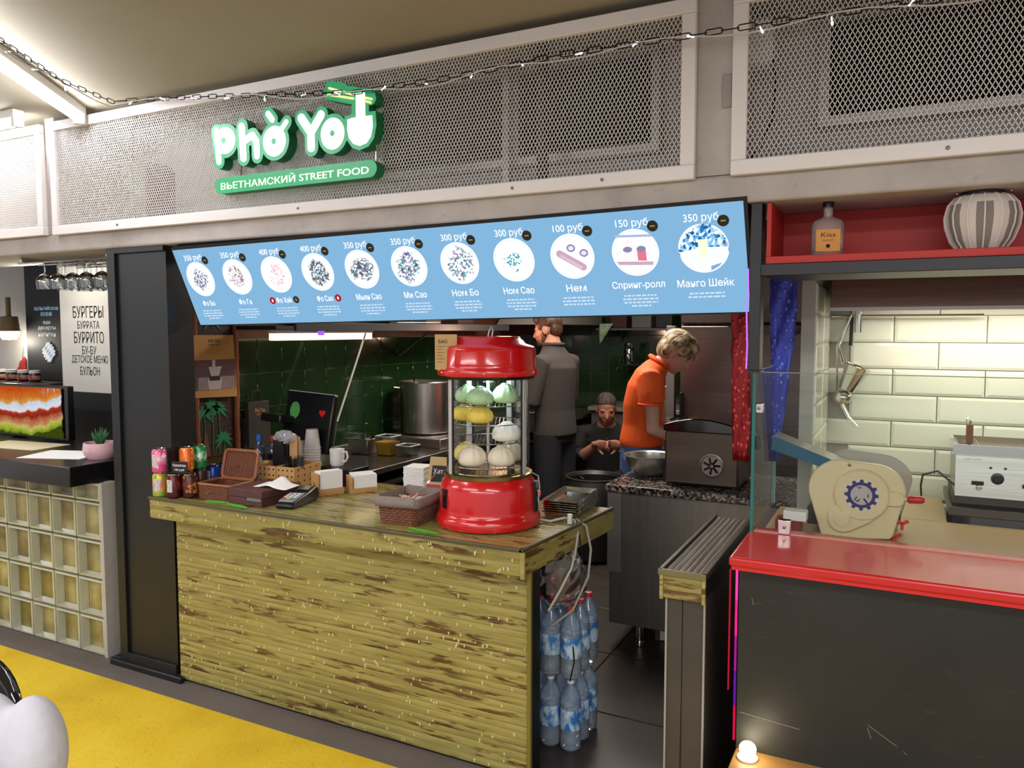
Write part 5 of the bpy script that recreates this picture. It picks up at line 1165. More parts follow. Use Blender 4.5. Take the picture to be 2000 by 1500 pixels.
gy = thing('grey_tray', 'grey tray with a white label stuck high on the fridge', 'tray', (-.95, 5.1, 1.66)); MB().hexa([(-.95, 5.0, 1.64), (-.6, 5.0, 1.64), (-.6, 5.19, 1.64), (-.95, 5.19, 1.64), (-1.0, 4.98, 1.70), (-.58, 4.98, 1.70), (-.58, 5.19, 1.70), (-1.0, 5.19, 1.70)]).build('tray', M('grey_tray', '#4c4846', .5), gy, smooth=False, world=True); MB().box(-.93, -.80, 4.977, 4.981, 1.70, 1.80).build('label', M('label_paper', '#d9d9d6', .6, var=((60, 60, 90), '#8a8a8a', .08)), gy, smooth=False, world=True)
tr = thing('steel_trolley', 'dark steel trolley under the kitchen paper roll', 'trolley', (-1.40, 4.98, 0))
for x in (-1.50, -1.36):
    for y in (4.9, 5.06): MB().cyl((x, y, 0), (x, y, 1.08), .01, n=8).build('leg', m_steel_d, tr, world=True)
for z_ in (.3, .7, 1.08): MB().box(-1.51, -1.35, 4.89, 5.07, z_, z_ + .012).build('shelf', m_steel_d, tr, world=True, smooth=False)
rl = thing('paper_roll', 'upright cream kitchen paper roll behind the woman in orange', 'paper roll', (-1.425, 4.98, 1.092)); MB().lathe([(.016, 0), (.042, 0), (.044, .005), (.044, .205), (.042, .21), (.016, .21), (.016, 0)], 28).build('paper', M('cream_paper_roll', '#c9c2ac', .8), rl); MB().lathe([(0, 0), (.015, 0), (.015, .215), (0, .215)], 14).build('core', M('card_core', '#8a6a4a', .8), rl)

# ============================================================ granite topped counter, bowl, ice maker
def granite():
    m = bpy.data.materials.new('speckled_granite'); t = NT(m); c = t.coord((1, 1, 1)); vo = t.new('ShaderNodeTexVoronoi'); vo.inputs['Scale'].default_value = 95; t.link(c, vo.inputs['Vector'])
    sp = t.new('ShaderNodeSeparateColor'); t.link(vo.outputs['Color'], sp.inputs[0]); t.col(t.ramp(sp.outputs[0], [(0, '#1d1a18'), (.3, '#4a433e'), (.5, '#7b716a'), (.7, '#a3988e'), (.85, '#2a2624')], 'CONSTANT')); t.b.inputs['Roughness'].default_value = .15; return m
gc = thing('granite_counter', 'steel kitchen counter with speckled granite top', 'counter', (-1.0, 4.1, 0))
MB().box(-1.372, -.45, 3.785, 4.42, .828, .868).build('granite_top', granite(), gc, bevel=.006, world=True)
m_cab = M('counter_steel', '#8d8781', .4, .75, var=((40, 40, 2), '#78726c', .35))
MB().box(-1.355, -.45, 3.82, 4.40, .12, .828).build('steel_body', m_cab, gc, bevel=.003, world=True)
MB().box(-1.365, -1.29, 3.812, 3.82, .40, .826).build('corner_strip', M('pale_corner', '#8d8984', .45, .6), gc, smooth=False, world=True)
for x, y in ((-1.20, 3.87), (-.55, 3.87), (-1.3, 4.33), (-.55, 4.33)): MB().lathe([(.02, .003), (.024, .006), (.022, .03), (.018, .035), (.018, .12)], 16, (x, y, 0)).build('foot', m_chrome, gc, world=True)
bx2 = thing('cardboard_box', 'flat cardboard box with a white label under the granite counter', 'box', (-1.0, 4.1, 0)); MB().box(-1.15, -.75, 3.98, 4.25, .0, .075).build('carton', M('carton', '#6a4a34', .8), bx2, bevel=.003, world=True); MB().box(-1.12, -1.04, 3.976, 3.98, .01, .06).build('label', m_paper, bx2, smooth=False, world=True)
bo = thing('steel_bowl', 'wide shiny steel mixing bowl on the granite counter', 'bowl', (-1.24, 4.15, .868))
MB().lathe([(0, 0), (.065, 0), (.09, .012), (.122, .05), (.136, .105), (.144, .11), (.142, .114), (.132, .108), (.117, .055), (.085, .018), (0, .006)], 40).build('bowl', M('satin_steel', '#d2cfca', .3, .9), bo)
MB().ell((0, 0, .055), (.1, .1, .02)).build('noodles', M('cooked_rice_paper', '#b9b5a8', .6), bo)
im = thing('ice_maker', 'dark steel ice maker with round fan vent', 'ice maker', (-.90, 4.12, .868))
m_im = M('ice_maker_steel', '#5d534d', .34, .8, var=((3, 3, 50), '#50463f', .3))
MB().box(-1.09, -.712, 3.905, 4.30, .878, 1.165).build('body', m_im, im, bevel=.012, seg=3, world=True)
arc = [(-1.095 + .388 * k / 12, 1.166 + .055 * sin(pi * (.12 + .78 * k / 12))) for k in range(13)]
MB().prism([(-1.095, 1.150), (-.707, 1.150)] + list(reversed(arc)), 3.895, 4.31, 'y').build('lid', M('gloss_black', '#08080a', .08, coat=.8), im, bevel=.006, world=True)
MB().lathe([(.052, 0), (.062, 0), (.062, .006), (.056, .008), (.052, .003)], 32, (-.845, 3.905, .985), 'y').build('vent_ring', M('vent_bezel', '#8a817b', .3, .8), im, world=True)
MB().lathe([(0, .0005), (.052, .0005)], 32, (-.845, 3.9045, .985), 'y').build('vent_hole', m_ink, im, world=True)
for k in range(7): a = 2 * pi * k / 7; MB().obox((-.845 + .026 * cos(a), 3.9015, .985 + .026 * sin(a)), (.036, .002, .016), Matrix.Rotation(-a, 3, 'Y') @ Matrix.Rotation(.5, 3, 'X')).build('fan_blade', m_blackpl, im, world=True, smooth=False)
for x, y in ((-1.06, 3.93), (-.74, 3.93), (-1.06, 4.27), (-.74, 4.27)): MB().cyl((x, y, .868), (x, y, .88), .012).build('rubber_foot', m_blackpl, im, world=True)
# black round bin beside the seated man
bn_ = thing('black_bin', 'round black bin with peelings beside the seated man', 'bin', (-2.0, 5.29, 0))
MB().lathe([(0, 0), (.20, 0), (.235, .03), (.25, .35), (.24, .50), (.21, .58), (.20, .60), (.185, .58), (.19, .50), (0, .46)], 40).build('body', M('bin_black', '#121212', .45), bn_)
MB().tube([(.205 * cos(2 * pi * k / 36), .205 * sin(2 * pi * k / 36), .60) for k in range(36)], .006, 6, closed=True).build('rim', M('bin_rim', '#3a332a', .4), bn_)
random.seed(17)
for k in range(9):
    mm = M(('peel_white', 'peel_red', 'peel_green')[k % 3], ('#b9b4aa', '#8a3a32', '#6a7a5a')[k % 3], .6); a = random.uniform(0, 6.28); r_ = random.uniform(.02, .14)
    o = MB().tube([(0, 0, 0), (.02, .01, .012), (.045, 0, .006)], [.008, .011, .004], 7, flat=.4).build('vegetable_peel', mm); o.location = (-2.0 + r_ * cos(a), 5.29 + r_ * sin(a), .49 + .008 * k); o.rotation_euler[2] = a; tag(o, ('white', 'red', 'green')[k % 3] + ' vegetable peel lying in the black bin', 'peel', ('white', 'red', 'green')[k % 3] + ' peels in the black bin')
lamp_point('cook_glow', (-2.75, 5.3, 1.66), 5, (1, .62, .42), .06)  # unseen point light added for the warm red glow on the cook's face
# ============================================================ people
m_skin = M('skin', '#b9826a', .5, var=(9.0, '#a9705a', .3)); m_skin2 = M('skin_pale', '#c49a8a', .5, var=(9.0, '#b98b7b', .3))
def head_matrix(c, pitch=0.0, yaw=0.0, roll=0.0): return Matrix.Translation(V(c)) @ Matrix.Rotation(yaw, 4, 'Z') @ Matrix.Rotation(pitch, 4, 'Y') @ Matrix.Rotation(roll, 4, 'X')
def head_shape(mb, Mx, s=1.0, nose=1.0):
    k = len(mb.v)
    mb.ell((-.012, 0, .03), (.098, .077, .09), 20, 14); mb.ell((.026, 0, -.04), (.066, .061, .078), 18, 12); mb.ell((.052, 0, -.095), (.03, .034, .024), 12, 8)
    mb.ell((.04, 0, -.02), (.056, .066, .05), 16, 10)
    mb.tube([(.082, 0, .012), (.098, 0, -.015), (.108 * (1 + .02 * nose), 0, -.034), (.088, 0, -.044)], [.010, .011, .014, .010], 8)
    mb.ell((.086, 0, -.062), (.013, .024, .007), 12, 6); mb.ell((.084, 0, -.073), (.012, .021, .007), 12, 6)
    mb.ell((.074, 0, .016), (.018, .055, .012), 14, 6)
    for t in (-1, 1):
        mb.ell((-.004, t * .077, -.012), (.021, .009, .033), 12, 8, Matrix.Rotation(.25, 3, 'Y')); mb.ell((.06, t * .038, -.03), (.026, .024, .026), 12, 8)
        mb.ell((.073, t * .031, -.001), (.012, .014, .008), 10, 6)
    mb.tube([(-.02, 0, -.05), (-.03, 0, -.15)], [.055, .06], 14)
    for i in range(k, len(mb.v)): mb.v[i] = tuple(Mx @ (V(mb.v[i]) * s))
def face_parts(parent, Mx, s, brow):
    for t in (-1, 1):
        mb = MB().ell((.0795, t * .031, -.0025), (.006, .012, .0045), 12, 6); mb.v = [tuple(Mx @ (V(p) * s)) for p in mb.v]; mb.build('eye', M('eye_dark', '#1a120f', .3), parent)
        mb = MB().tube([(.084, t * .014, .014), (.088, t * .032, .018), (.076, t * .052, .013)], [.003, .004, .002], 6); mb.v = [tuple(Mx @ (V(p) * s)) for p in mb.v]; mb.build('eyebrow', brow, parent)
def hand_shape(mb, wrist, dirv, palm_n, curl=.6, side=1, s=1.0):
    """palm and five bent fingers; dirv along the fingers, palm_n out of the palm, side=+1 thumb towards dir x n"""
    d = V(dirv).normalized(); n = V(palm_n); n = (n - d * n.dot(d)).normalized(); a = d.cross(n) * side; w = V(wrist)
    rot = Matrix((d, a, n)).transposed()
    mb.ell(w + d * .045 * s, (.05 * s, .041 * s, .017 * s), 14, 10, rot); mb.tube([w - d * .02 * s, w + d * .03 * s], [.026 * s, .03 * s], 10, flat=.75)
    for i, (o, L) in enumerate(((.03, .07), (.0105, .078), (-.0095, .073), (-.029, .058))):
        b = w + d * (.08 * s) + a * (o * s); p = [b - d * .02 * s, b]; dd = d.copy(); q = b.copy()
        for k, f in enumerate((.42, .32, .26)):
            dd = (dd * cos(curl * (.6 + .3 * k)) + n * sin(curl * (.6 + .3 * k))).normalized()
            nn_ = n; n2 = (n - dd * n.dot(dd)); q = q + dd * (L * f * s); p.append(q.copy())
        mb.tube(p, [.0095 * s, .0092 * s, .0086 * s, .008 * s, .0062 * s], 8)
    b = w + d * .02 * s + a * .032 * s
    mb.tube([b, b + (a * .8 + d * .6) * .03 * s, b + (a * .55 + d * .8 + n * .5) * .056 * s, b + (a * .2 + d * .9 + n * .9) * .075 * s], [.013 * s, .012 * s, .0105 * s, .007 * s], 8)
X3, Y3, Z3 = V((1, 0, 0)), V((0, 1, 0)), V((0, 0, 1))
def ring(x, z, rx, ry, lean=0.0, y=0.0): return (V((x, y, z)), rx, ry, V((cos(lean), 0, -sin(lean))), Y3)

# ---- woman in orange
wm = thing('person', 'person with short blonde hair in an orange polo shirt bending over the counter', 'person', (-1.42, 4.60, 0), R(14))
b = MB(); HW = head_matrix((.195, -.005, 1.535), R(38), R(-6))
head_shape(b, HW, 1.0)
b.loft([ring(.0, .86, .11, .15), ring(0, 1.05, .095, .13), ring(.0, 1.22, .10, .14), ring(.03, 1.36, .085, .15, .3), ring(.07, 1.43, .06, .10, .5), ring(.11, 1.475, .052, .055, .6), ring(.155, 1.52, .05, .052, .7)])
for s, fw in ((-1, .0), (1, .03)):
    sh = V((.045, s * .165, 1.385)); el = V((.07 + fw, s * .205, 1.085)); wr = V((.29, s * .13, 1.01))
    b.tube([V((.03, s * .08, 1.38)), sh, sh * .5 + el * .5, el, el * .5 + wr * .5 + V((0, 0, -.005)), wr], [.06, .056, .045, .042, .038, .027], 14)
    hand_shape(b, wr, (1, -s * .3, -.25), (0, -s * .4, -1), .55, -s)
for s in (-1, 1):
    b.tube([(0, s * .08, .90), (.0, s * .085, .55), (-.01, s * .085, .12), (-.01, s * .085, .05)], [.085, .06, .04, .04], 14); b.ell((.05, s * .085, .04), (.12, .045, .04))
remesh(b.build('body', m_skin2, wm), .008, 3)
face_parts(wm, HW, 1.0, M('blonde_brow', '#7a5f44', .7))
sh_ = MB(); sh_.loft([ring(-.005, .965, .138, .178), ring(-.008, 1.0, .136, .176), ring(-.006, 1.10, .118, .158), ring(.0, 1.22, .124, .168), ring(.018, 1.32, .118, .178, .2), ring(.04, 1.395, .095, .165, .4), ring(.075, 1.445, .075, .12, .5), ring(.098, 1.465, .066, .085, .55)])
for s in (-1, 1):
    sh_.tube([V((.03, s * .09, 1.385)), V((.045, s * .165, 1.38)), V((.052, s * .185, 1.29)), V((.055, s * .19, 1.235))], [.07, .076, .074, .073], 16)
m_or = M('orange_pique', '#e85a0a', .75, var=(6.0, '#dc5006', .3), bump=(260, .15))
remesh(sh_.build('polo_shirt', m_or, wm), .009, 3)
cl = MB(); cl.tube([V((.098 + .068 * cos(a) * cos(.55), .07 * sin(a), 1.478 - .068 * cos(a) * sin(.55))) for a in [2 * pi * k / 22 for k in range(22)]], .014, 8, closed=True); cl.build('collar', m_or, wm)
for s in (-1, 1): MB().tube([V((.055 + .074 * cos(a), s * .19 + .074 * sin(a), 1.236)) for a in [2 * pi * k / 20 for k in range(20)]], .006, 6, closed=True).build('sleeve_band', m_or, wm)
je = MB(); je.loft([ring(-.012, .80, .13, .165), ring(-.01, .90, .132, .168), ring(-.008, 1.0, .118, .155)])
for s in (-1, 1): je.tube([(-.01, s * .085, .90), (-.015, s * .09, .55), (-.02, s * .09, .10)], [.105, .082, .07], 16)
remesh(je.build('jeans', M('blue_denim', '#3d5f8f', .8, var=(14.0, '#4f72a2', .3), bump=(200, .2)), wm), .01, 3)
MB().tube([(-.136, -.04, .93), (-.136, -.10, .93), (-.125, -.125, .93)], .004, 5).build('pocket_seam', M('denim_dark', '#243a63', .8), wm)
def hairm(nm, c1, c2, c3, ro=.5):
    m = bpy.data.materials.new(nm); t = NT(m); f = t.noise(t.coord((18, 60, 14)), 1.0, 4, .6); t.col(t.ramp(f, [(.40, c1), (.5, c2), (.62, c3)])); t.b.inputs['Roughness'].default_value = ro; t.bump(f, .5, .006); return m
m_blonde = hairm('streaked_blonde', '#46352a', '#937a5e', '#cdb897')
hr = MB()
hr.ell((-.02, 0, .045), (.108, .09, .095), 22, 14); hr.ell((-.05, 0, -.005), (.075, .085, .085), 18, 12); hr.ell((.05, 0, .075), (.055, .075, .05), 16, 10)
for t in (-1, 1): hr.ell((.02, t * .066, .045), (.05, .02, .04), 14, 10); hr.ell((-.045, t * .066, -.01), (.035, .022, .055), 14, 10)
random.seed(6)
for k in range(46):
    a = random.uniform(-2.0, 2.0); t = random.uniform(-1, 1); y0 = t * .06
    st_ = V((-.03, y0 * .3, .132)); hr.tube([st_, V((.05 * cos(a), .06 * sin(a) , .125)), V((.10 * cos(a) - .01, .093 * sin(a), .055)), V((.105 * cos(a) - .01, .094 * sin(a), .022 + random.uniform(-.015, .02)))], [.008, .009, .009, .002], 6)
for k in range(14):
    t = -1 + 2 * k / 13; hr.tube([V((.03, t * .05, .128)), V((.088, t * .062, .09)), V((.112 - .02 * abs(t), t * .068, .045)), V((.114 - .025 * abs(t), t * .072, .026 + random.uniform(-.012, .014)))], [.009, .010, .009, .002], 6)
hr.v = [tuple(HW @ V(p)) for p in hr.v]; remesh(hr.build('hair', m_blonde, wm), .005, 1)
for s in (-1, 1): MB().ell((.05, s * .085, .045), (.135, .05, .046)).build('shoe', m_blackpl, wm)

# ---- standing cook, back turned to the hall, facing the hob
mn = thing('person', 'person with short brown hair in a dark grey chef jacket standing at the hob', 'person', (-2.43, 5.55, 0), R(168))
b = MB(); HM = head_matrix((.075, .0, 1.675), R(10), R(18))
head_shape(b, HM, 1.08)
b.loft([ring(0, .85, .11, .16), ring(0, 1.0, .11, .16), ring(0, 1.2, .115, .165), ring(0, 1.38, .115, .18), ring(.01, 1.47, .085, .15), ring(.02, 1.53, .065, .08), ring(.04, 1.60, .062, .064)])
for s in (-1, 1):
    S0 = V((.0, s * .20, 1.43)); E0 = V((.03, s * .255, 1.13)); W0 = V((.27, s * .17, 1.06))
    b.tube([V((0, s * .1, 1.43)), S0, S0 * .5 + E0 * .5, E0, E0 * .5 + W0 * .5, W0], [.06, .062, .05, .046, .042, .03], 14); hand_shape(b, W0, (1, -s * .25, -.1), (0, -s, -.2), .8, -s * -1)
for s in (-1, 1): b.tube([(0, s * .09, .92), (.0, s * .095, .5), (-.01, s * .095, .08)], [.095, .068, .045], 14)
remesh(b.build('body', m_skin, mn), .009, 3); face_parts(mn, HM, 1.08, M('brown_brow', '#3a2416', .7))
jk = MB(); jk.loft([ring(-.005, .855, .155, .205), ring(-.005, .90, .152, .202), ring(0, 1.05, .14, .192), ring(0, 1.22, .145, .198), ring(-.008, 1.38, .142, .21), ring(0, 1.455, .11, .19), ring(.012, 1.51, .085, .13), ring(.022, 1.555, .078, .082)])
for s in (-1, 1):
    S0 = V((.0, s * .20, 1.42)); E0 = V((.03, s * .262, 1.13)); W0 = V((.24, s * .185, 1.065))
    jk.tube([V((0, s * .1, 1.42)), S0, S0 * .5 + E0 * .5, E0, E0 * .5 + W0 * .5, W0], [.08, .083, .072, .066, .06, .05], 16)
m_jk = M('grey_chef_cloth', '#3f3935', .85, var=(5.0, '#332e2b', .35), bump=(14, .35))
remesh(jk.build('chef_jacket', m_jk, mn), .01, 3)
MB().tube([V((.022 + .08 * cos(a), .084 * sin(a), 1.562)) for a in [2 * pi * k / 22 for k in range(22)]], .014, 8, closed=True).build('collar', m_jk, mn)
pn = MB().box(.02, .028, .268, .276, 1.30, 1.37).build('sleeve_pen', M('violet_pen', '#3a2f6a', .4), mn)
tr_ = MB(); tr_.loft([ring(0, .80, .135, .185), ring(0, .92, .135, .18)])
for s in (-1, 1): tr_.tube([(0, s * .095, .88), (-.005, s * .105, .5), (-.015, s * .11, .07)], [.12, .1, .085], 16)
remesh(tr_.build('trousers', M('black_trousers', '#15171b', .85, bump=(12, .3)), mn), .012, 3)
hr = MB(); hr.ell((-.02, 0, .052), (.103, .083, .086), 22, 14); hr.ell((-.058, 0, .0), (.056, .072, .07), 16, 12); hr.ell((.048, 0, .085), (.048, .064, .038), 14, 10)
for t in (-1, 1): hr.ell((.028, t * .066, .035), (.025, .018, .04), 10, 8)
hr.v = [tuple(HM @ (V(p) * 1.08)) for p in hr.v]; remesh(hr.build('hair', hairm('short_brown', '#2f1a10', '#4c2c1c', '#5e3a26'), mn), .008, 2)
bd = MB(); bd.ell((.038, 0, -.085), (.058, .060, .042), 16, 10); bd.ell((.07, 0, -.05), (.022, .032, .012), 12, 6)
for t in (-1, 1): bd.ell((.018, t * .054, -.05), (.022, .016, .05), 10, 8)
bd.v = [tuple(HM @ (V(p) * 1.08)) for p in bd.v]; remesh(bd.build('beard', hairm('brown_beard', '#2a170e', '#46291a', '#553322'), mn), .008, 2)
for s in (-1, 1): MB().ell((.06, s * .11, .045), (.145, .055, .046)).build('shoe', m_blackpl, mn)

# ---- seated man peeling vegetables
se = thing('person', 'person with shaved head in a black shirt sitting and peeling vegetables', 'person', (-2.20, 6.12, 0), R(-74))
b = MB(); HS = head_matrix((.14, .0, 1.025), R(18), R(8)); head_shape(b, HS, 1.04)
b.loft([ring(-.05, .36, .13, .17), ring(-.04, .50, .125, .165), ring(-.01, .66, .125, .175, .2), ring(.04, .79, .10, .17, .35), ring(.07, .86, .075, .10, .45), ring(.10, .92, .062, .065, .5), ring(.13, .97, .06, .06, .5)])
for s, W0, dv in ((-1, V((.36, -.055, .765)), (.35, 1, .12)), (1, V((.36, .10, .77)), (.35, -1, .1))):
    S0 = V((.03, s * .205, .80)); E0 = V((.16, s * .27, .575))
    b.tube([V((.03, s * .1, .81)), S0, S0 * .5 + E0 * .5, E0, E0 * .5 + W0 * .5, W0], [.06, .062, .05, .046, .042, .029], 14)
hand_shape(b, (.37, -.075, .765), (.25, 1, .0), (1, -.1, -.3), .75, 1, 1.05); hand_shape(b, (.35, .13, .765), (.35, -1, .05), (1, .2, -.3), .75, -1, 1.05)
for s in (-1, 1): b.tube([(-.03, s * .10, .40), (.18, s * .15, .42), (.38, s * .19, .46), (.40, s * .19, .2), (.38, s * .19, .08)], [.095, .08, .062, .052, .042], 14); b.ell((.44, s * .19, .04), (.12, .045, .04))
remesh(b.build('body', M('skin_tan', '#a9735c', .5, var=(9.0, '#98634e', .3)), se), .008, 3); face_parts(se, HS, 1.04, M('black_brow', '#15100d', .7))
sh_ = MB(); sh_.loft([ring(-.05, .34, .155, .20), ring(-.045, .50, .15, .195), ring(-.015, .66, .152, .205, .2), ring(.03, .78, .13, .20, .35), ring(.065, .86, .095, .14, .45), ring(.088, .90, .078, .085, .5)])
for s, W0 in ((-1, V((.31, -.12, .745))), (1, V((.29, .19, .745)))):
    S0 = V((.03, s * .21, .80)); E0 = V((.16, s * .28, .575)); sh_.tube([V((.03, s * .1, .81)), S0, S0 * .5 + E0 * .5, E0, E0 * .4 + W0 * .6], [.08, .085, .075, .07, .056], 16)
remesh(sh_.build('shirt', M('black_cotton', '#101012', .85, bump=(14, .3)), se), .01, 3)
tr_ = MB(); tr_.ell((-.04, 0, .38), (.17, .20, .11))
for s in (-1, 1): tr_.tube([(-.02, s * .10, .40), (.18, s * .15, .42), (.385, s * .19, .46), (.40, s * .19, .25), (.385, s * .19, .10)], [.115, .10, .085, .075, .068], 16)
remesh(tr_.build('trousers', M('black_trousers', '#15171b', .85, bump=(12, .3)), se), .012, 3)
hr = MB(); hr.ell((-.018, 0, .052), (.0965, .0795, .077), 22, 14); hr.ell((-.058, 0, .0), (.053, .068, .06), 16, 12); hr.v = [tuple(HS @ (V(p) * 1.04)) for p in hr.v]
remesh(hr.build('hair', hairm('cropped_black', '#261a14', '#382a22', '#4a382e', .8), se), .008, 2)
for s in (-1, 1): MB().ell((.45, s * .19, .045), (.135, .05, .046)).build('shoe', m_blackpl, se)
MB().tube([V((.36 + .033 * cos(a), -.06, .765 + .03 * sin(a))) for a in [2 * pi * k / 16 for k in range(16)]], .005, 6, closed=True).build('bracelet', m_ink, se)
c74, s74 = cos(R(-74)), sin(R(-74))
def seat_pt(x, y, z): return V((-2.20 + x * c74 - y * s74, 6.12 + x * s74 + y * c74, z))
pk = thing('paring_knife', 'small knife held by the seated person', 'knife', seat_pt(.41, .03, .77)); MB().tube([(0, 0, 0), (.03, -.04, .0)], .008, 6).build('handle', m_blackpl, pk); MB().tube([(0, 0, 0), (-.01, .01, .06)], [.006, .001], 6, flat=.2).build('blade', m_chrome, pk)
stl = thing('low_stool', 'low black stool under the seated person', 'stool', (-2.18, 6.14, 0)); MB().lathe([(0, .25), (.15, .25), (.155, .262), (.15, .275), (0, .278)], 28).build('seat', m_black, stl)
for k in range(4): a = pi / 4 + k * pi / 2; MB().cyl((.11 * cos(a), .11 * sin(a), .25), (.14 * cos(a), .14 * sin(a), 0), .014, n=8).build('leg', m_black, stl)
# ============================================================ low gate wall with bamboo cap
gwl = thing('gate_wall', 'narrow dark half wall with a silver-sheened bamboo cap', 'half wall', (-.62, 2.9, 0))
m_dw = M('dark_grey_panel', '#3f3a35', .5, var=((2, 2, 6), '#35302c', .3), bump=(40, .08))
MB().box(-.676, -.552, 2.485, 3.28, 0, .80).build('core', m_dw, gwl, smooth=False, world=True)
for x0, x1 in ((-.676, -.625), (-.622, -.552)): MB().box(x0, x1, 2.478, 2.486, .0, .80).build('front_board', m_dw, gwl, bevel=.002, world=True)
MB().box(-.680, -.674, 2.474, 2.482, 0, .80).build('metal_edge', M('edge_strip', '#8f8b84', .5), gwl, world=True, smooth=False); MB().box(-.554, -.548, 2.474, 2.482, 0, .80).build('metal_edge', M('edge_strip', '#8f8b84', .5), gwl, world=True, smooth=False)
MB().box(-.695, -.548, 2.462, 3.30, .795, .868).build('cap_box', m_black, gwl, smooth=False, world=True)
MB().box(-.692, -.551, 2.456, 2.463, .79, .868).build('cap_front', m_bam, gwl, bevel=.002, world=True)
for x in (-.695, -.556): MB().box(x, x + .012, 2.45, 2.463, .785, .868).build('cap_strip', m_bam, gwl, bevel=.002, world=True)
m_cap = M('silver_sheen_bamboo', '#a8a296', .28, var=((60, 3, 60), '#5a5248', .25), coat=.5, rnd=3)  # pale grey puts the silver sheen of the cap into its colour
for k in range(6): x0 = -.684 + .0212 * k; MB().prism([(x0, .868), (x0 + .003, .877), (x0 + .0105, .879), (x0 + .018, .877), (x0 + .021, .868)], 2.462, 3.29, 'y').build('cap_slat', m_cap, gwl, world=True, smooth=False)
for b_ in ((-.70, -.686, 2.45, 3.3), (-.556, -.542, 2.45, 3.3)): MB().box(b_[0], b_[1], b_[2], b_[3], .866, .886).build('cap_edge', M('cap_trim', '#3d382e', .4), gwl, bevel=.002, world=True)
MB().box(-.70, -.542, 2.448, 2.462, .866, .886).build('cap_edge', M('cap_trim_front', '#6b6540', .4), gwl, bevel=.002, world=True)

# ============================================================ red snack stand on the right
XR = 1.6
rs = thing('red_counter', 'glossy red counter top of the snack stand', 'countertop', (.5, 2.6, .93))
MB().box(-.462, XR, 2.395, 2.82, .942, .972).build('slab', M('red_laminate', '#bd1a18', .3, coat=.25), rs, bevel=.008, seg=3, world=True)
MB().box(-.455, XR, 2.405, 2.80, .93, .942).build('under_board', m_red, rs, smooth=False, world=True)
m_ch = bpy.data.materials.new('worn_chalkboard'); t = NT(m_ch); c_ = t.coord((1, 1, 1)); f1 = t.noise(c_, 3, 5, .6); f2 = t.noise(t.coord((3, 3, 14)), 3.5, 4, .7)
t.col(t.mix(t.ramp(f2, [(.63, 0.0), (.8, .35)]), t.ramp(f1, [(.3, '#121210'), (.6, '#1b1b18'), (.75, '#22211e')]), '#6a665c')); t.b.inputs['Roughness'].default_value = .55
sb = thing('snack_stand_base', 'black scuffed front panel under the red counter', 'counter', (.5, 2.6, 0))
MB().box(-.44, XR, 2.46, 2.50, .335, .93).build('front_panel', m_ch, sb, smooth=False, world=True)
MB().box(-.44, XR, 2.50, 2.82, .0, .93).build('carcass', m_black, sb, smooth=False, world=True)
sm = MB()
for x0, z0, x1, z1 in ((-.06, .50, .04, .44), (-.06, .49, -.05, .46), (.01, .46, .045, .435), (-.40, .83, -.395, .81), (-.43, .455, -.25, .44)):
    sm.prism(cap_poly((x0, z0), (x1, z1), .0012, 3), 2.4592, 2.4602)
stuff(sm.build('scratches', M('pale_scratch', '#66625a', .7), sb, smooth=False, world=True))
stp = MB().box(-.44, XR, 2.26, 2.495, .0, .335).build('wooden_step', M('warm_wood', '#a37a42', .5, var=((2, 30, 30), '#8a6433', .35)), bevel=.004); tag(stp, 'warm wooden step along the foot of the black panel', 'step')
sp_ = thing('step_lamp', 'bright small lamp at the corner of the wooden step', 'lamp', (-.395, 2.41, .335))
MB().lathe([(0, 0), (.03, 0), (.032, .006), (.02, .012), (0, .012)], 20).build('base', m_white, sp_); MB().ell((0, 0, .032), (.026, .026, .022)).build('bulb', emis('lamp_glow', '#fff0c8', 18), sp_)
lamp_point('step_lamp_light', (-.36, 2.38, .40), .4, (1, .85, .55), .03)
led = thing('pink_led_strip', 'x', 'LED strip', (-.447, 2.46, .36))
for k, (hx, ev) in enumerate((('#e01248', 1.0), ('#7a1fb0', .8), ('#a81f9a', 1.0), ('#ff1f7a', 1.5), ('#ff2f86', 2.2))): MB().box(-.450, -.444, 2.455, 2.461, .36 + .1144 * k, .36 + .1144 * (k + 1)).build('diode_section', emis('led_%d' % k, hx, ev), led, world=True, smooth=False)
tag(led, 'glowing pink LED strip beside the black front panel', 'LED strip')
led = MB().box(-.478, -.474, 2.50, 2.506, .50, .90).build('red_led_strip', emis('red_led', '#c81838', .9)); tag(led, 'thin dim red LED strip beside the bamboo capped half wall', 'LED strip')
pst = thing('black_post', 'black steel hanging post framing the snack stand opening', 'post', (-.41, 2.52, 0)); MB().box(-.432, -.398, 2.484, 2.55, 1.545, 2.06).build('post', m_black, pst, bevel=.002, world=True); MB().box(-.436, -.394, 2.48, 2.554, 1.538, 1.545).build('end_plate', m_black, pst, world=True, smooth=False)
vw = MB().tube([(-.436, 2.478, 1.86), (-.434, 2.478, 1.80), (-.438, 2.478, 1.72), (-.434, 2.478, 1.62), (-.436, 2.478, 1.55)], .0025, 6).build('violet_led_wire', emis('violet_wire', '#b06cff', 1.6)); tag(vw, 'thin glowing violet wire running down the black post', 'LED wire')

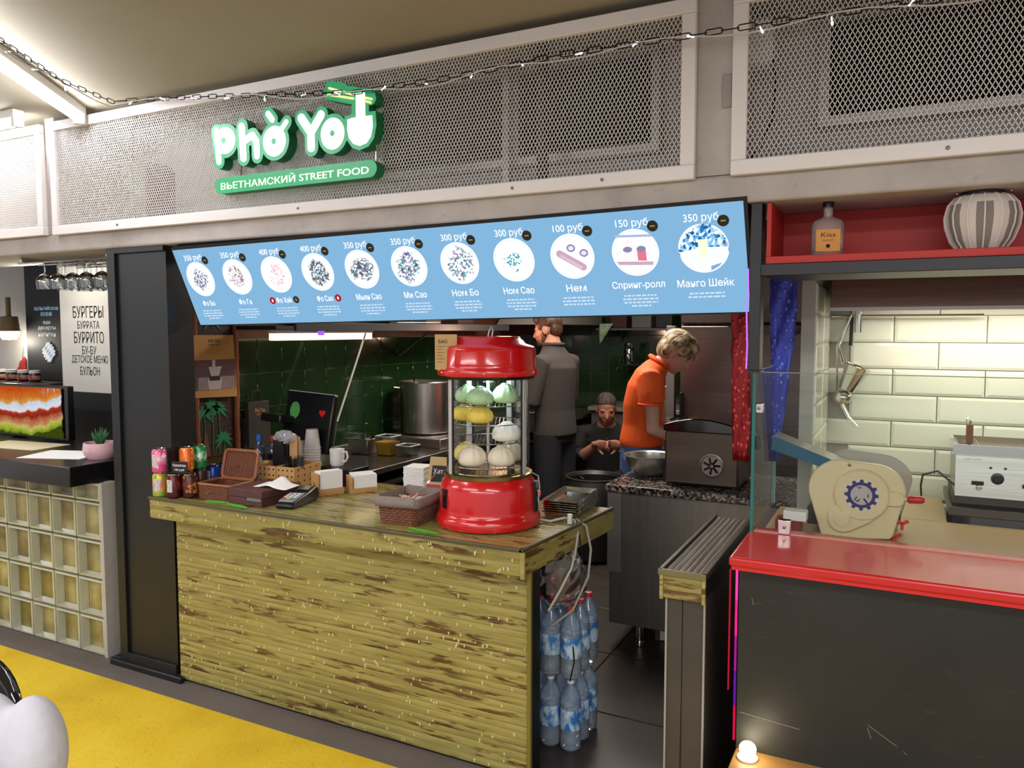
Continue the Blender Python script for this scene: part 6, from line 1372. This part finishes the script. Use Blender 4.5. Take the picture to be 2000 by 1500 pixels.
# red shelf niche with bottle and lantern
nc = thing('red_niche', 'red painted shelf niche in a black frame', 'shelf', (.5, 2.6, 1.86))
m_rn = M('red_niche_paint', '#b52419', .55, var=(2.0, '#a51f15', .3))
MB().box(-.385, XR, 2.50, 2.78, 1.872, 1.886).build('niche_floor', m_rn, nc, smooth=False, world=True); MB().box(-.385, XR, 2.765, 2.78, 1.886, 2.058).build('niche_back', m_rn, nc, smooth=False, world=True)
MB().box(-.385, -.372, 2.49, 2.765, 1.886, 2.058).build('niche_side', m_rn, nc, smooth=False, world=True); MB().box(-.385, XR, 2.484, 2.50, 1.872, 1.895).build('red_lip', m_rn, nc, bevel=.002, world=True)
MB().box(-.398, XR, 2.478, 2.785, 1.836, 1.872).build('black_rail', m_black, nc, bevel=.002, world=True)
bt = thing('liquor_bottle', 'square clear liquor bottle with an orange label in the red niche', 'bottle', (-.218, 2.57, 1.886), R(8))
MB().loft([(V((0, 0, z_)), r_, r2, X3, Y3) for z_, r_, r2 in ((0, .044, .03), (.004, .047, .032), (.105, .047, .032), (.118, .040, .028), (.126, .02, .018), (.13, .0135, .0135), (.16, .0135, .0135))], 28).build('glass', film('bottle_glass', '#f6f2ee', '#d8ccc6', .26, .9), bt)
MB().lathe([(0, .157), (.016, .157), (.016, .185), (0, .186)], 18).build('stopper', m_blackpl, bt)
for s in (-1, 1): MB().box(-.034, .034, s * .0325 - .0006, s * .0325 + .0006, .022, .088).build('orange_label', M('orange_label', '#d08a2c', .5), bt, smooth=False)
text('lettering', 'Kiss', m_ink, bt, (0, -.0333, .072), .04, .013, world=False); text('lettering', 'RHUM', M('label_ink', '#8a5518', .6), bt, (0, -.0333, .055), .03, .006, world=False); MB().lathe([(0, 0), (.006, 0)], 14, (0, -.0335, .038), 'y').build('label_emblem', m_ink, bt)
ln = thing('paper_lantern', 'round paper lantern with pale and grey stripes', 'lantern', (.187, 2.585, 1.888))
prof_ = [(0.0, 0), (.055, 0), (.058, .008), (.078, .035), (.092, .075), (.095, .105), (.088, .135), (.072, .155), (.055, .162)]
nl = 28; mbl = MB().lathe(prof_[1:], nl); ob = mbl.build('paper_shade', [M('pale_paper', '#c9beb4', .8, bump=(30, .2)), M('grey_paper', '#7f766e', .85, bump=(60, .4))], ln, fixn=True)
for p in ob.data.polygons:
    a = atan2(p.center.y, p.center.x); k = int((a + pi) / (2 * pi) * 14); u = ((a + pi) / (2 * pi) * 14) % 1
    p.material_index = 1 if (k % 2 and abs(p.center.z - .08) < .062) else 0
for k in range(14):
    a = 2 * pi * (k + .5) / 14; MB().tube([((r_ + .001) * cos(a), (r_ + .001) * sin(a), z_) for r_, z_ in prof_[1:]], .0022, 5).build('rib', M('lantern_rib', '#d6ccc0', .7), ln)
MB().lathe([(.05, .158), (.056, .160), (.056, .17), (0, .17)], 24).build('top_cap', m_black, ln)
for s in (-1, 1): MB().ell((s * .065, -.03, .168), (.004, .004, .004), 8, 6).build('screw', m_chrome, ln)

struct(MB().box(1.6, 4.5, 2.46, 2.56, 0, 2.06).build('wall_far_right', m_black, smooth=False))
# white tiled walls
m_wg = M('tile_grout', '#8f9086', .8); m_wt = M('white_glazed_tile', '#dcdfd2', .15, coat=.4, var=(2.0, '#d2d6c8', .3), rnd=3)
pw = struct(MB().box(-.36, -.31, 3.22, 7.6, 0, 2.5).build('wall_partition', M('partition_grey', '#aeada2', .6), smooth=False))
wr_ = struct(MB().box(-.31, XR, 3.91, 3.99, 0, 2.5).build('wall_right', m_wg, smooth=False))
wt0 = MB(); a, b_ = .1775, .0575
wt0.add([(-a, 0, -b_), (a, 0, -b_), (a, 0, b_), (-a, 0, b_), (-a, -.006, -b_), (a, -.006, -b_), (a, -.006, b_), (-a, -.006, b_), (-a + .012, -.010, -b_ + .012), (a - .012, -.010, -b_ + .012), (a - .012, -.010, b_ - .012), (-a + .012, -.010, b_ - .012)],
        [(k, (k + 1) % 4, 4 + (k + 1) % 4, 4 + k) for k in range(4)] + [(4 + k, 4 + (k + 1) % 4, 8 + (k + 1) % 4, 8 + k) for k in range(4)] + [(8, 9, 10, 11)])
t0 = wt0.build('white_tile', m_wt, wr_, smooth=False); fst = True
for j in range(10):
    for i in range(5):
        p = (-.13 + .36 * i + (.18 if j % 2 else 0) - (.09), 3.91, .722 + .119 * j)
        if p[0] < -.30 or p[0] > 1.4: continue
        if fst: t0.location = p; fst = False
        else: link_copy(t0, wr_, p)
ts = MB(); a = .138
ts.add([(0, -a, -b_), (0, a, -b_), (0, a, b_), (0, -a, b_), (.006, -a, -b_), (.006, a, -b_), (.006, a, b_), (.006, -a, b_), (.010, -a + .012, -b_ + .012), (.010, a - .012, -b_ + .012), (.010, a - .012, b_ - .012), (.010, -a + .012, b_ - .012)],
       [(k, (k + 1) % 4, 4 + (k + 1) % 4, 4 + k) for k in range(4)] + [(4 + k, 4 + (k + 1) % 4, 8 + (k + 1) % 4, 8 + k) for k in range(4)] + [(8, 9, 10, 11)])
t1 = ts.build('white_tile', m_wt, pw, smooth=False); fst = True
for j in range(10):
    for i in range(2):
        p = (-.31, 3.36 + .281 * i, .722 + .119 * j)
        if fst: t1.location = p; fst = False
        else: link_copy(t1, pw, p)
struct(MB().box(1.45, 1.6, 2.82, 3.91, 0, 2.5).build('wall_end', m_wg, smooth=False))

# hood with lamp
ho = thing('copper_hood', 'brown steel extractor hood above the white tiles', 'hood', (.5, 3.6, 1.75))
m_hood = M('brown_steel', '#8f7868', .3, .7, var=((2, 40, 40), '#6f5b4e', .35))
MB().prism([(3.42, 1.752), (3.42, 1.80), (3.44, 1.98), (3.50, 2.05), (3.90, 2.05), (3.90, 1.80), (3.45, 1.80), (3.432, 1.752)], -.272, XR - .15, 'x').build('body', m_hood, ho, bevel=.004, world=True)
MB().box(-.272, XR - .15, 3.415, 3.424, 1.748, 1.762).build('drip_edge', m_steel, ho, world=True, smooth=False)
MB().box(.0, .9, 3.55, 3.75, 1.790, 1.800).build('light_panel', emis('hood_light', '#fff0cf', 4.0), ho, world=True, smooth=False)
MB().cyl((-.185, 3.83, 1.66), (-.185, 3.83, 1.752), .017, n=14).build('drain_cup', m_chrome, ho, world=True)
area('hood_lamp', (.35, 3.62, 1.782), .9, .2, 6, (1, .93, .78))
# plastic film stuck above the hood edge
pf = MB(); vs_ = []
for i in range(12):
    for j in range(4): vs_.append((-.10 + .018 * i, 3.405 - .004 * sin(i * 1.7 + j), 1.93 - .018 * j + .006 * sin(i * 2.3)))
pf.add(vs_, [(i * 4 + j, (i + 1) * 4 + j, (i + 1) * 4 + j + 1, i * 4 + j + 1) for i in range(11) for j in range(3)]); o = pf.build('plastic_film', film('hood_film', '#efece6', '#d8d4cc', .3), fixn=False, smooth=False); tag(o, 'crinkled clear film taped on the brown hood', 'film')

# hanging utensils
def hook(x, z_): pass
ut = thing('hanging_sieve', 'deep steel noodle strainer hanging on the white tiles', 'strainer', (-.225, 3.80, 1.40))
rx = Matrix.Rotation(R(22), 4, 'Y')
MB().lathe([(.035, 0), (.055, .11), (.06, .115), (.057, .118), (.05, .112), (.03, .006), (0, .004)], 28).xf(rx).build('cup', m_chrome, ut)
MB().tube([(-.02, .02, .115), (-.04, .03, .2), (.01, .04, .34)], .006, 8).build('handle', m_chrome, ut); MB().tube([(.01, .04, .2), (.012, .045, .33)], .008, 8).build('grip', m_blackpl, ut)
ul = thing('soup_ladle', 'round steel ladle hanging below the noodle strainer', 'ladle', (-.245, 3.83, 1.345)); MB().ell((0, 0, .02), (.048, .04, .032)).build('bowl', m_chrome, ul); MB().tube([(-.02, .02, .04), (-.03, .03, .25), (.015, .03, .38)], .005, 8).build('handle', m_chrome, ul)
uk = thing('slim_knife', 'slim pale blade hanging on the white tiles under the ladle', 'knife', (-.245, 3.86, 1.33)); MB().tube([(0, 0, 0), (.03, 0, -.06), (.07, 0, -.10)], [.010, .010, .002], 8, flat=.2).build('blade', M('pale_blade', '#c9c9c0', .2, .6), uk); MB().tube([(0, 0, 0), (-.004, 0, .04)], .006, 6).build('handle', m_chrome, uk)
ur = MB().tube([(-.30, 3.84, 1.735), (.3, 3.84, 1.735)], .005, 8).build('utensil_rail', m_chrome); tag(ur, 'thin steel rail under the hood carrying the utensils', 'rail')

# glass guards on the red counter
ga = thing('side_glass', 'clear glass side guard with green edges at the counter end', 'glass guard', (-.452, 2.75, .972))
MB().box(-.456, -.448, 2.735, 3.24, .972, 1.53).build('pane', g_clear, ga, smooth=False, world=True)
MB().box(-.457, -.447, 2.731, 2.735, .972, 1.53).build('front_edge', m_glassedge, ga, smooth=False, world=True); MB().box(-.4565, -.4475, 2.735, 3.24, 1.53, 1.533).build('top_edge', M('pale_glass_edge', '#9fc4be', .1), ga, smooth=False, world=True)
MB().box(-.458, -.446, 3.24, 3.244, .972, 1.53).build('back_edge', M('pale_glass_edge', '#9fc4be', .1), ga, smooth=False, world=True)
gb = thing('front_glass', 'long clear glass guard standing along the red counter', 'glass guard', (.5, 2.76, .972))
MB().box(-.446, XR, 2.752, 2.760, .972, 1.525).build('pane', g_clear, gb, smooth=False, world=True); MB().box(-.446, XR, 2.7515, 2.7605, 1.525, 1.528).build('top_edge', M('glass_top_edge', '#7f8f88', .2), gb, smooth=False, world=True); MB().box(-.446, XR, 2.744, 2.768, .972, .976).build('channel', M('channel_trim', '#c98a7a', .3), gb, smooth=False, world=True)
def clip(x, y, z_, label, w_=.045, h=.045): 
    r = thing('glass_clip', label, 'clip', (x, y, z_)); MB().box(-w_ / 2, w_ / 2, -.014, .014, 0, h).build('body', m_chrome, r, bevel=.003); MB().lathe([(0, 0), (.006, 0), (.005, .003), (0, .004)], 10, (0, -.014, h / 2), 'y').build('screw', m_steel_d, r)
clip(-.345, 2.756, .972, 'steel clip holding the front glass on the red counter', .042, .05); clip(-.437, 3.22, 1.40, 'square steel clip at the back top of the side glass', .04, .04); clip(-.437, 2.756, 1.385, 'steel clip joining the side and front glass panes', .03, .035)
wbx = MB().box(-.37, -.29, 2.90, 2.96, .985, 1.02).build('white_box', m_white, bevel=.004); tag(wbx, 'small white box behind the front glass on the stand', 'box')
inn = MB().box(-.44, XR - .15, 2.82, 3.36, .90, .935).build('prep_counter', M('beige_laminate', '#a58b66', .4)); tag(inn, 'beige prep counter behind the red counter top', 'worktop')
inb = MB().box(-.40, .12, 2.84, 3.25, 0, .899).build('prep_cabinet', M('prep_cabinet', '#5a5450', .6), smooth=False); tag(inb, 'grey cabinet under the beige prep counter', 'cabinet')
wbx2 = MB().box(-.40, -.31, 2.92, 2.985, .935, .984).build('red_box', M('red_plastic', '#8c2622', .4), bevel=.004); tag(wbx2, 'small red box under the white box behind the glass', 'box')

# dough sheeter machine
ds = thing('dough_sheeter', 'cream dough sheeter with gear emblem and red handle', 'dough sheeter', (-.13, 3.02, .935))
m_cr = M('cream_enamel', '#decca2', .35, coat=.2)
outl = []
for (cx, cz, r_, a0, a1) in ((-.055, .165, .108, 205, 95), (.055, .165, .10, 85, 5), (.09, .03, .03, -5, -60), (-.09, .012, .03, 240, 200)):
    for k in range(8): a = R(a0 + (a1 - a0) * k / 7); outl.append((cx + r_ * cos(a), cz + r_ * sin(a)))
MB().prism(outl, -.055, -.015, 'y').build('front_casing', m_cr, ds, bevel=.006, seg=3)
MB().lathe([(0, 0), (.092, 0), (.09, .012), (.085, .016), (0, .016)], 48, (.014, -.055, .155), 'y').build('round_cover', m_cr, ds)
MB().prism(cap_poly((-.045, .065), (.014, .10), .05), -.068, -.055, 'y').build('crank_cover', m_cr, ds, bevel=.004)
MB().lathe([(0, 0), (.028, 0), (.027, .005), (0, .006)], 28, (-.048, -.068, .066), 'y').build('hub_cap', m_cr, ds); MB().prism(cap_poly((.09, .15), (.125, .15), .026), -.066, -.055, 'y').build('side_boss', m_cr, ds, bevel=.004)
gear = []
for k in range(12):
    a = 2 * pi * k / 12
    for da, r_ in ((-.14, .046), (-.10, .055), (.10, .055), (.14, .046)): gear.append((.014 + r_ * cos(a + da), .157 + r_ * sin(a + da)))
MB().lathe([(0, 0), (.056, 0), (.056, .0005), (0, .0005)], 40, (.014, -.0712, .157), 'y').build('emblem_ground', M('emblem_white', '#d9d2c9', .5), ds)
MB().prism(gear, -.0724, -.0716, 'y').build('emblem_gear', M('emblem_blue', '#2b1f6a', .5), ds, smooth=False); MB().lathe([(0, 0), (.035, 0), (.035, .0006), (0, .0006)], 32, (.014, -.0726, .157), 'y').build('emblem_face', M('emblem_grey', '#b9b0ae', .5), ds)
gm_ = MB().tube([(.0, -.0735, .150), (-.008, -.0735, .140), (.002, -.0735, .134), (.008, -.0735, .142)], .0025, 5).tube([(.022, -.0735, .145), (.030, -.0735, .135), (.034, -.0735, .128)], .003, 5).tube([(.0, -.0735, .185), (.008, -.0735, .181), (.012, -.0735, .187)], .002, 5).tube([(.035, -.0735, .162), (.036, -.0735, .15)], .002, 5); gm_.build('emblem_mark', M('emblem_blue', '#2b1f6a', .5), ds)
MB().prism([(x + .02, z_ + .012) for x, z_ in outl[:16]] + [(.13, .0), (-.10, .0)], .13, .165, 'y').build('rear_casing', M('pale_grey_enamel', '#b9b2a8', .4), ds, bevel=.006)
MB().box(-.12, .12, -.015, .13, .004, .02).build('base_plate', m_black, ds, smooth=False)
for z_, r_ in ((.05, .028), (.115, .03), (.17, .03)): MB().cyl((-.075, -.015, z_), (-.075, .13, z_), r_, n=20).build('roller', m_steel_d, ds)
MB().box(-.17, -.12, -.01, .12, .02, .09).build('motor_box', M('motor_dark', '#2a2320', .5), ds, bevel=.006)
# chute
ch = MB().hexa([(-.30, -.02, .335), (.03, -.02, .215), (.03, .12, .215), (-.30, .12, .335), (-.295, -.02, .342), (.035, -.02, .222), (.035, .12, .222), (-.295, .12, .342)])
ch.build('feed_chute', m_steel, ds, smooth=False); MB().hexa([(-.30, -.024, .29), (.0, -.024, .20), (.0, -.02, .20), (-.30, -.02, .29), (-.295, -.024, .342), (.035, -.024, .222), (.035, -.02, .222), (-.295, -.02, .342)]).build('chute_side', M('blue_steel', '#2d5f78', .3, .5), ds, smooth=False)
MB().tube([(.03, -.01, .235), (.03, .11, .235)], .018, 12).build('chute_roller', m_chrome, ds)
MB().cyl((.125, -.03, .145), (.16, -.03, .146), .006, n=8).build('lever_rod', m_chrome, ds); MB().tube([(.158, -.03, .146), (.165, -.03, .147), (.20, -.03, .15), (.212, -.03, .15)], [.009, .013, .014, .008], 14).build('red_handle', M('red_grip', '#c0181c', .3), ds)
for k, (x, z_) in enumerate(((.145, .062), (.125, .012))):
    kb = MB().cyl((x - .02, -.02, z_ + .005), (x + .004, -.03, z_), .008, n=8)
    for q in range(3): a = 2 * pi * q / 3 + .5; kb.obox((x + .012 * cos(a), -.035, z_ + .012 * sin(a)), (.02, .014, .010), Matrix.Rotation(-a, 3, 'Y'))
    kb.build('red_wing_knob', M('red_knob', '#c8341c', .35), ds)
MB().lathe([(0, 0), (.006, 0), (.005, .003), (0, .004)], 12, (-.028, -.055, .258), 'y').build('screw', m_steel_d, ds)
for z_ in (.11, .07): MB().box(.118, .14, -.03, .0, z_ - .012, z_ + .018).build('bracket', M('bracket_dark', '#2a2018', .5), ds, smooth=False)

# fryer on its steel table
fy = thing('deep_fryer', 'stainless table fryer with dials', 'fryer', (.36, 3.6, .99))
MB().box(.195, .52, 3.45, 3.80, 1.03, 1.185).build('body', m_steel, fy, bevel=.004, world=True); MB().hexa([(.195, 3.425, 1.03), (.52, 3.425, 1.03), (.52, 3.45, 1.03), (.195, 3.45, 1.03), (.195, 3.447, 1.185), (.52, 3.447, 1.185), (.52, 3.45, 1.185), (.195, 3.45, 1.185)]).build('control_panel', m_steel, fy, smooth=False, world=True)
rm_ = MB()
for b_ in ((.185, .53, 3.46, 3.475), (.185, .53, 3.77, 3.785), (.185, .2, 3.475, 3.77), (.515, .53, 3.475, 3.77)): rm_.box(b_[0], b_[1], b_[2], b_[3], 1.185, 1.225)
rm_.build('tank_rim', m_chrome, fy, smooth=False, world=True); MB().box(.2, .515, 3.475, 3.77, 1.187, 1.195).build('oil', M('frying_oil', '#6a4a22', .05), fy, smooth=False, world=True)
MB().lathe([(0, 0), (.022, 0), (.021, .005), (.014, .007), (.012, .02), (0, .02)], 24, (.335, 3.432, 1.105), 'y').build('thermostat_dial', m_blackpl, fy, world=True)
for x in (.27, .435): k_ = MB().box(x - .02, x + .02, 3.418, 3.432, 1.078, 1.092).build('switch_cover', m_blackpl, fy, bevel=.002, world=True); MB().lathe([(0, 0), (.011, 0), (.010, .014), (0, .015)], 16, (x + .005, 3.43, 1.068), 'y').build('switch_knob', m_chrome, fy, world=True)
for x in (.312, .36): MB().lathe([(0, 0), (.005, 0), (.004, .003), (0, .004)], 10, (x, 3.437, 1.145), 'y').build('pilot_light', M('pilot_dark', '#2a2a26', .3), fy, world=True)
text('maker_plate', 'AIRHOT', m_ink, fy, (.25, 3.4455, 1.17), .06, .009)
MB().box(.19, .52, 3.43, 3.80, 1.0, 1.03).build('plinth', M('fryer_plinth', '#3a3734', .5), fy, smooth=False, world=True)
for x in (.22, .49): MB().lathe([(.015, 0), (.018, .006), (.015, .012)], 12, (x, 3.48, .99)).build('foot', m_blackpl, fy, world=True)
bh = thing('frying_basket', 'wire frying basket with a wooden grip in the fryer', 'basket', (.24, 3.60, 1.22)); MB().tube([(0, -.11, -.01), (0, -.12, .06), (0, -.125, .10)], .005, 6).build('wire_handle', m_chrome, bh); MB().box(-.012, .012, -.135, -.118, .01, .085).build('grip', M('grip_brown', '#8a5a34', .6), bh, bevel=.003); MB().tube([(-.01, -.122, .085), (-.012, -.12, .105), (-.004, -.118, .11)], .002, 5).build('hook', m_chrome, bh)
bkm = MB()
for zz in (-.02, .0): bkm.tube([(x, y, zz) for x, y in rrect(.07, .2, .01)], .002, 5, closed=True)
bkm.build('basket_wires', m_chrome, bh)
stb = thing('steel_table', 'dark stainless table under the fryer', 'table', (.5, 3.6, 0)); MB().box(.175, XR - .15, 3.40, 3.86, .955, .989).build('top', M('table_steel', '#5a5653', .3, .8), stb, bevel=.003, world=True); MB().box(.25, XR - .15, 3.43, 3.85, .3, .955).build('back_panel', M('blue_grey_steel', '#7d7c84', .35, .7), stb, smooth=False, world=True)
for x, y in ((.19, 3.42), (.19, 3.82), (1.3, 3.42), (1.3, 3.82)): MB().box(x, x + .04, y, y + .03, 0, .955).build('leg', m_blackpl, stb, world=True, smooth=False)
cw = MB().tube([(.20, 3.46, 1.06), (.14, 3.55, 1.10), (.09, 3.68, 1.06), (.085, 3.75, 1.0), (.09, 3.78, .94)], .004, 6).build('fryer_cable', M('dark_cable', '#23261f', .5)); tag(cw, 'thin dark cable curving down from the fryer', 'cable')
bk_ = MB().box(-.30, .17, 3.37, 3.85, .90, .934).build('rear_ledge', M('beige_ledge', '#b09a72', .45)); tag(bk_, 'beige ledge between the dough sheeter and white tiles', 'ledge')

# hanging diamond plate foil strips
def diamond(nm, c1, c2, metal=.6):
    m = bpy.data.materials.new(nm); t = NT(m); br = t.new('ShaderNodeTexVoronoi'); br.inputs['Scale'].default_value = 1.0; t.link(t.coord((60, 20, 34)), br.inputs['Vector'])
    f = t.ramp(br.outputs['Distance'], [(.15, 1.0), (.4, 0.0)]); t.col(t.mix(f, c1, c2)); t.b.inputs['Roughness'].default_value = .3; t.b.inputs['Metallic'].default_value = metal; t.bump(f, .6, .004); return m
def strip(y, pts, mat, label, cols=6):
    mb = MB(); vs_ = []
    for r_, (z_, x0, x1) in enumerate(pts):
        for k in range(cols + 1): vs_.append((x0 + (x1 - x0) * k / cols, y + .006 * sin(r_ * 1.1 + k * 1.3), z_))
    mb.add(vs_, [(r_ * (cols + 1) + k, r_ * (cols + 1) + k + 1, (r_ + 1) * (cols + 1) + k + 1, (r_ + 1) * (cols + 1) + k) for r_ in range(len(pts) - 1) for k in range(cols)])
    o = mb.build('foil_strip', mat, fixn=False); s_ = o.modifiers.new('s', 'SOLIDIFY'); s_.thickness = .003; tag(o, label, 'foil strip')
random.seed(3)
strip(3.02, [(1.78 - .047 * k, -.592 + .0012 * max(k, 0) + random.uniform(-.004, .004), -.515 + random.uniform(-.004, .004)) for k in range(-15, 14)], diamond('red_lit_foil', '#8c1c20', '#c8433c'), 'embossed foil strip coloured as under red light hanging before the fridge')  # glow of the red LEDs on the plate is put into its colour
strip(3.20, [(1.90 - .047 * k, -.480 + .0016 * max(k, 0) + random.uniform(-.003, .003), -.372 - (.0 if k < 3 else .0045 * (k - 3)) + random.uniform(-.003, .003)) for k in range(-12, 17)], diamond('blue_lit_foil', '#3d49b8', '#7682e6', .35), 'embossed foil strip coloured as under blue light hanging beside the white tiles')  # blue LED light painted into the plate colour
strip(3.12, [(1.90 - .05 * k, -.52 + random.uniform(-.003, .003), -.488) for k in range(-12, 8)], diamond('crimson_foil', '#9c1238', '#d0285a'), 'crimson foil strip hanging behind the black post', 3)

# ============================================================ chain and fairy lights along the facade
chp = [(-2.70, 1.36, 2.66), (-2.79, 1.635, 2.66), (-3.02, 2.0, 2.66), (-3.13, 2.30, 2.67), (-3.0, 2.37, 2.68), (-2.649, 2.37, 2.645), (-2.25, 2.37, 2.60), (-1.848, 2.37, 2.555), (-1.42, 2.37, 2.548), (-1.018, 2.37, 2.562), (-.615, 2.37, 2.552), (-.322, 2.37, 2.548), (.05, 2.37, 2.535), (.5, 2.37, 2.53)]
def along(P, step):
    P = [V(p) for p in P]; out = []; acc = 0
    for a, b_ in zip(P, P[1:]):
        L = (b_ - a).length; d = (b_ - a) / L
        while acc < L: out.append((a + d * acc, d)); acc += step
        acc -= L
    return out
chain = thing('hanging_chain', 'long black steel chain strung along the mesh panels', 'chain', (-2.2, 2.37, 2.5))
lk = MB().tube([(.026 * (1 if cos(a) > 0 else -1) * (.6 + .4 * abs(cos(a))), .0085 * sin(a), 0) for a in [2 * pi * k / 16 for k in range(16)]], .0019, 6, closed=True).build('chain_link', M('black_iron', '#1b1a1a', .4, .7), chain)
fst = True
for k, (p, d) in enumerate(along(chp, .047)):
    q = d.to_track_quat('X', 'Z'); o = lk if fst else lk.copy()
    if not fst: COL.objects.link(o)
    fst = False; o.parent = chain; o.location = p - chain.location; o.rotation_mode = 'QUATERNION'; o.rotation_quaternion = q @ Matrix.Rotation(R(20 if k % 2 else 95), 4, 'X').to_quaternion()
wp = [(p + V((0, -.012, -.012 + .012 * sin(i * .9)))) for i, (p, d) in enumerate(along(chp, .08))]
fl_ = thing('fairy_light_string', 'string of small white fairy lights wound along the black chain', 'fairy lights', (-2.2, 2.35, 2.5))
MB().tube(wp, .0022, 5).build('wire', M('white_wire', '#c9c4bc', .5), fl_, world=True)
bm1 = MB().tube([(0, 0, 0), (0, 0, -.014)], .0018, 6).ell((0, 0, -.018), (.0034, .0034, .006), 8, 6).build('bulb', emis('fairy_led', '#e6ecff', 3.5), fl_); fst = True
random.seed(12)
for i, (p, d) in enumerate(along(chp, .19)):
    o = bm1 if fst else bm1.copy()
    if not fst: COL.objects.link(o)
    fst = False; o.parent = fl_; o.location = p + V((0, -.014, -.012)) - fl_.location; o.rotation_euler = (random.uniform(-1.2, 1.2), random.uniform(-2.6, 2.6), 0)

# ============================================================ chair with white padded jacket in the hall
chr_ = thing('hall_chair', 'black plastic chair in the hall under a white jacket', 'chair', (-1.95, .76, 0))
m_cp = M('gloss_black_plastic', '#0b0c10', .12, coat=.5)
MB().box(-.22, .22, -.2, .22, .43, .455).build('seat', m_cp, chr_, bevel=.012)
bkm = MB(); vs_ = []
for i in range(13):
    for j in range(9):
        u = -1 + 2 * i / 12; v = j / 8; zt = .44 + .455 * v - .05 * u * u * v; vs_.append((.22 * u, .22 + .05 * v - .05 * u * u, zt))
bkm.add(vs_, [(i * 9 + j, (i + 1) * 9 + j, (i + 1) * 9 + j + 1, i * 9 + j + 1) for i in range(12) for j in range(8)]); o = bkm.build('backrest', m_cp, chr_, fixn=False); s_ = o.modifiers.new('s', 'SOLIDIFY'); s_.thickness = .018
for x, y in ((-.19, -.17), (.19, -.17), (-.19, .2), (.19, .2)): MB().cyl((x, y, .43), (x * 1.15, y * 1.1, 0), .014, .012, n=10).build('leg', m_chrome, chr_)
jk = thing('white_jacket', 'white padded jacket hanging over the black chair', 'jacket', (-1.80, .93, .475))
jm = MB(); random.seed(5)
jm.ell((-.05, -.01, .24), (.20, .055, .19)); jm.ell((.19, .02, .31), (.075, .06, .12)); jm.ell((.0, -.01, .12), (.19, .05, .15)); jm.ell((.15, .0, .14), (.06, .05, .18)); jm.ell((-.2, -.01, .25), (.09, .05, .17)); jm.ell((.07, -.01, .33), (.11, .06, .095))
remesh(jm.build('padded_body', M('white_padding', '#c2c0c4', .8, var=(6.0, '#b4b1b8', .3), bump=(9, .6)), jk), .011, 4)
for zz in (.14, .27): MB().tube([(.19 * sin(a), -.062 * cos(a) + .0, zz + .03 * sin(a)) for a in [R(-60 + 10 * k) for k in range(13)]], .003, 5).build('quilt_seam', M('seam_grey', '#928d9c', .8), jk)
